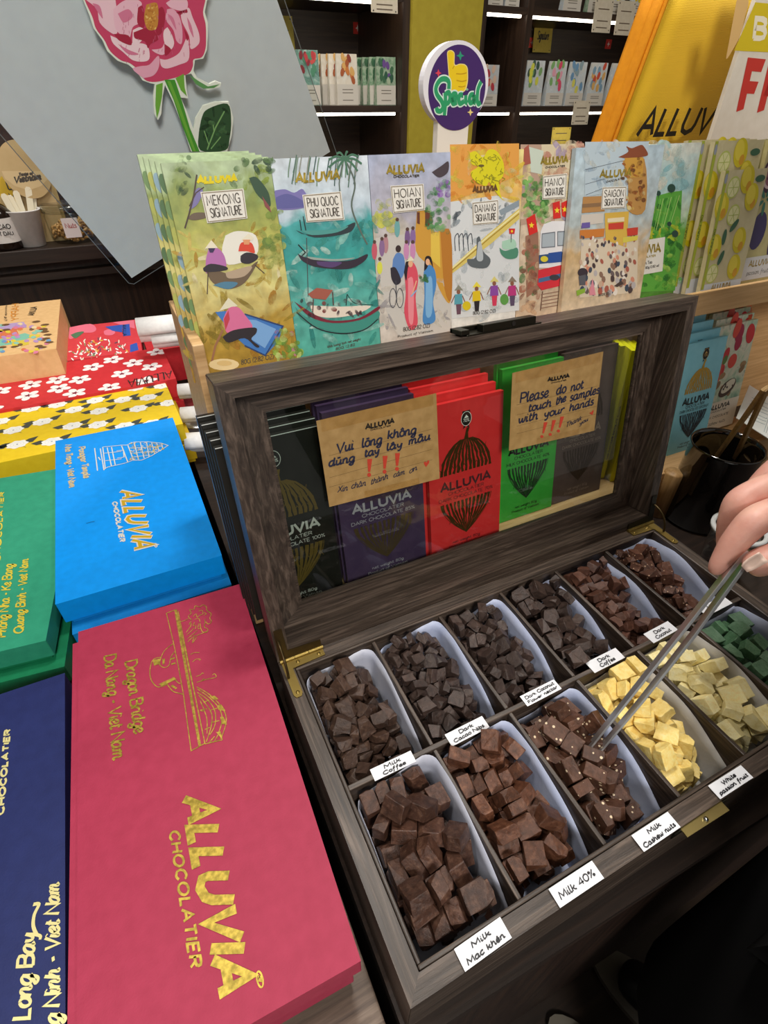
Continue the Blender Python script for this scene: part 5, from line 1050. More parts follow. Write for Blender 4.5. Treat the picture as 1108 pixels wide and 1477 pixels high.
# ================================================================== laminated poster with the flower
pf_o = PD((190, 401), .9)
PEX, PEY = V(.9032821, -.06472402, .42413707), -V(.40306046, .26040293, -.87734405)
pfr = F(pf_o, PEX, PEY)
pos = thing('laminated_poster', 'grey laminated poster with a raised pink flower cut-out, tilted', 'poster', (.2, 1.02, TZ))
gb = paper('grey_board', '#f0eff4', '#eae9ef', .5, 60, .1)
b = MB(); b.prism(pfr, [(0, 0), (.403, 0), (.403, .56), (0, .56)], -.004, 0, gb); b.build('grey_board', pos)
b = MB(); mg = .0095
pts = [(-mg + .006, -mg), (.403 + mg, -mg), (.403 + mg, .57), (-mg, .57), (-mg, -mg + .006)]
b.prism(pfr, pts, .0006, .0014, clear('laminate', '#f4f7f6', .08, 1.0, .35)); b.build('plastic_sleeve', pos)
b = MB(); b.line(pfr.up(.0014), [(p[0], p[1]) for p in pts], .0012, ink('#6a6f70', .2), 1, True); b.build('sleeve_edge', pos)
b = MB(); c0 = pfr.pt(.2, .25, -.0075); b.tube([V(c0.x, 1.10, TZ + .006), V(c0.x, 1.06, c0.z - .03), c0], .006, steel, 12); b.lathe((c0.x, 1.10, TZ), [(0, .008), (.08, .006), (.085, 0)], steel, 32); o = b.build('poster_stand', None, (c0.x, 1.10, TZ)); tag(o, 'slim steel stand holding the grey poster from behind', 'stand')
ff = pfr.up(.020)
b = MB(); A = Art(b, ff, 120, 0, 240 / 1108)
wh = ink('#e9efe0', .5); white_edge = ink('#dfe4d2', .6)
out = A.P('-40,-120 0,0 45,110 70,190 130,270 160,340 230,405 300,430 360,480 395,535 450,555 478,560 468,640 475,760 498,800 520,760 530,640 545,565 600,680 660,830 720,1010 960,1010 990,900 1000,780 970,678 880,680 800,705 750,790 735,860 690,740 650,650 700,655 690,600 680,500 720,490 770,570 830,600 910,580 920,555 880,540 840,560 760,520 735,470 745,400 800,390 825,330 830,240 830,150 810,80 830,-20 800,-120')
b.prism(ff, out, -.004, 0, wh)
for s, c in (('-30,-120 10,0 60,110 85,190 140,265 180,340 250,400 310,420 370,470 410,530 480,545 600,520 700,490 730,440 735,395 790,380 815,320 818,240 815,160 798,80 815,-20 790,-120', '#cc4468'),): A.p(I(c), s, 1, 1)
pet = ['#f0c8d2', '#eebccb', '#f4d6dc', '#e9a9bd']
for k, s in enumerate(('20,0 60,-40 130,-60 200,-50 220,40 230,120 225,220 180,215 110,150 90,60', '200,60 260,10 330,-10 390,20 370,90 375,150 330,180 310,250 280,250 215,190', '180,235 240,260 320,285 400,290 435,320 440,390 400,410 330,400 270,350 200,290', '400,520 330,460 380,440 440,430 500,370 505,440 470,500', '510,390 560,395 640,350 690,250 705,310 700,400 640,430 560,455 520,440', '455,330 520,320 545,280 560,330 530,365 480,350', '560,180 590,230 605,290 580,330 540,280 535,210', '560,60 600,60 640,110 660,200 655,290 620,270 600,200 550,130', '650,100 700,50 730,120 770,220 770,290 715,325 705,240 660,150', '550,20 620,-20 690,0 690,60 640,70 580,50', '330,200 380,180 420,220 370,290 330,300', '240,-60 320,-80 380,-40 330,-20 270,-10')): A.p(I(pet[k % 4]), s, 3, 1)
for s in ('60,20 110,40 130,120 110,100', '230,90 300,60 330,110 270,150', '230,290 300,330 370,360 300,360', '560,90 600,120 620,200 590,150', '690,110 720,170 735,250 705,190'): A.p(I('#d87a98'), s, 4, 1)
for s in ('365,50 395,40 410,130 400,185 360,150', '490,70 525,45 545,100 530,200 500,235 480,190', '335,215 420,185 470,200 500,260 450,290 430,320 410,275 345,255', '205,225 300,235 320,300 240,270', '540,290 585,330 545,370', '670,190 700,240 690,270', '690,60 650,95 620,80 690,85'): A.p(I('#a82440'), s, 4, 1)
A.p(I('#c98a3a'), '420,30 490,20 500,120 485,190 430,195 405,120', 5, 1)
rr = random.Random(3)
for _ in range(36): A.e(I(rr.choice(['#e6c06a', '#b8762e', '#d8a04a'])), rr.uniform(418, 490), rr.uniform(30, 190), 9, 6, 6, rr.uniform(0, 3), 8)
for _ in range(50):
    x, y = rr.uniform(250, 720), rr.uniform(20, 400); A.l(I('#c86a88'), .0005, '%d,%d %d,%d' % (x, y, x + rr.uniform(-8, 8), y + rr.uniform(15, 30)), 5)
lg, mg_, dg = I('#6fae3c'), I('#46962e'), I('#3c6a3a')
A.p(lg, '485,565 530,550 525,640 505,740 490,790 480,700', 3); A.p(lg, '615,520 670,490 675,580 690,640 650,600', 3); A.p(I('#5f9a58'), '705,495 770,540 830,575 910,560 870,585 800,590 750,560', 3)
A.p(mg_, '540,530 610,530 660,680 710,850 775,1008 725,1008 660,840 600,660', 3); A.p(lg, '560,540 580,540 640,690 750,1008 735,1008 620,700', 4)
A.p(I('#2f5232'), '770,880 790,780 830,725 960,690 985,800 975,920 945,1000 780,1000', 3, 1); A.blobs([I('#3f6a40'), I('#4f7a4c'), I('#27452c')], (800, 730, 960, 980), 26, 30, 4, .5, 5)
A.l(I('#7fae6a'), .0018, '940,740 880,850 825,995', 5); A.l(I('#7fae6a'), .0014, '870,870 865,830', 5); A.l(I('#7fae6a'), .0014, '835,960 805,870', 5); A.l(I('#7fae6a'), .0014, '850,990 915,910', 5)
fl = b.build('flower_cutout', pos)
b = MB(); c = ff.pt(*A.q((450, 300)), -.004); b.prism(ff, [(ff.uv((230, 60))[0] - .02, ff.uv((230, 60))[1] - .02), (ff.uv((230, 60))[0] + .02, ff.uv((230, 60))[1] - .02), (ff.uv((230, 60))[0] + .02, ff.uv((230, 60))[1] + .02), (ff.uv((230, 60))[0] - .02, ff.uv((230, 60))[1] + .02)], -.0185, -.004, wh); b.build('foam_pad', pos)
# ================================================================== back shelves
shw = wood('shelf_wood', '#241812', '#33241b', '#453327', 'X', .4, .45)
shz = wood('shelf_upright_wood', '#241812', '#33241b', '#453327', 'Z', .4, .45)
YS = 2.6
ledm = glow('#fff3df', 9.0)
def bay(name, label, xs_, levels, x_led):
    t = thing(name, label, 'shelf', ((xs_[0] + xs_[-1]) / 2, 2.85, FLOOR))
    b = MB(); b.box((xs_[0], 3.07, FLOOR), (xs_[-1], 3.095, 1.7), shw); b.build('back_panel', t)
    for x in xs_:
        b = MB(); b.box((x - .016, YS, FLOOR), (x + .016, 3.069, 1.7), shz); b.build('upright', t)
    for z in levels:
        for x0, x1 in zip(xs_[:-1], xs_[1:]):
            b = MB(); b.box((x0 + .0165, YS + .004, z), (x1 - .0165, 3.068, z + .024), shw); b.build('shelf_board', t)
            b = MB(); b.box((x0 + .03, YS + .012, z - .010), (x1 - .04, YS + .026, z - .0005), ledm); b.build('light_strip', t)
    return t
bay('wall_shelf', 'dark wall shelf with light strips, left of the olive pillar', [.2, 1.338], [.05, .412, .772, 1.15], None)
bay('wall_shelf', 'dark wall shelf with light strips, right of the olive pillar', [1.72, 1.97, 3.1], [.05, .408, .760, 1.12], None)
def pouch(x, z, w, h, base, blobs, label, group, y=None, band=.42, dpt=.03, seed=1):
    y = YS + .05 if y is None else y
    b = MB(); b.hexa([(x, y, z), (x + w, y, z), (x + w, y + dpt, z), (x, y + dpt, z)], [(x + .003, y + .006, z + h), (x + w - .003, y + .006, z + h), (x + w - .003, y + .014, z + h), (x + .003, y + .014, z + h)], base)
    fr = F((x, y - .0012, z), (1, 0, 0), (0, .006, h)); rr = random.Random(seed)
    for _ in range(14): b.ell(fr, (rr.uniform(.02, w - .02), rr.uniform(h * (band + .06), h * .95)), w * .09, w * .15, ink(rr.choice(blobs)), 3, rr.uniform(-.4, .4), 9)
    if band:
        b.poly(fr, [(.002, .002), (w - .002, .002), (w - .002, h * band), (.002, h * band)], ink('#cfc8bc'), 5)
        for q in (.75, .6, .25): b.line(fr, [(w * .25, h * band * q), (w * .75, h * band * q)], .003, ink('#7a7266'), 7)
    o = b.build('product_pouch', None, (x + w / 2, y + .015, z)); tag(o, label, 'pouch', group)
c1 = wash('pouch_fruit', ['#cfd6cf', '#8fb0a4', '#5a8a7c', '#d9dcd4'], 24); c2 = wash('pouch_cacao', ['#e9e4d8', '#dcd2c0', '#efeae0'], 12); c3 = wash('pouch_village', ['#4f7a5f', '#7fa07f', '#a8b8a0', '#35604c'], 30)
c4 = wash('pouch_street', ['#d8d4cc', '#b8c0c4', '#cdb8ac'], 26); c5 = wash('pouch_pale', ['#dfe2e0', '#c4ccd0', '#d6d2c6'], 26)
Zs = .4365
for k in range(2): pouch(.86 - .0 * k, Zs, .10, .18, c1, ['#b83a3f', '#8a2a34', '#4f8a6a', '#c8504a'], 'red fruit and green leaf pouch on the left wall shelf, ' + ['front', 'behind'][k], 'fruit pouches', YS + .05 + .05 * k, .38, .03, k)
for k in range(4): pouch(1.035 - .021 * k, Zs, .10, .172, c2, ['#a8582e', '#c97a3a', '#8a3a2a', '#d8a860'], 'white pouch with orange cocoa pods on the left wall shelf, ' + ['front', 'second', 'third', 'rear'][k], 'cocoa pod pouches', YS + .05 + .034 * k, .42, .03, 3)
for k in range(6): pouch(1.222 - .018 * k, Zs, .098, .166, c3, ['#6a4a8a', '#3f6a4a', '#a8b89a', '#2f5a44'], 'green village print pouch on the left wall shelf, ' + ['front', 'second', 'third', 'fourth', 'fifth', 'rear'][k], 'village pouches', YS + .05 + .034 * k, .42, .03, 5)
Zr = .4325
pouch(1.765, .40 - .002 + .034, .11, .155, c4, ['#b83a44', '#c8504a', '#5f8aa8', '#d8b8a0'], 'red and blue print pouch on the right shelf beside the round sign', None, None, .3, .03, 9)
for k, (x, cb) in enumerate(((2.03, ['#7fa86a', '#3f5a4a', '#d8d850']), (2.17, ['#d84a6a', '#7fae6a', '#e0a0b0']), (2.30, ['#6a94b8', '#d8d060', '#8aa0a8']), (2.44, ['#c8503a', '#d8a860', '#7a9ab0']), (2.58, ['#d8c84a', '#a8b8c0', '#8a6a5a']), (2.72, ['#2f7a6a', '#4fa08a']), (2.85, ['#2f6a7a', '#3f8a8a']))):
    pouch(x, Zr, .115, .175, c5 if k < 5 else c3, cb, 'slim printed pack on the right shelf, ' + ['first', 'second', 'third', 'fourth', 'fifth', 'sixth', 'seventh'][k] + ' from the left', 'slim packs on the right shelf', YS + .05, .3 if k < 5 else 0, .035, 20 + k)
for k, (x, cb) in enumerate(((2.19, ['#3f7a5a', '#d8d8d0']), (2.34, ['#3fa06a', '#2f7a4a']), (2.46, ['#d8c83a', '#e0d860']), (2.62, ['#e0c020', '#d8a830']))): pouch(x, .7845, .11, .15, [c5, c3, c5, c5][k], cb, 'slim pack on the upper right shelf, ' + ['first', 'second', 'third', 'fourth'][k] + ' from the left', 'upper shelf packs', YS + .05, .35, .03, 40 + k)
for k, x in enumerate((1.77, 1.86)): pouch(x, .7845, .08, .12, c4, ['#7a6a5a', '#c8b8a0'], 'small brown print pack above the right shelf light, ' + ['left', 'right'][k], 'small brown packs', YS + .05, .3, .03, 60 + k)
tagp = paper('tag_paper', '#d8cdb8', '#cfc3ac', .6, 60, .1)
def price(x, z, w, h, label, txt=None, m=None, y=None, group='price tags on the shelf edges'):
    fr = F((x, (YS - .004) if y is None else y, z), (1, 0, 0), (0, .1, 1)); b = MB(); b.prism(fr, [(0, 0), (w, 0), (w, h), (0, h)], -.0015, 0, m or tagp)
    if txt: utext(b, fr, txt, penb, .004, w * .5, h * .45, h * .28, w * .6, 3, slant=.15)
    for q in (.7, .35, .15):
        if not txt: b.line(fr, [(w * .2, h * q), (w * .8, h * q)], .004, ink('#6a5a4a'), 3)
    for u in (.08, .92):
        for v in (.08, .92): b.ell(fr, (w * u, h * v), .003, .003, BLK, 3, 0, 8)
    o = b.build('price_tag', None, fr.o); tag(o, label, 'tag', group)
price(1.175, .735, .12, .07, 'cream price tag hanging at the top of the left wall shelf')
price(2.345, .715, .115, .12, 'cream price tag on the right shelf edge, left of the two'); price(2.49, .710, .115, .125, 'cream price tag on the right shelf edge, beside the yellow bag'); price(2.325, .355, .11, .10, 'cream price tag on the lower right shelf edge')
yt = paper('yellow_tag', '#d8c25a', '#cdb64e', .6, 50, .1)
price(.865, .62, .13, .13, 'yellow handwritten card reading Nuts at the back of the left shelf', 'Nuts', yt, 3.05, 'yellow handwritten cards')
price(2.36, .66, .125, .12, 'yellow handwritten card at the back of the right shelf', 'Signature', yt, 3.05, 'yellow handwritten cards')
price(2.30, .25, .13, .09, 'yellow card low on the right shelf', None, yt, YS + .1, 'yellow handwritten cards')
redm = ink('#d8342a', .5)
for k, (q, lab) in enumerate((((516, 41), 'red sticker with a white star inside the left wall shelf'), ((768, 62), 'red sticker with a white star inside the right shelf, left of the yellow card'), ((878, 64), 'red sticker with a white star inside the right shelf, right of the yellow card'))):
    p = PY(q, 3.066); fr = F((p.x - .022, 3.0685, p.z - .02), (1, 0, 0), (0, 0, 1)); b = MB(); b.prism(fr, [(0, 0), (.044, 0), (.044, .042), (0, .042)], 0, .001, redm)
    b.poly(fr.up(.001), [(.022, .034), (.025, .024), (.034, .021), (.025, .018), (.022, .008), (.019, .018), (.010, .021), (.019, .024)], WHT); o = b.build('star_sticker', None, p); tag(o, lab, 'sticker', 'red star stickers')
# ================================================================== counter on the left with its wares
ZC = .128
ct_ = thing('side_counter', 'dark wood counter behind the gift boxes at the left', 'counter', (-.9, 2.2, FLOOR))
b = MB(); b.box((-2.2, 1.85, ZC - .04), (.55, 2.6, ZC), dkwoodx); b.build('countertop', ct_, bevel=.002)
b = MB(); b.box((-2.2, 1.9, FLOOR), (.53, 2.58, ZC - .041), dkwood); b.build('front_panel', ct_)
b = MB(); b.box((-2.2, 1.86, ZC - .085), (.53, 1.899, ZC - .066), dkwoodx); b.build('rail', ct_)
b = MB(); b.box((-2.2, 2.45, ZC + .0005), (.5, 2.48, .75), dkwood); o = b.build('back_screen', None, (-.8, 2.46, ZC)); tag(o, 'dark brown wooden screen standing behind the counter wares', 'panel')
kb = paper('light_wood_disc', '#cbb183', '#bfa373', .55, 20, .1)
p = PY((36, 245), 1.93); rad = (PY((72, 245), 1.93) - p).length
t = thing('round_sign', 'round pale wooden sign with Taste of Vietnam lettering on the counter', 'sign', (p.x, 1.96, ZC))
fr = F((p.x, 1.93, p.z), (1, 0, 0), (0, .05, 1)); b = MB(); b.prism(fr, [(rad * math.cos(a), rad * math.sin(a) * 1.12) for a in [2 * PI * k / 48 for k in range(48)]], -.016, 0, kb)
A = Art(b, fr, 0, 160, 200 / 1108); A.t('Taste of', grey, .003, (150, 520), (265, 508), (150, 498), 3, gap=1); A.t('Vietnam', grey, .0042, (115, 575), (330, 545), (115, 525), 3, gap=1.2, k=3)
A.p(ink('#d6bd8e'), '12,480 390,480 385,540 330,600 230,635 120,600 40,540', 1)
b.build('disc', t); b = MB(); b.box((p.x - .05, 1.9465, ZC), (p.x + .05, 1.955, p.z), kb); b.build('post', t)
p = PY((42, 300), 1.985); kp = paper('kraft_pouch', '#cdb27c', '#bfa36c', .5, 40, .1)
fr = F((p.x - .085, 1.99, ZC + .001), (1, 0, 0), (0, .06, 1)); b = MB(); b.hexa([fr.pt(0, 0, -.04), fr.pt(.17, 0, -.04), fr.pt(.17, 0, 0), fr.pt(0, 0, 0)], [fr.pt(.0, .20, -.014), fr.pt(.17, .20, -.014), fr.pt(.17, .20, -.004), fr.pt(0, .20, -.004)], kp)
b.ell(fr.up(.0), (.085, .12), .062, .056, ink('#e8c02a'), 3, 0, 32); b.ell(fr, (.10, .035), .03, .035, ink('#e0a020'), 3); utext(b, fr, 'DRIED', grey, .0035, .085, .130, .018, .07, 5); utext(b, fr, 'MANGO', grey, .0035, .085, .102, .018, .08, 5)
o = b.build('snack_pouch', None, fr.pt(.085, 0, 0)); tag(o, 'kraft pouch with a yellow Dried Mango disc under the round sign', 'pouch')
p = PY((46, 345), 1.91); t = thing('paper_cup', 'white paper cup holding pale wooden sticks on the counter', 'cup', (p.x, 1.91, ZC))
b = MB(); b.lathe((p.x, 1.91, ZC + .001), [(0, 0), (.033, 0), (.046, .088), (.048, .089), (.048, .092), (.044, .090), (.032, .004), (0, .004)], paper('cup_paper', '#e6e4e2', '#dcdad8', .5, 80, .05), 36); b.build('cup_body', t)
for k, (dx, dz, a) in enumerate(((-.028, .118, -.16), (-.012, .112, -.1), (-.0, .12, .02), (.02, .13, .22), (.026, .125, .28))):
    b = MB(); fr = F((p.x + dx * .3, 1.90 + .008 * k, ZC + .01), (math.cos(a), 0, -math.sin(a)), (math.sin(a), .03, math.cos(a))); b.prism(fr, [(-.008, 0), (.008, 0), (.008, dz), (.004, dz + .006), (-.004, dz + .006), (-.008, dz)], -.0015, .0005, ink('#efe6cc', .6)); o = b.build('wooden_stick', None, fr.o); tag(o, 'pale flat wooden stick in the white paper cup', 'stick', 'sticks in the paper cup')
p = PY((107, 338), 1.93); t = thing('nut_jar', 'clear plastic jar of cashew nuts on the counter beside the paper cup', 'jar', (p.x, 1.93, ZC))
b = MB(); b.lathe((p.x, 1.93, ZC + .001), [(0, 0), (.055, 0), (.062, .012), (.064, .068), (.058, .078)], clear('jar_plastic', '#f2f4f2', .05, 1.0), 36); b.build('jar_body', t)
b = MB(); b.lathe((p.x, 1.93, ZC + .079), [(.058, -.002), (.066, 0), (.066, .016), (.06, .02), (0, .02)], clear('jar_lid_plastic', '#dfe4e2', .2, 2.5), 36); b.build('jar_lid', t)
b = MB(); rr = random.Random(5)
for _ in range(110):
    a, q = rr.uniform(0, 2 * PI), .054 * math.sqrt(rr.random()); c = V(p.x + q * math.cos(a), 1.93 + q * math.sin(a), ZC + .008 + rr.uniform(0, .045)); d = V(rr.uniform(-1, 1), rr.uniform(-1, 1), rr.uniform(-1, 1)).normalized(); e = d.orthogonal().normalized()
    b.tube([c - d * .007, c - d * .003 + e * .0025, c + d * .003 + e * .0025, c + d * .007], [.0022, .0042, .0042, .0022], ink('#c99a5c', .5), 6)
o = b.build('nuts', t, kind='stuff')
b = MB(); fr = F((p.x - .02, 1.93 - .066, ZC + .02), (1, 0, 0), (0, 0, 1)); b.prism(fr, [(0, 0), (.042, 0), (.042, .05), (0, .05)], 0, .0008, ink('#e6dcdc')); utext(b, fr.up(.0008), 'Nuts', ink('#b86a6a'), .002, .021, .025, .012, .028); b.build('jar_label', t)
p = PY((6, 345), 1.90); t = thing('cacao_bottle', 'dark bottle with a pale cacao label at the left frame edge', 'bottle', (p.x, 1.9, ZC))
b = MB(); b.lathe((p.x, 1.9, ZC + .001), [(0, 0), (.042, 0), (.045, .006), (.045, .085), (.03, .105), (.02, .112), (.02, .13), (0, .13)], ink('#1c120e', .15), 36); b.build('bottle_body', t)
b = MB(); b.lathe((p.x, 1.9, ZC + .02), [(.0455, 0), (.0455, .06)], ink('#cfc9c4', .5), 36)
fr = F((p.x, 1.9 - .0463, ZC + .03), (1, 0, 0), (0, 0, 1)); utext(b, fr, 'CACAO', BLK, .0022, .008, .026, .011, .05, 4); utext(b, fr, 'BOT DAU', BLK, .0018, .008, .010, .009, .05, 4); b.build('bottle_label', t)
p = PY((10, 295), 2.05); b = MB(); b.hexa([(p.x - .05, 2.04, ZC + .0005), (p.x + .085, 2.04, ZC + .0005), (p.x + .085, 2.06, ZC + .0005), (p.x - .05, 2.06, ZC + .0005)], [(p.x - .09, 2.04, ZC + .24), (p.x + .0, 2.04, ZC + .24), (p.x + .0, 2.06, ZC + .24), (p.x - .09, 2.06, ZC + .24)], ink('#cf3a34', .45)); o = b.build('red_card', None, (p.x, 2.05, ZC)); tag(o, 'bright red card leaning behind the bottle at the left edge', 'card')
p = PY((72, 335), 1.93); b = MB(); b.box((p.x - .0, 1.96, ZC + .0005), (p.x + .035, 1.985, ZC + .006), ink('#d8463f')); o = b.build('red_clip', None, (p.x, 1.97, ZC)); tag(o, 'small red plastic piece on the counter beside the paper cup', 'clip')
b = MB(); p = PY((4, 168), 2.43); b.box((p.x - .3, 2.40, p.z - .005), (p.x + .02, 2.4485, p.z + .12), ink('#e4eef4', .4)); o = b.build('white_notice', None, p); tag(o, 'white board at the upper left edge behind the poster', 'board')
# ================================================================== round Special sign
sg = thing('special_sign', 'white oval sign with a purple face, yellow thumb and Special lettering', 'sign', (.345, .615, TZ))
sf = F(PY((657, 123), .612), V(1, .10, 0), V(0, .02, 1)); c_ = sf.o
A0 = Art(None, sf, 590, 40, 140 / 1108)
ctr = sf.uv((590 + 545 * .12635, 40 + 655 * .12635)); sf = F(sf.pt(*ctr), sf.ex, sf.ey); A0 = Art(None, sf, 590, 40, 140 / 1108)
rx = abs(A0.q((905, 655))[0]); rz = abs(A0.q((545, 140))[1])
b = MB(); b.prism(sf, [(rx * math.cos(a), rz * math.sin(a)) for a in [2 * PI * k / 64 for k in range(64)]], -.010, 0, ink('#eceaf0', .3)); b.build('oval_board', sg, bevel=.001)
b = MB(); up = sf; A = Art(b, sf, 590, 40, 140 / 1108); e0 = A.q((220, 690)); e1 = A.q((872, 690)); e2 = A.q((550, 190)); e3 = A.q((550, 1172))
b.ell(sf, ((e0[0] + e1[0]) / 2, (e2[1] + e3[1]) / 2), (e1[0] - e0[0]) / 2, (e2[1] - e3[1]) / 2, ink('#46286a', .35), 1, 0, 64)
yl, yo, gn, wg = ink('#f2cf1e', .4), ink('#c99a12', .4), ink('#2fa06a', .4), ink('#d8f0e4', .4)
A.p(ink('#f6e28a', .4), '432,300 440,268 470,255 500,265 520,300 522,420 580,410 640,420 668,460 672,520 672,600 655,690 620,735 560,750 500,735 465,680 452,560', 2, 1); A.p(yl, '440,300 448,275 470,265 495,275 512,305 514,432 580,420 635,430 658,465 662,520 660,600 645,680 612,724 560,738 506,724 474,672 460,556', 3, 1)
for s in ('515,432 495,470', '535,525 600,528 655,515', '540,600 600,612 655,600', '560,670 600,675 640,665'): A.l(yo, .0009, s, 4, 1)
for m, w, l in ((wg, .0075, 5), (gn, .0048, 6)):
    o_, d_, h_ = (300, 900), (830, 870), (262, 560)
    A.l(m, w, '450,700 450,620 410,585 350,600 305,680 315,760 370,840 385,900 360,950 320,945 310,910', l, 1)
    A.l(m, w, '410,740 412,850 400,1000', l, 1); A.l(m, w, '412,760 450,740 465,790 450,850 415,870', l, 1)
    A.l(m, w, '478,830 530,800 530,760 500,760 485,810 500,865 545,850', l, 1); A.l(m, w, '610,770 575,770 562,820 580,865 625,840', l, 1); A.l(m, w, '645,770 645,840 665,860', l, 1); A.l(m, w, '735,765 700,770 685,820 700,860 735,830 738,765 740,840 760,855', l, 1); A.l(m, w, '820,615 785,700 775,820 790,870 815,850', l, 1)
    A.e(m, 660, 705, 12 if m is wg else 8, 12 if m is wg else 8, l)
def spark(cx, cy, s, c): A.p(ink(c, .4), '%d,%d %d,%d %d,%d %d,%d %d,%d %d,%d %d,%d %d,%d' % (cx, cy - s, cx + s * .25, cy - s * .25, cx + s * .8, cy, cx + s * .25, cy + s * .25, cx, cy + s, cx - s * .25, cy + s * .25, cx - s * .8, cy, cx - s * .25, cy - s * .25), 5)
spark(583, 320, 58, '#2f9a7a'); spark(332, 518, 48, '#e0455a'); spark(698, 965, 44, '#f0d88a')
b.build('printed_face', sg)
q0, q1 = sf.uv((632, 185)), sf.uv((676, 185)); b = MB(); lowv = -(sf.o.z - TZ - .012) / sf.ey.z
b.prism(sf, [(q0[0], -rz * .82), (q1[0], -rz * .82), (q1[0], lowv), (q0[0], lowv)], -.0095, -.0005, ink('#efe9e0', .4)); b.build('post', sg)
b = MB(); pb = sf.pt((q0[0] + q1[0]) / 2, lowv); b.box((pb.x - .05, pb.y - .012, TZ + .0006), (pb.x + .05, pb.y + .05, TZ + .012), ink('#efe9e0', .4)); b.build('foot', sg)
# ================================================================== yellow tote bag and promotion board
def bagtex():
    m, t, b, N, L = nodes('yellow_canvas'); tc = N('ShaderNodeTexCoord'); w = N('ShaderNodeTexWave'); w.inputs['Scale'].default_value = 160; w.bands_direction = 'Z'; w2 = N('ShaderNodeTexWave'); w2.inputs['Scale'].default_value = 160; w2.bands_direction = 'X'
    L(tc.outputs['Object'], w.inputs[0]); L(tc.outputs['Object'], w2.inputs[0]); ad = N('ShaderNodeMath'); L(w.outputs['Fac'], ad.inputs[0]); L(w2.outputs['Fac'], ad.inputs[1])
    bp = N('ShaderNodeBump'); bp.inputs['Strength'].default_value = .3; bp.inputs['Distance'].default_value = .001; L(ad.outputs[0], bp.inputs['Height']); L(bp.outputs[0], b.inputs['Normal'])
    b.inputs['Base Color'].default_value = lin('#d8ae14'); b.inputs['Roughness'].default_value = .8; b.inputs['Sheen Weight'].default_value = .2
    return m
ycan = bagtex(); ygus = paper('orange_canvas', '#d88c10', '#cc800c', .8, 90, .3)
bg = thing('tote_bag', 'yellow canvas tote bag with black lettering behind the bar rack', 'bag', (1.0, .83, TZ))
yb = .80
def B_(q, dy=0): return PY(q, yb + dy)
t0, t1, t2 = B_((893, 195)), B_((985, 0)), B_((968, -5), 0)
def down(q, dy=0):
    p = PY(q, yb + dy); return p
L0, L1 = down((893, 195)), down((975, -40))
dv = (L0 - L1) / (L0.z - L1.z)
pL = lambda z: L0 + dv * (z - L0.z)
zt, zb_ = .64, TZ + .002
Wb = .40
def fcurve(z): return .012 * math.sin((z - zb_) / (zt - zb_) * PI)
n = 12; vs = []
for i in range(n):
    z = zb_ + (zt - zb_) * i / (n - 1); l = pL(max(z, .05))
    for j in range(9):
        u = j / 8; vs.append(V(l.x + Wb * u, yb - .03 * math.sin(PI * u) * (1 - .7 * i / (n - 1)) - .0 + fcurve(z), z))
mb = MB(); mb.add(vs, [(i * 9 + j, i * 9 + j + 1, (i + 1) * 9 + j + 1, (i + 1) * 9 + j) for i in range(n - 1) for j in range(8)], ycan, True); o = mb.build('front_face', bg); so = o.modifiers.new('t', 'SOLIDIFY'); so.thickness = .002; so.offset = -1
mb = MB(); vs = []
for i in range(n):
    z = zb_ + (zt - zb_) * i / (n - 1); l = pL(max(z, .05)); y = yb + fcurve(z)
    for dx, dy in ((.0, .0005), (-.006, .001), (-.007, .004), (-.013, .010), (-.011, .016), (-.022, .024), (-.022, .030), (.0, .034)): vs.append(V(l.x + dx, y + dy, z))
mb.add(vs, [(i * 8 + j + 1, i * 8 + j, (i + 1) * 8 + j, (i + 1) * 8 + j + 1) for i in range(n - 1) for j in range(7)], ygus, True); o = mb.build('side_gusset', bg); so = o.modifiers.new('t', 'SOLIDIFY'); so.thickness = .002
mb = MB(); mb.tube([V(pL(max(z, .05)).x + .002, yb + fcurve(z) - .001, z) for z in [zb_ + (zt - zb_) * i / 11 for i in range(12)]], .0035, ygus, 8); mb.build('piping', bg)
mb = MB(); vs = []
for i in range(n):
    z = zb_ + (zt - zb_) * i / (n - 1); l = pL(max(z, .05))
    for j in range(5): vs.append(V(l.x + Wb * j / 4, yb + .036 + fcurve(z), z))
mb.add(vs, [(i * 5 + j + 1, i * 5 + j, (i + 1) * 5 + j, (i + 1) * 5 + j + 1) for i in range(n - 1) for j in range(4)], ycan, True); mb.build('back_face', bg)
tf2 = F((L0.x, yb - .0345, L0.z), (1, 0, 0), (0, .0, 1)); mb = MB(); A = Art(mb, tf2, 860, 0, 248 / 1108)
A.t('ALLUVIA', ink('#18140c', .6), .0072, (262, 874), (850, 842), (330, 706), 2, gap=2); mb.build('lettering', bg)
pr = thing('promotion_board', 'cream promotion board with a yellow Buy patch and red Free lettering', 'sign', (1.05, .70, TZ))
e_top, e_bot = PY((1066, -20), .70), PY((1030, 185), .70)
pfm = F(e_bot, V(1, -.05, 0), (e_top - e_bot) * 1.0); pfm = F(e_bot, V(1, -.03, 0), V((e_top - e_bot).x, (e_top - e_bot).y, (e_top - e_bot).z))
lowp = -(e_bot.z - TZ - .002) / pfm.ey.z
b = MB(); b.prism(pfm, [(0, lowp), (.36, lowp), (.36, .2), (0, .2)], -.008, 0, paper('cream_board', '#e6dfd2', '#dfd7c8', .45, 60, .05)); b.build('board', pr, bevel=.0008)
b = MB(); A = Art(b, pfm, 860, 0, 248 / 1108)
A.p(ink('#e0b878'), '905,0 980,0 960,100 930,220 880,320 838,380 850,300', 2, 1)
q0, q1 = A.q((1025, 15)), A.q((970, 330)); b.poly(pfm, [(q0[0] - .012, q1[1]), (q0[0] + .16, q1[1]), (q0[0] + .17, q0[1]), (q0[0], q0[1])], ink('#d8c020', .45), 3)
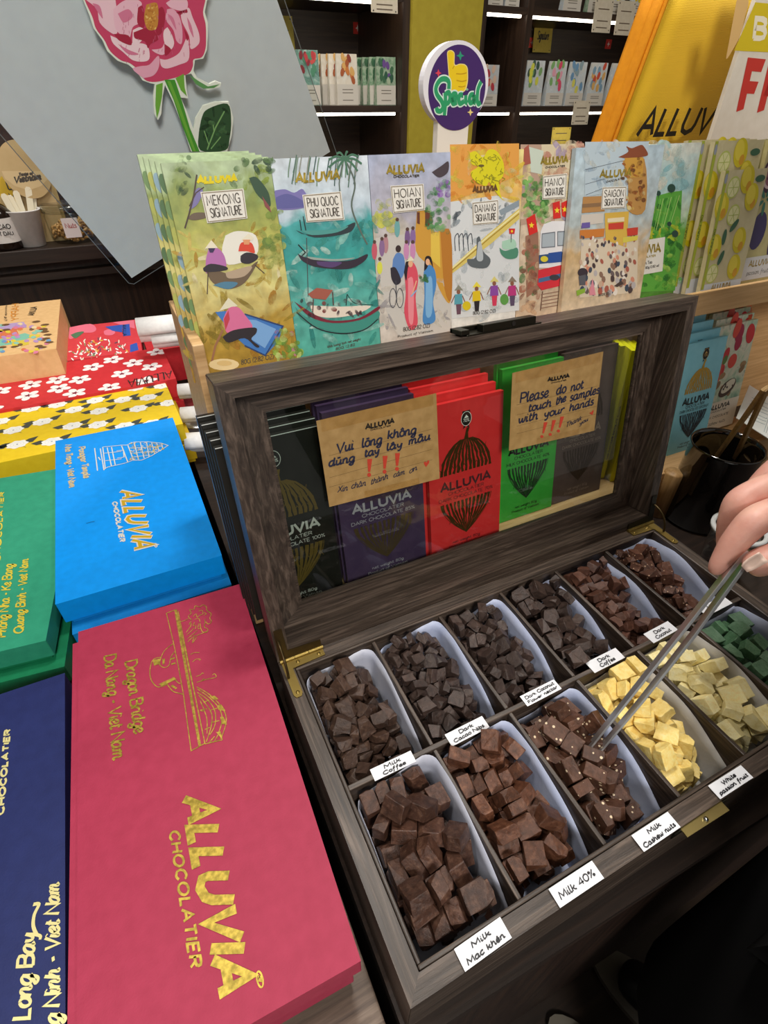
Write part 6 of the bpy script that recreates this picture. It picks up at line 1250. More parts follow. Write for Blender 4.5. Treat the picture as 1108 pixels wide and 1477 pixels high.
A.t('BUY', ink('#f2ead0', .5), .0065, (1015, 245), (1290, 262), (1030, 120), 4, gap=2.6)
A.t('FREE', ink('#c8382e', .5), .016, (925, 712), (1420, 735), (990, 415), 4, gap=3.2)
b.build('printed_lettering', pr)
# ================================================================== cup, pegs and plastic cup on the right
blk = ink('#0b0908', .06, 0, 1.0)
zr_ = .058; cc = PZ((1051, 641), zr_); cr = 49 * (cc - CAM).dot(FW) / FPX
cup = thing('ceramic_cup', 'glossy black ceramic cup holding bamboo tongs right of the sample box', 'cup', (cc.x, cc.y, TZ))
b = MB(); H = zr_ - TZ - .001
b.lathe((cc.x, cc.y, TZ + .001), [(0, 0), (cr * 1.0, 0), (cr * 1.06, .006), (cr * 1.0, H * .6), (cr * .97, H - .006), (cr * 1.02, H - .002), (cr, H), (cr * .95, H - .002), (cr * .93, H - .01), (cr * .95, H * .3), (cr * .9, .012), (0, .012)], blk, 56); b.build('cup_body', cup)
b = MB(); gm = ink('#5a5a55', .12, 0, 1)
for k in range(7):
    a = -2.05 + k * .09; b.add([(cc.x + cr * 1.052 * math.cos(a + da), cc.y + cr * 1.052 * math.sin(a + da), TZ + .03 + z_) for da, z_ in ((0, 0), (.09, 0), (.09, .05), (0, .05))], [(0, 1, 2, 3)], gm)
bw = wood('bamboo', '#8a6a3a', '#a8854f', '#c4a068', 'Z', 1.2, .45, .1)
tw = thing('bamboo_tongs', 'bamboo tongs standing in the glossy black cup', 'tongs', (cc.x, cc.y, TZ + .015))
top = PD((1104, 560), .70)
for k, (q, dz) in enumerate((((1040, 650), 0), ((1060, 652), .0))):
    e = PZ(q, .03); d = (e - top); low_ = top + d * 1.28
    side = d.cross(FW).normalized() * .0052; th = (d.cross(side)).normalized() * .0025
    dgap = RT * (.006 * k)
    b = MB(); b.hexa([low_ - side - th + dgap, low_ + side - th + dgap, low_ + side + th + dgap, low_ - side + th + dgap], [top - side * 1.1 - th + dgap * .4, top + side * 1.1 - th + dgap * .4, top + side * 1.1 + th + dgap * .4, top - side * 1.1 + th + dgap * .4], bw); b.build('tong_arm', tw, bevel=.0008)
pw = wood('peg_wood', '#8f6a3e', '#b08a58', '#c9a271', 'Z', .8, .5)
pp = PD((972, 683), .86); t = MB(); t.lathe((pp.x, pp.y, TZ + .001), [(0, 0), (.015, 0), (.015, pp.z - TZ), (.013, pp.z - TZ + .003), (0, pp.z - TZ + .004)], pw, 32); o = t.build('wooden_peg', None, (pp.x, pp.y, TZ)); tag(o, 'short tan wooden peg standing behind the right end of the lid', 'peg')
pc = PZ((1066, 765), -.005); pc_r = 36 * (pc - CAM).dot(FW) / FPX
t = thing('plastic_cup', 'clear plastic cup of broken chocolate behind the hand', 'cup', (pc.x, pc.y, TZ))
b = MB(); hh = -.005 - TZ
b.lathe((pc.x, pc.y, TZ + .0012), [(0, 0), (pc_r * .78, 0), (pc_r * .8, .004), (pc_r * .97, hh - .006), (pc_r * 1.03, hh - .002), (pc_r * 1.0, hh), (pc_r * .94, hh - .006), (pc_r * .78, .006), (0, .0025)], clear('cup_plastic', '#eef0ee', .06, 2.2), 44); b.build('cup_body', t)
b = MB(); b.lathe((pc.x, pc.y, TZ + hh - .001), [(pc_r * .93, 0), (pc_r * 1.05, .001), (pc_r * 1.05, .006), (pc_r * .9, .007), (pc_r * .86, .003)], ink('#d9dcdc', .15, 0, .5), 44); b.build('rim', t)
b = MB(); fr = F((pc.x, pc.y, TZ + hh - .016), (1, .3, 0), (-.3, 1, .2)); b.prism(fr, [(-.022, -.02), (.024, -.02), (.024, .018), (-.022, .018)], 0, .0006, ink('#f2f2f0')); b.build('paper_slip', t)
b = MB(); rr = random.Random(9)
for _ in range(46):
    a, q = rr.uniform(0, 2 * PI), pc_r * .6 * math.sqrt(rr.random()); c = V(pc.x + q * math.cos(a), pc.y + q * math.sin(a), TZ + .012 + rr.uniform(0, .03)); s = rr.uniform(.004, .007); e = Matrix.Rotation(rr.uniform(0, 3), 3, V(rr.random(), rr.random(), rr.random() + .1).normalized())
    b.box((-s, -s * .8, -s * .6), (s, s * .8, s * .6), ink('#4a2c1e', .5), lambda p: c + e @ p)
b.build('chocolate_chips', t, kind='stuff')
lq = [PZ(q, z) for q, z in (((1075, 612), .02), ((1108, 585), .055), ((1150, 640), .02), ((1108, 662), -.02))]
lq = F(PZ((1077, 612), .03), V(1, .55, .12), V(-.35, .8, .35)); b = MB(); b.prism(lq, [(0, -.07), (.13, -.07), (.13, .02), (0, .02)], -.001, 0, ink('#e6ebe8', .35)); b.poly(lq, [(.004, -.066), (.126, -.066), (.126, -.045), (.004, -.045)], ink('#7fbf5a'), 1)
for k in range(7): b.line(lq, [(.02 + .012 * k, .008), (.03 + .012 * k, -.02 - .004 * (k % 3)), (.034 + .012 * k, -.03)], .0012, ink('#7a94a0'), 1)
for k in range(4): b.line(lq, [(.01, -.032 - .004 * k), (.09, -.032 - .004 * k)], .0008, ink('#8aa0a8'), 1)
o = b.build('leaflet', None, lq.o); tag(o, 'white and green leaflet beside the black cup at the right edge', 'leaflet')
b = MB(); lo = lq.pt(.065, -.03, -.002); b.box((lo.x - .03, lo.y - .01, TZ + .0005), (lo.x + .05, lo.y + .03, lo.z - .035), ink('#2a2622')); o = b.build('leaflet_holder', None, (lo.x, lo.y, TZ)); tag(o, 'dark block carrying the white leaflet beside the black cup', 'holder')
CHOC = {
    (0, 1): [
        -302, -430, -431, 684, 16, -10, 729, 158, 7, 158, -504, -428, 661, -13, 25, -750, 166, 2, -293, -135, -433, 999, -1, 22, 29, 151, 3, 278, -99, -425, 724, -22, 14, 689, 177, 6,
        -277, 151, -427, 996, -5, 26, -80, 170, 6, 161, 199, -423, 868, -438, -88, 215, 160, 2, 234, 523, -428, 998, -30, 12, -51, 166, 2, -324, -509, -302, 451, 520, 444, 574, 176, 3,
        -8, -379, -384, 578, -331, -62, -744, 139, 0, 280, -356, -421, 685, -46, 42, -726, 165, 4, -314, 3, -399, 708, -243, 236, 620, 139, 3, -135, -75, -320, 983, -125, 27, -136, 153, 2,
        -295, 180, -320, 817, -106, 51, -565, 151, 2, -286, 532, -323, 25, 31, -59, 997, 152, 7, -300, -290, -378, 646, -380, -278, -601, 167, 3, -146, -509, -337, 39, 223, 268, -936, 177, 1,
        147, -334, -359, 578, -473, 21, 665, 166, 7, -283, 4, -272, 970, -202, 135, 25, 165, 4, 276, 78, -400, 74, 59, 626, -774, 153, 1, -325, 312, -397, 611, -414, -453, -500, 144, 4,
        -152, 347, -282, 955, -66, -121, -263, 170, 3, 56, 323, -325, 859, 43, -42, -509, 154, 5, -333, 388, -266, 668, -124, 728, -86, 146, 6, -294, -205, -272, 711, -141, 301, 620, 177, 7,
        -140, -328, -343, 657, -335, -245, -629, 171, 2, 17, -277, -347, 670, -335, -80, -658, 145, 2, -283, 66, -191, 963, -232, 127, -58, 136, 0, 259, -49, -277, 570, 520, -429, -469, 182, 7,
        -305, 336, -131, 692, -111, 331, -632, 137, 2, -185, 371, -173, 272, 97, -70, -955, 141, 4, 22, 274, -232, 528, 102, 7, -843, 162, 3, -266, 505, -121, 989, 93, 18, 111, 180, 5,
        185, 481, -290, 593, -170, 274, -738, 169, 0, -298, -83, -202, 109, 80, -467, 874, 152, 3, -129, -235, -285, 948, -314, 48, -16, 144, 1, 84, -230, -281, 130, -144, -282, -940, 158, 1,
        -286, 128, -91, 559, -387, 303, -668, 177, 2, -115, -39, -197, 369, 242, -315, 840, 151, 1, 101, -102, -362, 702, 572, -68, 420, 184, 4, -270, 287, -50, 188, 341, -52, 919, 162, 5,
        -87, 293, -136, 714, 521, 187, 429, 136, 5, 35, 248, -131, 950, 22, -29, -310, 155, 2, -303, 482, -18, 980, 85, 49, 174, 136, 1, -54, 509, -85, 830, -122, 257, -480, 148, 5,
        38, 411, -171, 444, -347, -272, -780, 139, 0, -298, -342, -205, 608, 256, 391, -642, 156, 7, -176, -169, -159, 754, -241, -607, 79, 149, 4, 126, -104, -197, 27, -90, 62, -994, 151, 6,
        -142, 53, -23, 212, -609, -646, -408, 184, 3, -102, 148, -140, 418, -461, -638, -454, 170, 0, 101, 68, -286, 692, -256, 272, 618, 168, 7, -114, 299, -5, 561, -221, -512, 611, 169, 3,
        4, 314, -29, 727, -6, 63, -684, 137, 0, 16, 509, -4, 740, -139, 259, -605, 177, 1, 74, 536, -194, 855, -511, -22, -89, 155, 2, -313, -203, -128, 284, 699, -641, 142, 156, 5,
        -40, -145, -146, 380, -535, -663, -359, 158, 0, -222, -522, -206, 886, -256, 121, 367, 149, 2, -256, -68, -25, 313, 1, -415, 855, 180, 4, -7, 22, -133, 69, -843, 487, -219, 147, 5,
        253, 338, -406, 238, 412, 19, 879, 155, 2,
    ],
    (1, 1): [
        185, -401, -430, 852, 19, -15, -523, 158, 6, 169, -180, -440, 86, -12, -57, -995, 118, 7, -225, -440, -296, 945, -23, -159, 286, 125, 1, -298, -239, -254, 45, -15, 7, -999, 160, 5,
        -297, 513, -236, 712, 75, 15, -698, 160, 5, -296, -402, -206, 960, -153, 212, 98, 165, 5, -315, -31, -341, 615, -634, -137, -447, 130, 7, -306, 371, -241, 511, -533, 571, 359, 136, 2,
        -323, 488, -126, 886, 36, -452, 93, 119, 1, -174, 523, -152, 642, 506, 253, 518, 129, 3, -219, -368, -123, 174, -105, -872, -445, 139, 0, -329, -238, -121, 694, 55, 716, 55, 159, 5,
        -258, 69, -314, 135, 667, -109, 725, 148, 7, -144, 361, -205, 995, 22, -89, -40, 153, 2, -253, 489, -37, 911, 21, 341, 231, 130, 1, -90, 521, -115, 815, 133, 555, -99, 146, 0,
        213, 532, -290, 353, 517, 719, 303, 161, 2, -191, -136, -193, 767, -419, 440, 208, 124, 7, -292, -119, -69, 307, 261, -717, 568, 154, 2, -13, -37, -226, 775, -204, -390, 453, 141, 2,
        -310, 230, -206, 721, -199, -90, -658, 151, 6, -54, 201, -256, 909, 303, 139, -249, 126, 4, -188, 523, 12, 692, -291, 214, -626, 129, 2, 172, 530, -166, 657, -283, -315, 623, 160, 2,
        -273, -538, -206, 603, 777, -77, 162, 160, 6, 278, -134, -362, 27, -131, -963, 235, 163, 5, -317, 68, -190, 51, 968, -86, 232, 118, 1, -120, -68, -140, 353, 150, -373, 845, 130, 5,
        280, 82, -392, 410, -523, 379, 644, 161, 6, -289, 275, -122, 770, -134, 190, 594, 150, 5, -32, 527, -24, 598, -262, 488, -579, 118, 4, -310, -291, 15, 19, -78, 997, 5, 155, 2,
        125, -391, -266, 641, 437, -601, -191, 155, 2, -254, -25, -47, 601, -539, -329, -489, 157, 7, -89, 132, -200, 86, -168, -930, -315, 135, 2, 104, 88, -212, 944, 303, 131, -17, 120, 4,
        -325, 372, -37, 456, 259, 715, 463, 135, 5, -187, 326, -1, 809, 177, 280, -486, 130, 1, 10, 322, -210, 1, 223, -118, -968, 133, 6, -39, 380, -37, 324, 262, 889, -190, 129, 0,
        86, -538, -307, 237, 12, -946, -223, 134, 5, 278, -290, -380, 594, -121, 306, 734, 148, 1, -319, 68, -16, 406, 543, 543, -495, 132, 2, -9, 66, -147, 525, -22, 453, -720, 142, 3,
        264, 114, -224, 401, 241, -329, -820, 162, 7, -289, 153, -70, 798, 567, 6, -203, 124, 5, -179, 216, -218, 165, -616, 417, -647, 132, 7, 58, 222, -92, 247, -496, 830, -62, 146, 7,
        -120, 238, 16, 60, -152, 294, -942, 146, 3, 119, 341, -145, 216, -235, 910, 265, 127, 2, 40, -179, -273, 673, -600, -309, -303, 128, 5, -93, -525, -301, 862, -268, -221, 369, 143, 7,
        248, -510, -354, 599, 279, -126, 740, 162, 5, 87, -279, -141, 189, -908, 356, -116, 146, 0, -84, -230, -160, 210, 890, 298, -273, 159, 3, -26, -345, -257, 350, -712, 591, 143, 148, 3,
        -104, 241, -108, 869, 42, 188, 456, 125, 1, 196, 355, -276, 513, -533, 122, -662, 132, 6, 72, 459, -8, 722, -456, 344, -390, 137, 4, 319, 539, -334, 498, -478, -490, 532, 128, 6,
        -316, -522, -77, 153, -961, 218, -78, 125, 5, -104, -462, -208, 265, -63, 961, -43, 148, 2, 261, -237, -246, 325, 677, 101, 653, 164, 6, 152, -211, -195, 49, -778, -522, -345, 155, 3,
        37, -115, -140, 188, 784, -331, 490, 115, 4, 172, -47, -228, 959, -271, 88, 16, 133, 0, 157, 218, -177, 709, -653, 231, 134, 143, 1, 299, 371, -281, 249, 770, -178, -559, 136, 0,
    ],
    (2, 1): [
        -50, -392, -383, 282, -93, 225, 928, 165, 1, 166, -400, -384, 173, -666, -258, -678, 163, 1, -328, -530, -198, 34, -688, 3, -725, 162, 4, 269, -327, -390, 663, -672, 103, -315, 164, 4,
        -183, -523, -205, 522, -379, 206, 736, 161, 6, 93, -233, -318, 421, 583, -471, -511, 161, 4, -321, 86, -219, 527, 455, 599, 395, 166, 3, -322, 258, -139, 660, 239, 677, 220, 175, 0,
        -187, 381, -202, 861, 413, 14, -294, 178, 5, -296, 511, -131, 669, -90, 83, -733, 162, 1, -96, 523, -135, 48, -78, -29, 995, 154, 1, -297, 68, -81, 705, -98, 203, 672, 151, 5,
        284, 170, -337, 85, 54, -482, -870, 141, 2, -223, 322, -77, 904, -240, 308, -177, 160, 0, -299, 526, -34, 670, -91, 63, -734, 139, 1, -149, 527, -44, 998, 20, -52, -1, 153, 5,
        -20, -229, -299, 631, -337, 648, -262, 159, 2, -309, 199, 4, 565, -240, 666, -423, 140, 7, -170, 143, -111, 816, -5, 9, -579, 138, 1, 58, -27, -304, 133, 701, -696, 77, 177, 5,
        -340, 387, 20, 151, 704, 131, 682, 128, 1, -105, 375, -45, 921, -92, 374, 63, 166, 3, 46, 504, -94, 564, -76, -111, 815, 128, 1, -322, -260, -215, 80, -669, 42, -737, 159, 2,
        -304, -364, -136, 671, 103, 288, -676, 147, 1, 275, -171, -413, 560, -644, 411, -320, 151, 1, -196, 151, -10, 29, 870, 491, 26, 143, 0, 69, 71, -179, 35, -938, 88, -334, 169, 4,
        282, -89, -271, 647, -684, 335, 19, 142, 1, -55, 210, -96, 67, -771, 633, -3, 150, 3, 300, 88, -247, 753, -456, 387, -274, 126, 6, 30, 477, 19, 679, 520, 416, 310, 168, 5,
        -277, -120, -167, 212, -67, 181, 958, 176, 7, -91, -99, -204, 604, 230, 330, -688, 154, 7, 195, -205, -261, 562, -436, 440, -547, 163, 3, -67, 64, -113, 136, 421, -472, 763, 133, 4,
        192, -7, -207, 382, 67, 896, -216, 164, 5, 60, 334, -101, 335, -354, 672, 558, 149, 2, 271, 370, -306, 483, -499, -526, -491, 173, 3, 269, 524, -218, 33, 8, -999, -13, 168, 3,
        -307, -234, -34, 722, -21, 542, 430, 142, 2, -118, -243, -143, 96, 317, -299, 895, 166, 7, 264, -483, -399, 684, 300, 614, -255, 154, 3, -282, -51, 23, 233, 961, 151, 14, 175, 3,
        77, -145, -164, 248, -643, 697, -198, 153, 1, 191, 339, -175, 299, -678, 670, -39, 152, 7, 87, 213, -164, 351, -204, 650, 643, 176, 1, -77, 219, 29, 465, 537, -702, -43, 135, 3,
        210, 450, -76, 873, 445, 144, 136, 134, 7, 213, 565, -118, 25, 110, -993, -44, 125, 0, -147, -351, -246, 956, 259, -70, -121, 161, 0, -282, -102, -63, 208, 976, -67, 19, 141, 1,
        -209, -488, -101, 222, 718, -550, 363, 152, 6, 90, -533, -296, 702, 705, -62, -80, 177, 2,
    ],
    (3, 1): [
        185, -454, -435, 998, -2, -3, -62, 150, 0, 266, -502, -331, 659, -216, 364, 622, 183, 6, -154, 233, -323, 787, 4, -38, -616, 178, 2, -288, -521, -256, 984, 158, 27, 82, 163, 2,
        -325, -235, -310, 348, 618, 348, 613, 185, 0, -307, 247, -245, 727, -51, -70, -681, 157, 3, -110, 334, -212, 33, 9, -62, -997, 198, 6, 242, 502, -173, 974, 71, -210, -41, 196, 4,
        -286, -395, -194, 870, -484, -38, -83, 168, 1, -59, -170, -262, 350, 443, -146, 813, 168, 7, -309, 334, -87, 18, -499, 130, -857, 195, 3, 115, 349, -201, 984, 26, -83, -154, 172, 3,
        -275, 514, -20, 988, -9, -156, -3, 190, 3, -101, 518, -97, 77, -29, 26, -996, 195, 1, 48, 523, -177, 16, -432, 17, 901, 165, 7, -263, -360, -55, 407, 900, -143, 57, 176, 0,
        -302, -121, -133, 695, 120, -164, 689, 162, 7, -64, 91, -244, 258, -110, 752, -597, 164, 1, -229, 317, -4, 677, 388, 313, 541, 168, 1, -122, 335, -100, 154, 1, -72, -986, 148, 0,
        48, 216, -129, 492, 412, -101, 760, 147, 7, -17, 492, 14, 587, -71, 310, -745, 191, 7, 145, 487, -62, 727, 176, 113, 655, 153, 4, -280, -506, 26, 699, 293, 93, -646, 186, 0,
        -138, -505, -137, 459, -526, 515, -497, 187, 1, 50, -320, -195, 827, -275, 381, -309, 188, 4, -297, -182, -43, 145, -715, -654, -200, 169, 3, -152, -96, -142, 698, 408, 448, 382, 182, 1,
        83, -93, -249, 425, -248, 151, 857, 185, 3, -108, 112, -67, 894, 89, -30, 438, 188, 4, 162, 142, -123, 848, 396, 275, 218, 195, 4, -70, -358, -48, 924, -352, -40, -143, 170, 3,
        113, -250, -106, 579, -433, 201, -661, 191, 2, -321, 29, -63, 712, 114, 685, 105, 195, 7, -33, -61, -26, 947, 259, 183, 54, 179, 2, 39, -22, -174, 411, -256, 153, 861, 178, 0,
        59, 300, -47, 818, -294, -164, -467, 162, 4, 275, 308, -62, 458, -292, -765, 346, 188, 2, 291, 506, -6, 508, -642, 404, 407, 148, 7, -85, -224, -94, 319, -262, -816, -405, 150, 2,
        242, -382, -239, 59, 126, 924, 356, 185, 7, 240, -7, -237, 541, -426, -613, -387, 199, 7,
    ],
    (4, 1): [
        197, -438, -369, 774, -528, -300, -182, 165, 6, -151, -516, -369, 782, -205, 449, -381, 158, 3, -90, -391, -389, 783, 498, -264, -264, 156, 0, 175, -327, -379, 603, -328, -513, -515, 162, 4,
        248, 259, -305, 224, 97, -697, 674, 156, 4, 299, -158, -415, 352, 536, -282, 713, 121, 5, -284, 498, -63, 710, 2, 106, -696, 159, 1, -263, -424, -240, 150, -160, 569, -793, 144, 6,
        116, -162, -259, 39, 978, 204, -22, 119, 4, 116, 200, -245, 790, 579, -123, -157, 151, 2, -322, 364, -123, 21, -117, -64, 991, 132, 3, 44, 280, -188, 278, 646, -322, 634, 150, 2,
        -287, 427, 27, 139, -985, -75, 73, 163, 6, -144, 397, -63, 938, 245, 202, 137, 123, 6, -47, 507, -58, 623, -131, -172, 752, 120, 7, 285, -414, -255, 331, -610, 603, -394, 163, 5,
        -323, 284, -46, 733, 85, -160, 656, 122, 1, 138, 203, -88, 191, 701, -118, 677, 153, 7, -142, 503, 16, 452, -26, 256, 854, 137, 6, 38, 509, 18, 150, -175, -40, -972, 157, 3,
        -29, -349, -294, 918, -239, 50, -312, 122, 1, 227, -44, -336, 405, 394, 447, 694, 141, 6, -35, 26, -126, 201, 218, 182, 938, 159, 5, 253, 81, -281, 439, 225, 639, -590, 161, 7,
        -326, 193, -139, 660, -207, 83, 718, 118, 2, -64, 234, -71, 592, 52, -99, -798, 152, 1, 300, 220, -172, 634, 163, 732, 190, 158, 6, -328, -295, -61, 577, 388, 525, 491, 132, 0,
        -29, -234, -168, 876, 404, 262, -26, 165, 7, 131, -363, -239, 102, 599, 794, -30, 161, 2, -330, -156, -62, 41, 782, 2, 622, 116, 7, 88, 69, -221, 201, -482, 181, -833, 129, 6,
        -295, 101, -2, 38, -48, 325, 944, 161, 4, -204, 246, -77, 30, -760, 88, 643, 148, 6, 263, 492, -161, 990, 22, 127, 52, 154, 7, -47, -517, -289, 236, 366, 899, -45, 117, 1,
        -191, -81, -74, 45, -679, -730, -61, 142, 3, -253, 59, -134, 839, -290, 398, -231, 135, 0, -10, 160, -163, 975, -130, 11, -179, 124, 2, 2, 383, -96, 353, 467, -626, 516, 146, 3,
        162, 360, -105, 420, 713, 557, -71, 129, 7, 132, 510, -85, 35, -909, 106, -401, 151, 4, -158, -337, -147, 426, -887, 58, 171, 116, 7, -199, -229, -104, 9, -116, 77, -990, 125, 4,
        -15, -365, -192, 677, -224, -50, -699, 151, 5, -158, 85, -85, 154, -572, 655, -469, 140, 4, -52, -97, -120, 412, 291, -636, 584, 119, 3, 60, -71, -216, 556, 817, -84, 127, 126, 1,
        -310, -14, -42, 229, -24, 913, -336, 123, 2, 277, 554, -58, 21, -618, 46, -785, 120, 2,
    ],
    (5, 1): [
        -207, -544, -165, 764, -554, 281, 174, 145, 3, 64, -564, -203, 506, -515, -467, -510, 126, 5, -300, 379, -219, 676, -311, 197, 639, 158, 3, -276, 507, -156, 248, -325, 293, -864, 163, 5,
        -313, -438, -170, 685, -51, 411, -599, 136, 0, 105, -117, -284, 865, 3, 342, 368, 168, 5, -327, 209, -146, 682, -168, 700, -130, 162, 3, 97, 96, -287, 605, 399, 184, -664, 144, 0,
        -203, 497, -85, 447, -267, 373, -768, 146, 6, -203, -454, -119, 504, 742, 345, -275, 134, 7, -129, -334, -207, 26, 127, -153, -980, 157, 4, -337, 48, -127, 228, 686, 180, 667, 136, 6,
        -76, 55, -251, 465, 172, 412, 764, 133, 6, -304, 265, -10, 639, 79, 247, 724, 134, 5, -197, 307, -107, 693, 204, 146, 676, 158, 0, -129, 447, -3, 104, 817, 555, -118, 144, 4,
        -47, 520, -132, 452, -498, -702, 234, 145, 7, -313, -304, -113, 49, 38, -318, 946, 132, 3, -311, -241, -170, 725, 249, -183, 615, 122, 4, -315, -115, -47, 853, 426, 295, 68, 135, 6,
        -232, -10, -129, 706, -314, 314, 552, 123, 3, 238, -3, -252, 470, 54, 72, 878, 153, 5, -138, 257, -44, 68, -228, 155, -959, 165, 3, 275, 346, -234, 311, -792, -265, -453, 125, 3,
        41, 508, -34, 629, -405, -94, 657, 158, 4, 279, 530, -196, 0, -690, 511, -513, 138, 5, -308, -383, 6, 368, 523, 67, 766, 152, 3, -164, -203, -116, 482, -664, 364, -441, 153, 2,
        86, -291, -277, 161, 96, -199, 962, 148, 6, -279, 104, 1, 42, -38, 983, -177, 164, 4, -221, 112, -102, 271, 14, -181, -945, 142, 1, -311, 403, -14, 6, -90, -554, -828, 124, 5,
        12, 278, -140, 643, -87, 545, -531, 133, 5, -291, 541, -7, 971, -135, 190, -48, 124, 3, 80, 435, -151, 603, 414, 91, -676, 157, 1, -58, -478, -98, 323, -129, -937, -39, 156, 6,
        2, -205, -184, 380, 613, -364, 589, 121, 0, -273, -213, -15, 61, -506, -720, 471, 151, 3, 65, 25, -167, 7, 728, 375, 574, 166, 5, -93, 114, -102, 670, -93, 711, 194, 128, 7,
        184, 181, -165, 250, -958, 123, -61, 162, 5, 181, 367, -101, 115, 686, -448, -562, 160, 2,
    ],
    (0, 0): [
        -283, -369, -424, 6, -14, -2, 1000, 172, 2, -105, -479, -422, 730, -13, -4, 683, 177, 6, 119, -363, -415, 999, 8, 2, 45, 190, 4, -284, -145, -419, 1000, -7, -11, 25, 178, 7,
        -302, 266, -393, 685, 162, 175, -689, 171, 3, 204, 94, -409, 986, -5, -6, 169, 212, 0, -270, 484, -369, 302, 638, -272, 654, 200, 2, -281, -492, -245, 841, 62, 538, 6, 200, 2,
        -132, -492, -229, 41, 525, -27, 850, 224, 1, -285, -95, -289, 703, 0, -12, -711, 214, 3, 157, 39, -277, 972, -8, 3, 233, 191, 6, -300, 140, -331, 694, 164, -154, 684, 172, 1,
        148, 250, -267, 139, 13, 3, -990, 205, 7, -303, 490, -143, 721, 10, 693, 2, 222, 3, -14, 481, -272, 330, -22, -19, 944, 185, 3, 216, 482, -285, 697, -189, 59, 690, 199, 3,
        -269, -361, -99, 15, 30, -307, -951, 202, 2, -7, -505, -172, 857, 30, 513, -32, 196, 2, 218, -501, -191, 34, -6, 86, -996, 191, 2, -317, -100, -129, 483, -515, 484, -517, 192, 6,
        -97, -280, -281, 9, -982, 188, 8, 199, 0, 251, -129, -221, 675, 323, -343, 567, 216, 0, -283, 110, -216, 976, 214, 42, -19, 175, 0, -75, 75, -248, 604, -203, -196, -745, 188, 5,
        270, 297, -138, 724, -52, 35, -687, 190, 7, -166, 508, -111, 21, 685, -1, 728, 196, 0, -28, 471, -119, 404, 458, -583, -535, 206, 3, 170, 516, -125, 607, 488, 368, -508, 190, 6,
        -281, -294, 14, 692, -196, -229, -656, 199, 2, 145, -267, -137, 753, -211, 567, -258, 225, 4, 141, -485, -52, 2, 7, -105, 994, 208, 3, -158, -58, -109, 338, 483, 204, 781, 221, 3,
        22, -119, -284, 342, -252, 752, 504, 173, 1, 226, -69, -30, 321, -139, -279, -894, 193, 7, -280, 297, -125, 318, 636, -286, 642, 185, 1, -120, 191, -128, 226, 39, 251, 940, 216, 7,
        82, 70, -116, 254, 934, -243, -62, 209, 4, 79, 250, -39, 814, -340, 7, -471, 225, 1, -95, -341, -3, 520, -514, 504, -459, 179, 7, -54, -293, -151, 39, -5, 5, -999, 195, 1,
        -29, -76, -48, 780, -158, 470, -381, 194, 2, -138, 331, 28, 429, -254, -361, 788, 192, 4,
    ],
    (1, 0): [
        -3, -500, -415, 244, -116, 84, 959, 193, 6, -74, 497, -426, 134, 3, -15, 991, 160, 1, 233, 400, -386, 216, -215, -680, 667, 196, 5, -303, -454, -303, 709, -2, 12, -705, 165, 1,
        199, -497, -298, 716, -271, 132, 630, 169, 4, -302, -8, -331, 695, -108, -105, -703, 176, 4, -309, 201, -324, 690, 97, 73, -713, 161, 4, -97, 343, -316, 533, -18, -21, 846, 166, 3,
        -284, 491, -299, 712, 16, -32, 702, 190, 1, -98, 536, -315, 14, -8, 27, -1000, 175, 3, 92, 496, -262, 718, -179, -95, 666, 180, 2, -277, -437, -189, 1000, 17, -1, -3, 177, 6,
        -287, -223, -289, 668, 244, -281, 645, 190, 0, -100, -65, -304, 1, -7, 18, -1000, 192, 3, 123, -9, -316, 615, -485, 167, 599, 194, 1, -313, 265, -161, 564, -421, 525, -478, 186, 2,
        -137, 271, -192, 25, -33, -145, 989, 191, 3, 110, 309, -205, 988, -121, 24, 89, 165, 2, -294, 513, -182, 999, 33, 10, -35, 161, 4, -114, 504, -208, 10, 12, 33, -999, 156, 6,
        64, 518, -150, 29, -193, 49, 979, 165, 7, -322, -486, -56, 505, 497, 456, 538, 160, 2, -114, -527, -207, 529, -457, -464, -545, 179, 3, 254, -340, -252, 831, -216, -153, -489, 184, 7,
        -297, -23, -206, 412, 312, 670, 534, 156, 3, -120, -112, -150, 564, -444, 480, 504, 164, 0, -214, 187, -54, 681, 349, 401, 503, 155, 4, -189, 95, -236, 722, 592, 205, -293, 186, 3,
        56, 346, -96, 128, -35, 147, 980, 177, 7, -270, 487, -39, 697, -627, 273, -216, 187, 7, -109, 366, -79, 631, -367, 404, 551, 184, 3, 277, 472, -204, 439, 588, 246, 633, 184, 0,
        -276, -287, -126, 869, -492, -3, -44, 186, 1, -66, -271, -95, 995, -70, -60, -27, 194, 1, 121, -377, -194, 693, 491, -373, -374, 171, 1, -320, 12, -53, 419, -550, 449, -565, 181, 4,
        -122, 18, -111, 5, 156, -176, 972, 162, 6, 163, -142, -168, 109, 36, 167, -979, 194, 5, -95, 174, -36, 110, -533, 158, -824, 191, 0, 223, 177, -186, 653, 631, 315, -276, 195, 4,
        79, 469, 11, 442, 174, -85, -876, 187, 5, -269, -218, -2, 422, 906, -25, -24, 194, 5, 59, -493, -118, 563, -619, 454, -306, 185, 5, 158, -297, -46, 900, -185, 328, -221, 197, 6,
        -91, -13, 26, 115, 116, -785, 598, 173, 0, 87, -14, -86, 549, -377, 241, 706, 198, 4, 38, 143, -61, 818, 178, 529, 141, 165, 3, 253, 346, -51, 797, 3, 556, 234, 194, 7,
        -72, -120, -8, 14, -37, -634, -772, 156, 3, -142, -480, -44, 858, -100, 52, 502, 181, 0,
    ],
    (2, 0): [
        -278, -328, -412, 12, 4, 20, 1000, 199, 3, 183, -403, -425, 24, -1, 20, 1000, 165, 0, 182, -216, -401, 69, 8, 333, 940, 190, 1, -182, -296, -247, 766, -11, -345, 542, 200, 7,
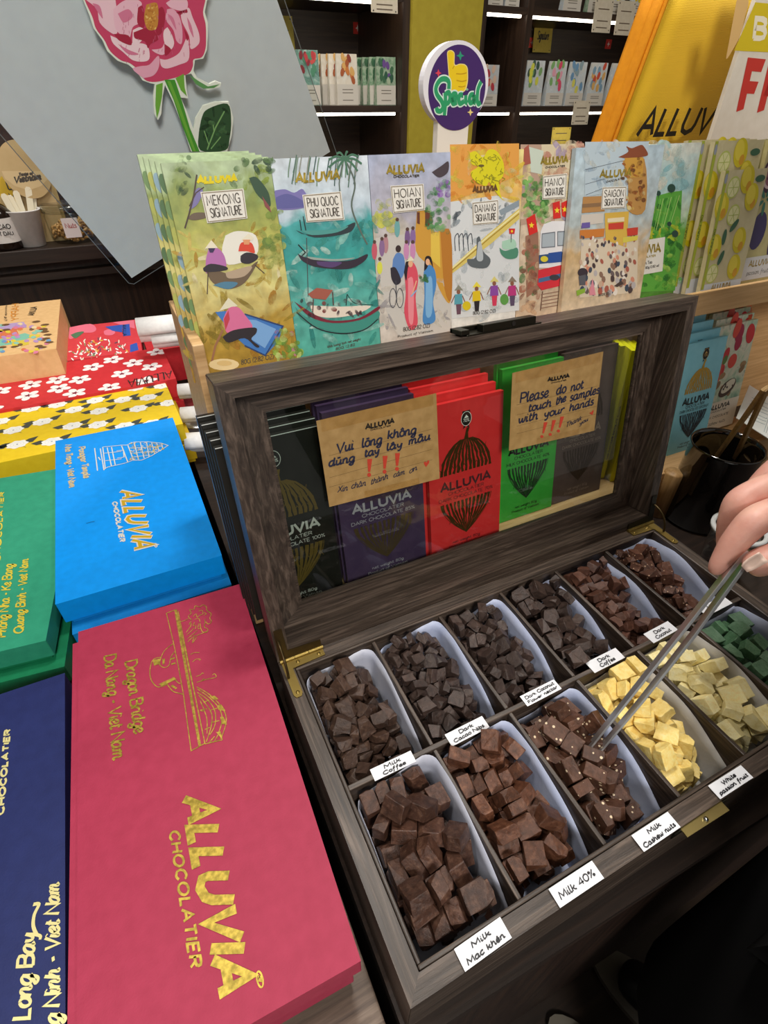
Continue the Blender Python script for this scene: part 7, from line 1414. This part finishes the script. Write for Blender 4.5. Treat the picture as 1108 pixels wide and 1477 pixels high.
        -47, -232, -383, 573, -422, 513, 480, 178, 2, 105, -364, -315, 998, -18, 2, -62, 169, 0, -289, 17, -294, 702, -42, -5, -711, 182, 3, -283, 207, -306, 999, -33, 40, 5, 176, 4,
        -100, 226, -291, 711, -14, 11, -703, 171, 1, -293, 504, -314, 702, -24, 6, 712, 174, 7, -131, 473, -277, 705, 114, 61, -697, 198, 2, -319, -388, -156, 677, 182, 697, 152, 181, 0,
        -181, -512, -316, 386, 194, -853, 294, 189, 2, 246, -154, -286, 552, -184, 294, 758, 203, 0, -278, -122, -191, 977, 211, 18, 28, 176, 2, -86, -32, -186, 537, -1, -10, 843, 176, 6,
        -262, 115, -171, 490, 51, 91, 865, 202, 4, 25, 184, -186, 238, -237, 37, -941, 195, 3, 241, 262, -196, 966, 96, 212, 112, 176, 2, -313, 383, -169, 585, -413, 554, -425, 198, 2,
        -148, 404, -164, 749, 127, 44, -649, 198, 0, -309, -500, -2, 512, 538, 498, 448, 179, 2, 55, -213, -214, 529, -65, 134, 835, 200, 6, 219, -37, -206, 161, -61, -341, -924, 205, 7,
        -309, -71, -16, 459, 590, 434, 503, 195, 5, -32, -72, -12, 713, -235, 616, 240, 204, 5, -81, 114, -42, 190, 188, 5, -963, 178, 0, 77, 314, -57, 948, -315, -32, -4, 196, 1,
        -150, 311, -50, 565, 11, -131, 815, 203, 4, 218, 483, -177, 27, 694, -720, 14, 193, 5, -64, -461, -202, 291, 848, 342, -280, 185, 6, 191, 70, -135, 388, -143, 326, 851, 167, 2,
        -120, -171, -45, 335, -287, -711, 548, 195, 4, 271, 208, -54, 88, -839, 58, -534, 176, 0, 22, 442, -5, 948, -313, 5, 57, 167, 7, 27, 497, -151, 695, 8, 17, -718, 177, 6,
        -284, -225, -74, 771, -636, 13, 5, 172, 4, 113, -536, -375, 506, -503, -500, -491, 186, 2,
    ],
    (3, 0): [
        -96, -496, -413, 703, 12, 2, 711, 193, 7, 231, -327, -415, 882, -1, -5, -472, 190, 2, -91, 382, -423, 567, 0, -14, -823, 171, 0, -275, -508, -283, 15, 6, 11, -1000, 194, 6,
        -81, -472, -240, 831, 528, -78, -153, 189, 6, 160, -311, -297, 22, -933, 357, -35, 167, 1, 231, -137, -294, 902, -18, 20, 431, 188, 2, -265, 500, -233, 946, 322, -44, -11, 198, 5,
        -110, -316, -137, 906, -225, 34, -358, 181, 1, -283, -50, -155, 689, -210, 122, -682, 169, 7, -78, -55, -197, 36, -76, 210, 974, 199, 2, 135, -62, -192, 148, -211, 169, 951, 172, 3,
        -286, 144, -73, 709, 24, 33, 704, 185, 3, -131, 251, -284, 588, -487, 422, -489, 183, 7, -316, 387, -129, 306, 627, 305, 648, 197, 6, -276, -471, -145, 15, 21, -177, 984, 187, 5,
        -67, -208, -37, 867, 71, -127, -477, 189, 0, 97, -508, -390, 351, 630, -336, 605, 170, 7, -117, 7, -81, 919, -209, 56, 330, 195, 5, 130, 21, -92, 24, 169, -215, -961, 187, 4,
        -9, 165, -222, 187, -523, 70, -829, 177, 1, -148, 443, -104, 655, 291, -119, 687, 192, 2, 67, 506, -57, 31, 2, 9, 999, 194, 0, -316, -240, -83, 230, 662, 238, 673, 190, 6,
        94, -322, -159, 80, -719, -263, -638, 185, 6, -75, 108, 5, 916, -209, 69, 335, 168, 6, 72, 284, -2, 862, 351, 115, 348, 171, 1, 233, 256, -120, 867, -283, 371, -175, 202, 6,
        -31, 326, -73, 310, 294, -200, 882, 178, 1, 245, 495, -34, 511, -488, 507, -494, 187, 4, -293, -350, 22, 642, 297, -270, 653, 181, 0,
    ],
    (4, 0): [
        -41, -473, -418, 910, -13, 9, -415, 176, 2, -108, -277, -370, 195, -343, 421, -817, 198, 1, -268, -463, -243, 926, -43, 294, -234, 192, 0, -49, -447, -303, 893, -23, 21, 450, 175, 3,
        187, -475, -348, 775, 419, 123, -457, 193, 3, -290, -158, -217, 724, 22, -157, -671, 176, 4, -99, -162, -262, 38, -72, 342, 936, 170, 6, 252, -158, -258, 688, 244, -193, -656, 196, 7,
        -91, -8, -348, 244, 66, -466, 848, 204, 6, -113, 342, -321, 935, 353, 31, -21, 203, 6, -279, -430, -82, 668, 248, 154, 685, 181, 2, -88, -352, -172, 999, 7, 29, 11, 203, 0,
        114, -484, -219, 492, 248, -113, -827, 176, 6, -307, -134, -53, 181, -713, 180, -653, 193, 3, -131, -83, -174, 642, -192, -303, -677, 188, 3, -253, 86, -150, 128, -261, -51, -955, 192, 6,
        -11, 115, -126, 855, -476, 203, -45, 198, 0, 165, 29, -185, 50, -25, 31, 998, 169, 1, -73, 198, -258, 71, 89, -286, 951, 198, 1, 186, 209, -247, 967, 247, 46, -37, 183, 5,
        -134, -303, -19, 285, -188, -73, -937, 169, 0, 14, -454, -52, 491, 271, 10, 828, 194, 2, -167, 35, -31, 231, -436, -863, 109, 199, 7, 202, -149, -81, 699, 34, -337, 630, 197, 1,
        -250, 266, -56, 206, 278, 829, 439, 168, 1, -72, 312, -148, 877, -471, 97, -8, 170, 5, 220, 157, -89, 570, -310, 392, 653, 196, 7, -293, 490, -69, 696, 93, 5, -712, 179, 3,
        123, -514, 16, 691, 270, 81, 665, 185, 3, 31, -180, -45, 102, -318, -248, 909, 195, 0, 4, 380, -63, 762, -320, 350, 441, 186, 5, 227, 339, -165, 150, -108, -522, -833, 199, 7,
        -138, 502, -56, 484, 531, 532, 448, 171, 4, 82, 513, -183, 5, 107, -2, -994, 194, 5,
    ],
    (5, 0): [
        -194, -262, -225, 691, -14, -721, 36, 207, 2, 203, -15, -290, 855, -35, 21, 517, 180, 6, 61, 480, -248, 661, 79, 191, -721, 214, 5, -293, -65, -162, 693, 11, 25, -721, 175, 2,
        -313, 172, -131, 490, 498, 517, 495, 204, 5, -136, 133, -188, 979, 178, 92, -37, 191, 6, -284, 450, -141, 695, 24, 13, -719, 195, 2, -104, 308, -156, 893, -352, -270, -71, 191, 7,
        255, 464, -164, 672, 2, -16, -741, 198, 2, -311, -350, -27, 524, -465, 539, -468, 213, 7, -286, -111, -44, 18, -2, 53, -998, 185, 1, -98, -78, -47, 740, -8, -2, -672, 171, 0,
        -123, 119, -68, 527, 158, -98, 829, 173, 5, 74, 148, -93, 105, -105, 160, -976, 190, 1, -83, 508, -180, 23, -808, 52, -586, 171, 5, 78, 363, -90, 600, 89, -322, -727, 185, 5,
    ],
}
# ================================================================== steel tongs held by the hand
st = ink('#e2e4e6', .3, .9)
tg = thing('steel_tongs', 'slim polished steel tongs held over the cashew chocolate', 'tongs', PD((850, 1085), .51))
def tongarm(qs, ds, w0, w1, th, name):
    pts = [PD(q, d) for q, d in zip(qs, ds)]
    b = MB(); n = len(pts); d0 = (pts[-1] - pts[0]).normalized(); wv = d0.cross(FW).normalized(); tv = d0.cross(wv).normalized(); vs = []
    for i, p in enumerate(pts):
        w = (w0 + (w1 - w0) * i / (n - 1)) / 2
        for a, c in ((-1, -1), (1, -1), (1, 1), (-1, 1)): vs.append(p + wv * w * a * .45 + tv * th * c * .5 + tv * 0)
    # the flat of each arm faces the viewer's lower left
    fs = [(i * 4 + k, i * 4 + (k + 1) % 4, (i + 1) * 4 + (k + 1) % 4, (i + 1) * 4 + k) for i in range(n - 1) for k in range(4)] + [(3, 2, 1, 0), tuple((n - 1) * 4 + k for k in range(4))]
    b.add(vs, fs, st); return b.build(name, tg, bevel=.0003)
tongarm([(838, 1092), (905, 1008), (975, 920), (1040, 838), (1075, 792)], [.515, .495, .475, .455, .447], .0040, .0085, .0075, 'tong_arm')
tongarm([(852, 1097), (925, 1010), (1000, 915), (1063, 828), (1085, 795)], [.512, .490, .470, .452, .447], .0040, .0080, .0075, 'tong_arm')
# ================================================================== the person: hand, arm and dark clothes
def skinmat():
    m, t, b, N, L = nodes('skin'); tc = N('ShaderNodeTexCoord'); n = N('ShaderNodeTexNoise'); n.inputs['Scale'].default_value = 38; n.inputs['Detail'].default_value = 5; L(tc.outputs['Object'], n.inputs['Vector'])
    r = ramp(t, [(.3, '#cf9384'), (.55, '#dda797'), (.75, '#e6b8a4')]); L(n.outputs['Fac'], r.inputs[0]); L(r.outputs[0], b.inputs['Base Color'])
    n2 = N('ShaderNodeTexNoise'); n2.inputs['Scale'].default_value = 420; n2.inputs['Detail'].default_value = 4; L(tc.outputs['Object'], n2.inputs['Vector']); bp = N('ShaderNodeBump'); bp.inputs['Strength'].default_value = .25; bp.inputs['Distance'].default_value = .0006; L(n2.outputs['Fac'], bp.inputs['Height']); L(bp.outputs[0], b.inputs['Normal'])
    b.inputs['Roughness'].default_value = .45; b.inputs['Subsurface Weight'].default_value = .12; b.inputs['Subsurface Radius'].default_value = (.01, .004, .002); b.inputs['Subsurface Scale'].default_value = .3
    return m
skin = skinmat()
def skinmesh(name, vs, es_, rad, mat, root, parent=None, sub=2, origin=None):
    me = bpy.data.meshes.new(name); o0 = Vector(ORG[parent.name]) if parent else Vector(origin)
    me.from_pydata([Vector(v) - o0 for v in vs], es_, []); me.materials.append(mat)
    ob = bpy.data.objects.new(name, me); COL.objects.link(ob)
    if parent: ob.parent = parent
    else: ob.location = o0
    ORG[ob.name] = tuple(o0)
    sk = ob.modifiers.new('skin', 'SKIN'); sk.use_smooth_shade = True; sk.branch_smoothing = .3
    if not me.skin_vertices: 
        bpy.context.view_layer.objects.active = ob
    for i, d in enumerate(me.skin_vertices[0].data):
        r_ = rad[i]; d.radius = r_ if isinstance(r_, tuple) else (r_, r_); d.use_root = (i == root)
    su = ob.modifiers.new('subdivision', 'SUBSURF'); su.levels = sub; su.render_levels = sub
    return ob
PO = V(.49, -.178, FLOOR)
# joints
pel, wai, che, nek, hed, crn = V(.49, -.178, .0), V(.488, -.176, .2), V(.485, -.17, .42), V(.48, -.16, .62), V(.468, -.14, .72), V(.46, -.13, .86)
shR, shL = V(.665, -.10, .53), V(.305, -.235, .53)
elR = V(.72, -.03, .20); wrR = PD((1275, 752), .47)
elL, wrL = V(.27, -.31, .17), V(.36, -.36, -.12)
hipR, hipL = V(.575, -.15, -.05), V(.405, -.21, -.05)
knR, knL = V(.575, -.15, -.52), V(.41, -.20, -.52); anR, anL = V(.585, -.19, -.93), V(.41, -.24, -.93); toR, toL = V(.545, -.09, -.975), V(.38, -.14, -.975)
vs = [pel, wai, che, nek, hed, crn, shR, elR, wrR, shL, elL, wrL, hipR, knR, anR, toR, hipL, knL, anL, toL]
rd_ = [.13, .11, .125, .055, .085, .07, .06, .045, .030, .06, .045, .032, .085, .06, .04, .03, .085, .06, .04, .03]
es_ = [(0, 1), (1, 2), (2, 3), (3, 4), (4, 5), (2, 6), (6, 7), (7, 8), (2, 9), (9, 10), (10, 11), (0, 12), (12, 13), (13, 14), (14, 15), (0, 16), (16, 17), (17, 18), (18, 19)]
def chain(start, pts, rads):
    prev = start
    for p, r_ in zip(pts, rads): vs.append(p); rd_.append(r_); es_.append((prev, len(vs) - 1)); prev = len(vs) - 1
    return prev
# right hand: palm, then five fingers
palm = PD((1208, 735), .468); vs.append(palm); rd_.append((.034, .022)); es_.append((8, len(vs) - 1)); pi = len(vs) - 1
chain(pi, [PD((1150, 728), .452), PD((1090, 748), .440), PD((1056, 786), .449), PD((1034, 818), .456), PD((1028, 829), .459)], [.0140, .0142, .0116, .0078, .0045])       # index
chain(pi, [PD((1160, 690), .470), PD((1106, 703), .463), PD((1064, 724), .465), PD((1052, 762), .476), PD((1048, 790), .484), PD((1046, 800), .487)], [.0140, .0132, .0140, .0112, .0088, .005])   # middle
chain(pi, [PD((1172, 660), .492), PD((1124, 672), .487), PD((1090, 706), .494), PD((1084, 744), .503), PD((1084, 756), .507)], [.0135, .0125, .0115, .0098, .006])   # ring
chain(pi, [PD((1186, 640), .515), PD((1146, 660), .511), PD((1124, 692), .517), PD((1120, 716), .523)], [.012, .0108, .0095, .006])   # little
chain(pi, [PD((1196, 782), .452), PD((1140, 800), .437), PD((1102, 808), .438), PD((1084, 818), .442), PD((1077, 823), .4445)], [.0175, .0150, .0135, .0115, .0070])   # thumb
person = thing('person', 'person in black clothes at the right picking chocolate with steel tongs', 'person', PO)
body = skinmesh('body', vs, es_, rd_, skin, 0, person)
nail = ink('#f0d2c2', .3, 0, .3)
def fnail(q, d, ax, wq, l, w):
    c = PD(q, d); fr = F(c, ax, (ax.cross(FW)) * -1)
    b = MB(); n = 10; vs_ = []
    for i in range(6):
        for j in range(5):
            u = (i / 5 - .5) * 2; v = (j / 4 - .5) * 2
            vs_.append(fr.pt(u * l, v * w * math.sqrt(max(.15, 1 - .55 * u * u if u > 0 else 1)), -.0022 * v * v - .0008 * u * u))
    b.add(vs_, [(i * 5 + j, (i + 1) * 5 + j, (i + 1) * 5 + j + 1, i * 5 + j + 1) for i in range(5) for j in range(4)], nail, True); o = b.build('thumb_nail', body)
    so = o.modifiers.new('t', 'SOLIDIFY'); so.thickness = .0006
ax = (PD((1077, 823), .4445) - PD((1102, 808), .438)).normalized()
fnail((1086, 810), .4275, ax, None, .0085, .0055)
def cloth(name, h):
    return paper(name, h, h, .9, 160, .3)
blkc = cloth('black_cloth', '#08080a'); blk2 = cloth('black_trouser_cloth', '#060607')
skinmesh('coat', [V(.468, -.19, -.74), V(.474, -.180, -.2), V(.478, -.178, .0), wai, che, che + V(0, 0, .13), shR, (shR + elR) / 2, elR, elR.lerp(wrR, .45), shL, (shL + elL) / 2, elL, elL.lerp(wrL, .8)], [(0, 1), (1, 2), (2, 3), (3, 4), (4, 5), (4, 6), (6, 7), (7, 8), (8, 9), (4, 10), (10, 11), (11, 12), (12, 13)], [.165, .160, .150, .130, .145, .075, .08, .07, .062, .055, .08, .07, .062, .05], blkc, 1, person)
skinmesh('trousers', [pel + V(0, 0, -.03), hipR, knR, anR + V(0, 0, .05), hipL, knL, anL + V(0, 0, .05)], [(0, 1), (1, 2), (2, 3), (0, 4), (4, 5), (5, 6)], [.135, .105, .088, .075, .105, .088, .075], blk2, 0, person)
for a, t_ in ((anR, toR), (anL, toL)):
    d = (t_ - a); d.z = 0; d.normalize(); skinmesh('shoe', [V(a.x, a.y, FLOOR + .05) - d * .03, V(a.x, a.y, FLOOR + .05) + d * .07, V(a.x, a.y, FLOOR + .04) + d * .17], [(0, 1), (1, 2)], [(.045, .048), (.048, .042), (.04, .03)], ink('#1a1a1c', .4), 0, person)
    fr = F((a.x + d.x * .07, a.y + d.y * .07, FLOOR + .0005), d, V(-d.y, d.x, 0)); b = MB(); b.prism(fr, [(.15 * math.cos(t) * 1.0, .052 * math.sin(t)) for t in [2 * PI * k / 28 for k in range(28)]], 0, .016, ink('#6a6458', .6)); b.build('shoe_sole', person)
hr = MB(); hr.lathe(hed + V(.012, -.012, .06), [(.001, .125), (.05, .115), (.09, .07), (.1, .0), (.085, -.07), (.06, -.09)], ink('#15110f', .5), 32); hr.build('hair', person)
# ================================================================== chocolate pieces
def choc(name, dark, mid, light, rough=.38, speck=None):
    m, t, b, N, L = nodes(name); tc = N('ShaderNodeTexCoord'); n = N('ShaderNodeTexNoise'); n.inputs['Scale'].default_value = 3.2; n.inputs['Detail'].default_value = 9; n.inputs['Roughness'].default_value = .72
    oi = N('ShaderNodeObjectInfo'); va = N('ShaderNodeVectorMath'); L(tc.outputs['Object'], va.inputs[0]); mv = N('ShaderNodeMath'); mv.operation = 'MULTIPLY'; mv.inputs[1].default_value = 40; L(oi.outputs['Random'], mv.inputs[0]); L(mv.outputs[0], va.inputs[1]); L(va.outputs[0], n.inputs['Vector'])
    r = ramp(t, [(.32, dark), (.52, mid), (.74, light)]); L(n.outputs['Fac'], r.inputs[0])
    mr = N('ShaderNodeMapRange'); mr.inputs[3].default_value = .92 if 'white' in name else .62; mr.inputs[4].default_value = 1.1; L(oi.outputs['Random'], mr.inputs[0]); hv = N('ShaderNodeHueSaturation'); L(mr.outputs[0], hv.inputs['Value']); L(r.outputs[0], hv.inputs['Color'])
    col = hv.outputs[0]
    if speck:
        vo = N('ShaderNodeTexVoronoi'); vo.inputs['Scale'].default_value = 2.6; L(va.outputs[0], vo.inputs['Vector']); lt = N('ShaderNodeMath'); lt.operation = 'LESS_THAN'; lt.inputs[1].default_value = .17; L(vo.outputs['Distance'], lt.inputs[0])
        mx = N('ShaderNodeMix'); mx.data_type = 'RGBA'; L(lt.outputs[0], mx.inputs[0]); L(col, mx.inputs[6]); mx.inputs[7].default_value = lin(speck); col = mx.outputs[2]
    L(col, b.inputs['Base Color'])
    bp = N('ShaderNodeBump'); bp.inputs['Strength'].default_value = .55; bp.inputs['Distance'].default_value = .0022; L(n.outputs['Fac'], bp.inputs['Height']); L(bp.outputs[0], b.inputs['Normal']); b.inputs['Roughness'].default_value = rough
    return m
CM = {'dark': choc('dark_chocolate', '#2c211e', '#44352f', '#5f4d45'), 'coco': choc('coconut_dark_chocolate', '#43291f', '#5d3c2f', '#795445'), 'milk': choc('milk_chocolate', '#3e2518', '#5f3a28', '#8c6148'), 'mac': choc('mac_khen_chocolate', '#33211a', '#503428', '#7d5d4b'), 'nut': choc('cashew_chocolate', '#40271b', '#583828', '#755241', .4, '#d8c4a4'), 'nutd': choc('nut_chocolate', '#43281d', '#5e3b2c', '#7d5746', .4, '#c9a98c'), 'white': choc('passion_fruit_white_chocolate', '#ecc862', '#fbe08a', '#ffeeb0', .4), 'pale': choc('pale_white_chocolate', '#f0dc90', '#fdf0b4', '#fff8d4', .4), 'green': choc('green_chocolate', '#3d6444', '#527a58', '#719478', .42), 'mcof': choc('coffee_milk_chocolate', '#33231c', '#4b372d', '#66503f')}
def chunk(kind, seed, shard):
    """a broken piece of bar: a rough block with snapped corners"""
    rr = random.Random(seed); bm = bmesh.new(); bmesh.ops.create_cube(bm, size=1)
    for v in bm.verts:
        j = .22 if shard else .1
        v.co = Vector((v.co.x * (1.05 + rr.uniform(-j, j)), v.co.y * (.9 + rr.uniform(-j, j)), v.co.z * (.62 if not shard else .58) * (1 + rr.uniform(-j * .6, j * .6))))
    for _ in range(3 if shard else 2):
        n_ = V(rr.uniform(-1, 1), rr.uniform(-1, 1), rr.uniform(-.8, .8)).normalized()
        g = bm.verts[:] + bm.edges[:] + bm.faces[:]
        lim = max(v.co.dot(n_) for v in bm.verts)
        res = bmesh.ops.bisect_plane(bm, geom=g, plane_co=n_ * lim * rr.uniform(.62, .8 if shard else .9), plane_no=n_, clear_outer=True)
        ed = [e for e in res['geom_cut'] if isinstance(e, bmesh.types.BMEdge)]
        if ed: bmesh.ops.edgeloop_fill(bm, edges=ed)
    bmesh.ops.bevel(bm, geom=bm.edges[:], offset=.022, segments=1, affect='EDGES', profile=.5)
    bmesh.ops.triangulate(bm, faces=bm.faces[:])
    bmesh.ops.subdivide_edges(bm, edges=[e for e in bm.edges if e.calc_length() > .3], cuts=1)
    for v in bm.verts: v.co += V(rr.uniform(-1, 1), rr.uniform(-1, 1), rr.uniform(-1, 1)) * (.02 if shard else .013)
    me = bpy.data.meshes.new('chocolate_piece'); bm.to_mesh(me); bm.free(); me.materials.append(CM[kind]); return me
# compartment: (column, row) -> flavour material, shard?, wording
TRAY = {(0, 1): ('mcof', 1, 'small broken coffee milk chocolate piece in the back left compartment', 'Milk Coffee pieces'), (1, 1): ('dark', 1, 'dark chocolate shard with cacao nibs behind the Dark Cacao Nibs label', 'Dark Cacao Nibs pieces'), (2, 1): ('dark', 1, 'dark chocolate piece behind the Dark Coconut Flower nectar label', 'Dark Coconut Flower nectar pieces'), (3, 1): ('dark', 1, 'near-black chocolate piece behind the Dark Coffee label', 'Dark Coffee pieces'), (4, 1): ('coco', 1, 'reddish brown chocolate piece behind the Dark Coconut label', 'Dark Coconut pieces'), (5, 1): ('nutd', 1, 'nut-flecked brown chocolate piece in the back right compartment', 'back right nut chocolate pieces'),
    (0, 0): ('mac', 0, 'chunky milk chocolate cube behind the Milk Mac khen label', 'Milk Mac khen cubes'), (1, 0): ('milk', 0, 'milk chocolate cube behind the Milk 40% label', 'Milk 40% cubes'), (2, 0): ('nut', 0, 'milk chocolate cube with cashew flecks by the tips of the tongs', 'Milk Cashew nuts cubes'), (3, 0): ('white', 0, 'golden white chocolate cube behind the White passion fruit label', 'White passion fruit cubes'), (4, 0): ('pale', 0, 'pale cream white chocolate cube right of the passion fruit cubes', 'pale white chocolate cubes'), (5, 0): ('green', 0, 'green chocolate cube at the right edge of the box', 'green chocolate cubes')}
# crumbs and chips lying under the pieces in each compartment
for key, (kd, sh, lab, grp) in TRAY.items():
    rr = random.Random(50 + key[0] + 9 * key[1]); b = MB(); cx0 = (DX(key[0]) + DX(key[0] + 1)) / 2; cy0 = (RIM + YM) / 2 if key[1] == 0 else (YM + D - RIM) / 2
    for k in range(330):
        c = V(cx0 + rr.uniform(-.032, .032), cy0 + rr.uniform(-.052, .052), TZ + .018 + rr.random() ** .6 * .019); sz = rr.uniform(.0016, .0058); e = Matrix.Rotation(rr.uniform(0, 6.28), 3, V(rr.uniform(-1, 1), rr.uniform(-1, 1), rr.uniform(-1, 1)).normalized()); q1, q2 = rr.uniform(.5, 1), rr.uniform(.4, .8)
        b.box((-sz, -sz * q1, -sz * q2), (sz, sz * q1, sz * q2), CM[kd], lambda p: c + e @ p)
    o = b.build('chocolate_crumbs', None, (cx0, cy0, TZ + .015)); tag(o, 'fine crumbs under the ' + grp + ' in the sample box', 'chocolate crumbs', None, 'stuff')
KIND = {'dark': ('dark_chocolate_shard', 'dark chocolate piece'), 'coco': ('brown_chocolate_shard', 'brown chocolate piece'), 'nutd': ('brown_chocolate_shard', 'brown chocolate piece'), 'mcof': ('brown_chocolate_shard', 'brown chocolate piece'), 'milk': ('milk_chocolate_cube', 'milk chocolate cube'), 'mac': ('milk_chocolate_cube', 'milk chocolate cube'), 'nut': ('milk_chocolate_cube', 'milk chocolate cube'), 'white': ('white_chocolate_cube', 'white chocolate cube'), 'pale': ('white_chocolate_cube', 'white chocolate cube'), 'green': ('green_chocolate_cube', 'green chocolate cube')}
MESH = {}
for key, (kd, sh, lab, grp) in TRAY.items():
    MESH[key] = [chunk(kd, 100 + 13 * (key[0] + 6 * key[1]) + s, sh) for s in range(8)]
from mathutils import Quaternion
for key, v in CHOC.items():
    kd, sh, lab, grp = TRAY[key]; cx0 = (DX(key[0]) + DX(key[0] + 1)) / 2; cy0 = (RIM + YM) / 2 if key[1] == 0 else (YM + D - RIM) / 2
    for i in range(0, len(v), 9):
        # offsets from the compartment's middle in tenths of a millimetre, a quaternion in thousandths, size in tenths of a millimetre, which shape
        x, y, z, qw, qx, qy, qz, sz, k = v[i:i + 9]
        o = bpy.data.objects.new(KIND[kd][0], MESH[key][k]); COL.objects.link(o)
        o.location = (cx0 + x * .0001, cy0 + y * .0001, z * .0001); s = sz * .0001
        o.rotation_mode = 'QUATERNION'; o.rotation_quaternion = Quaternion((qw, qx, qy, qz)).normalized(); o.scale = (s, s, s)
        tag(o, lab, KIND[kd][1], grp)
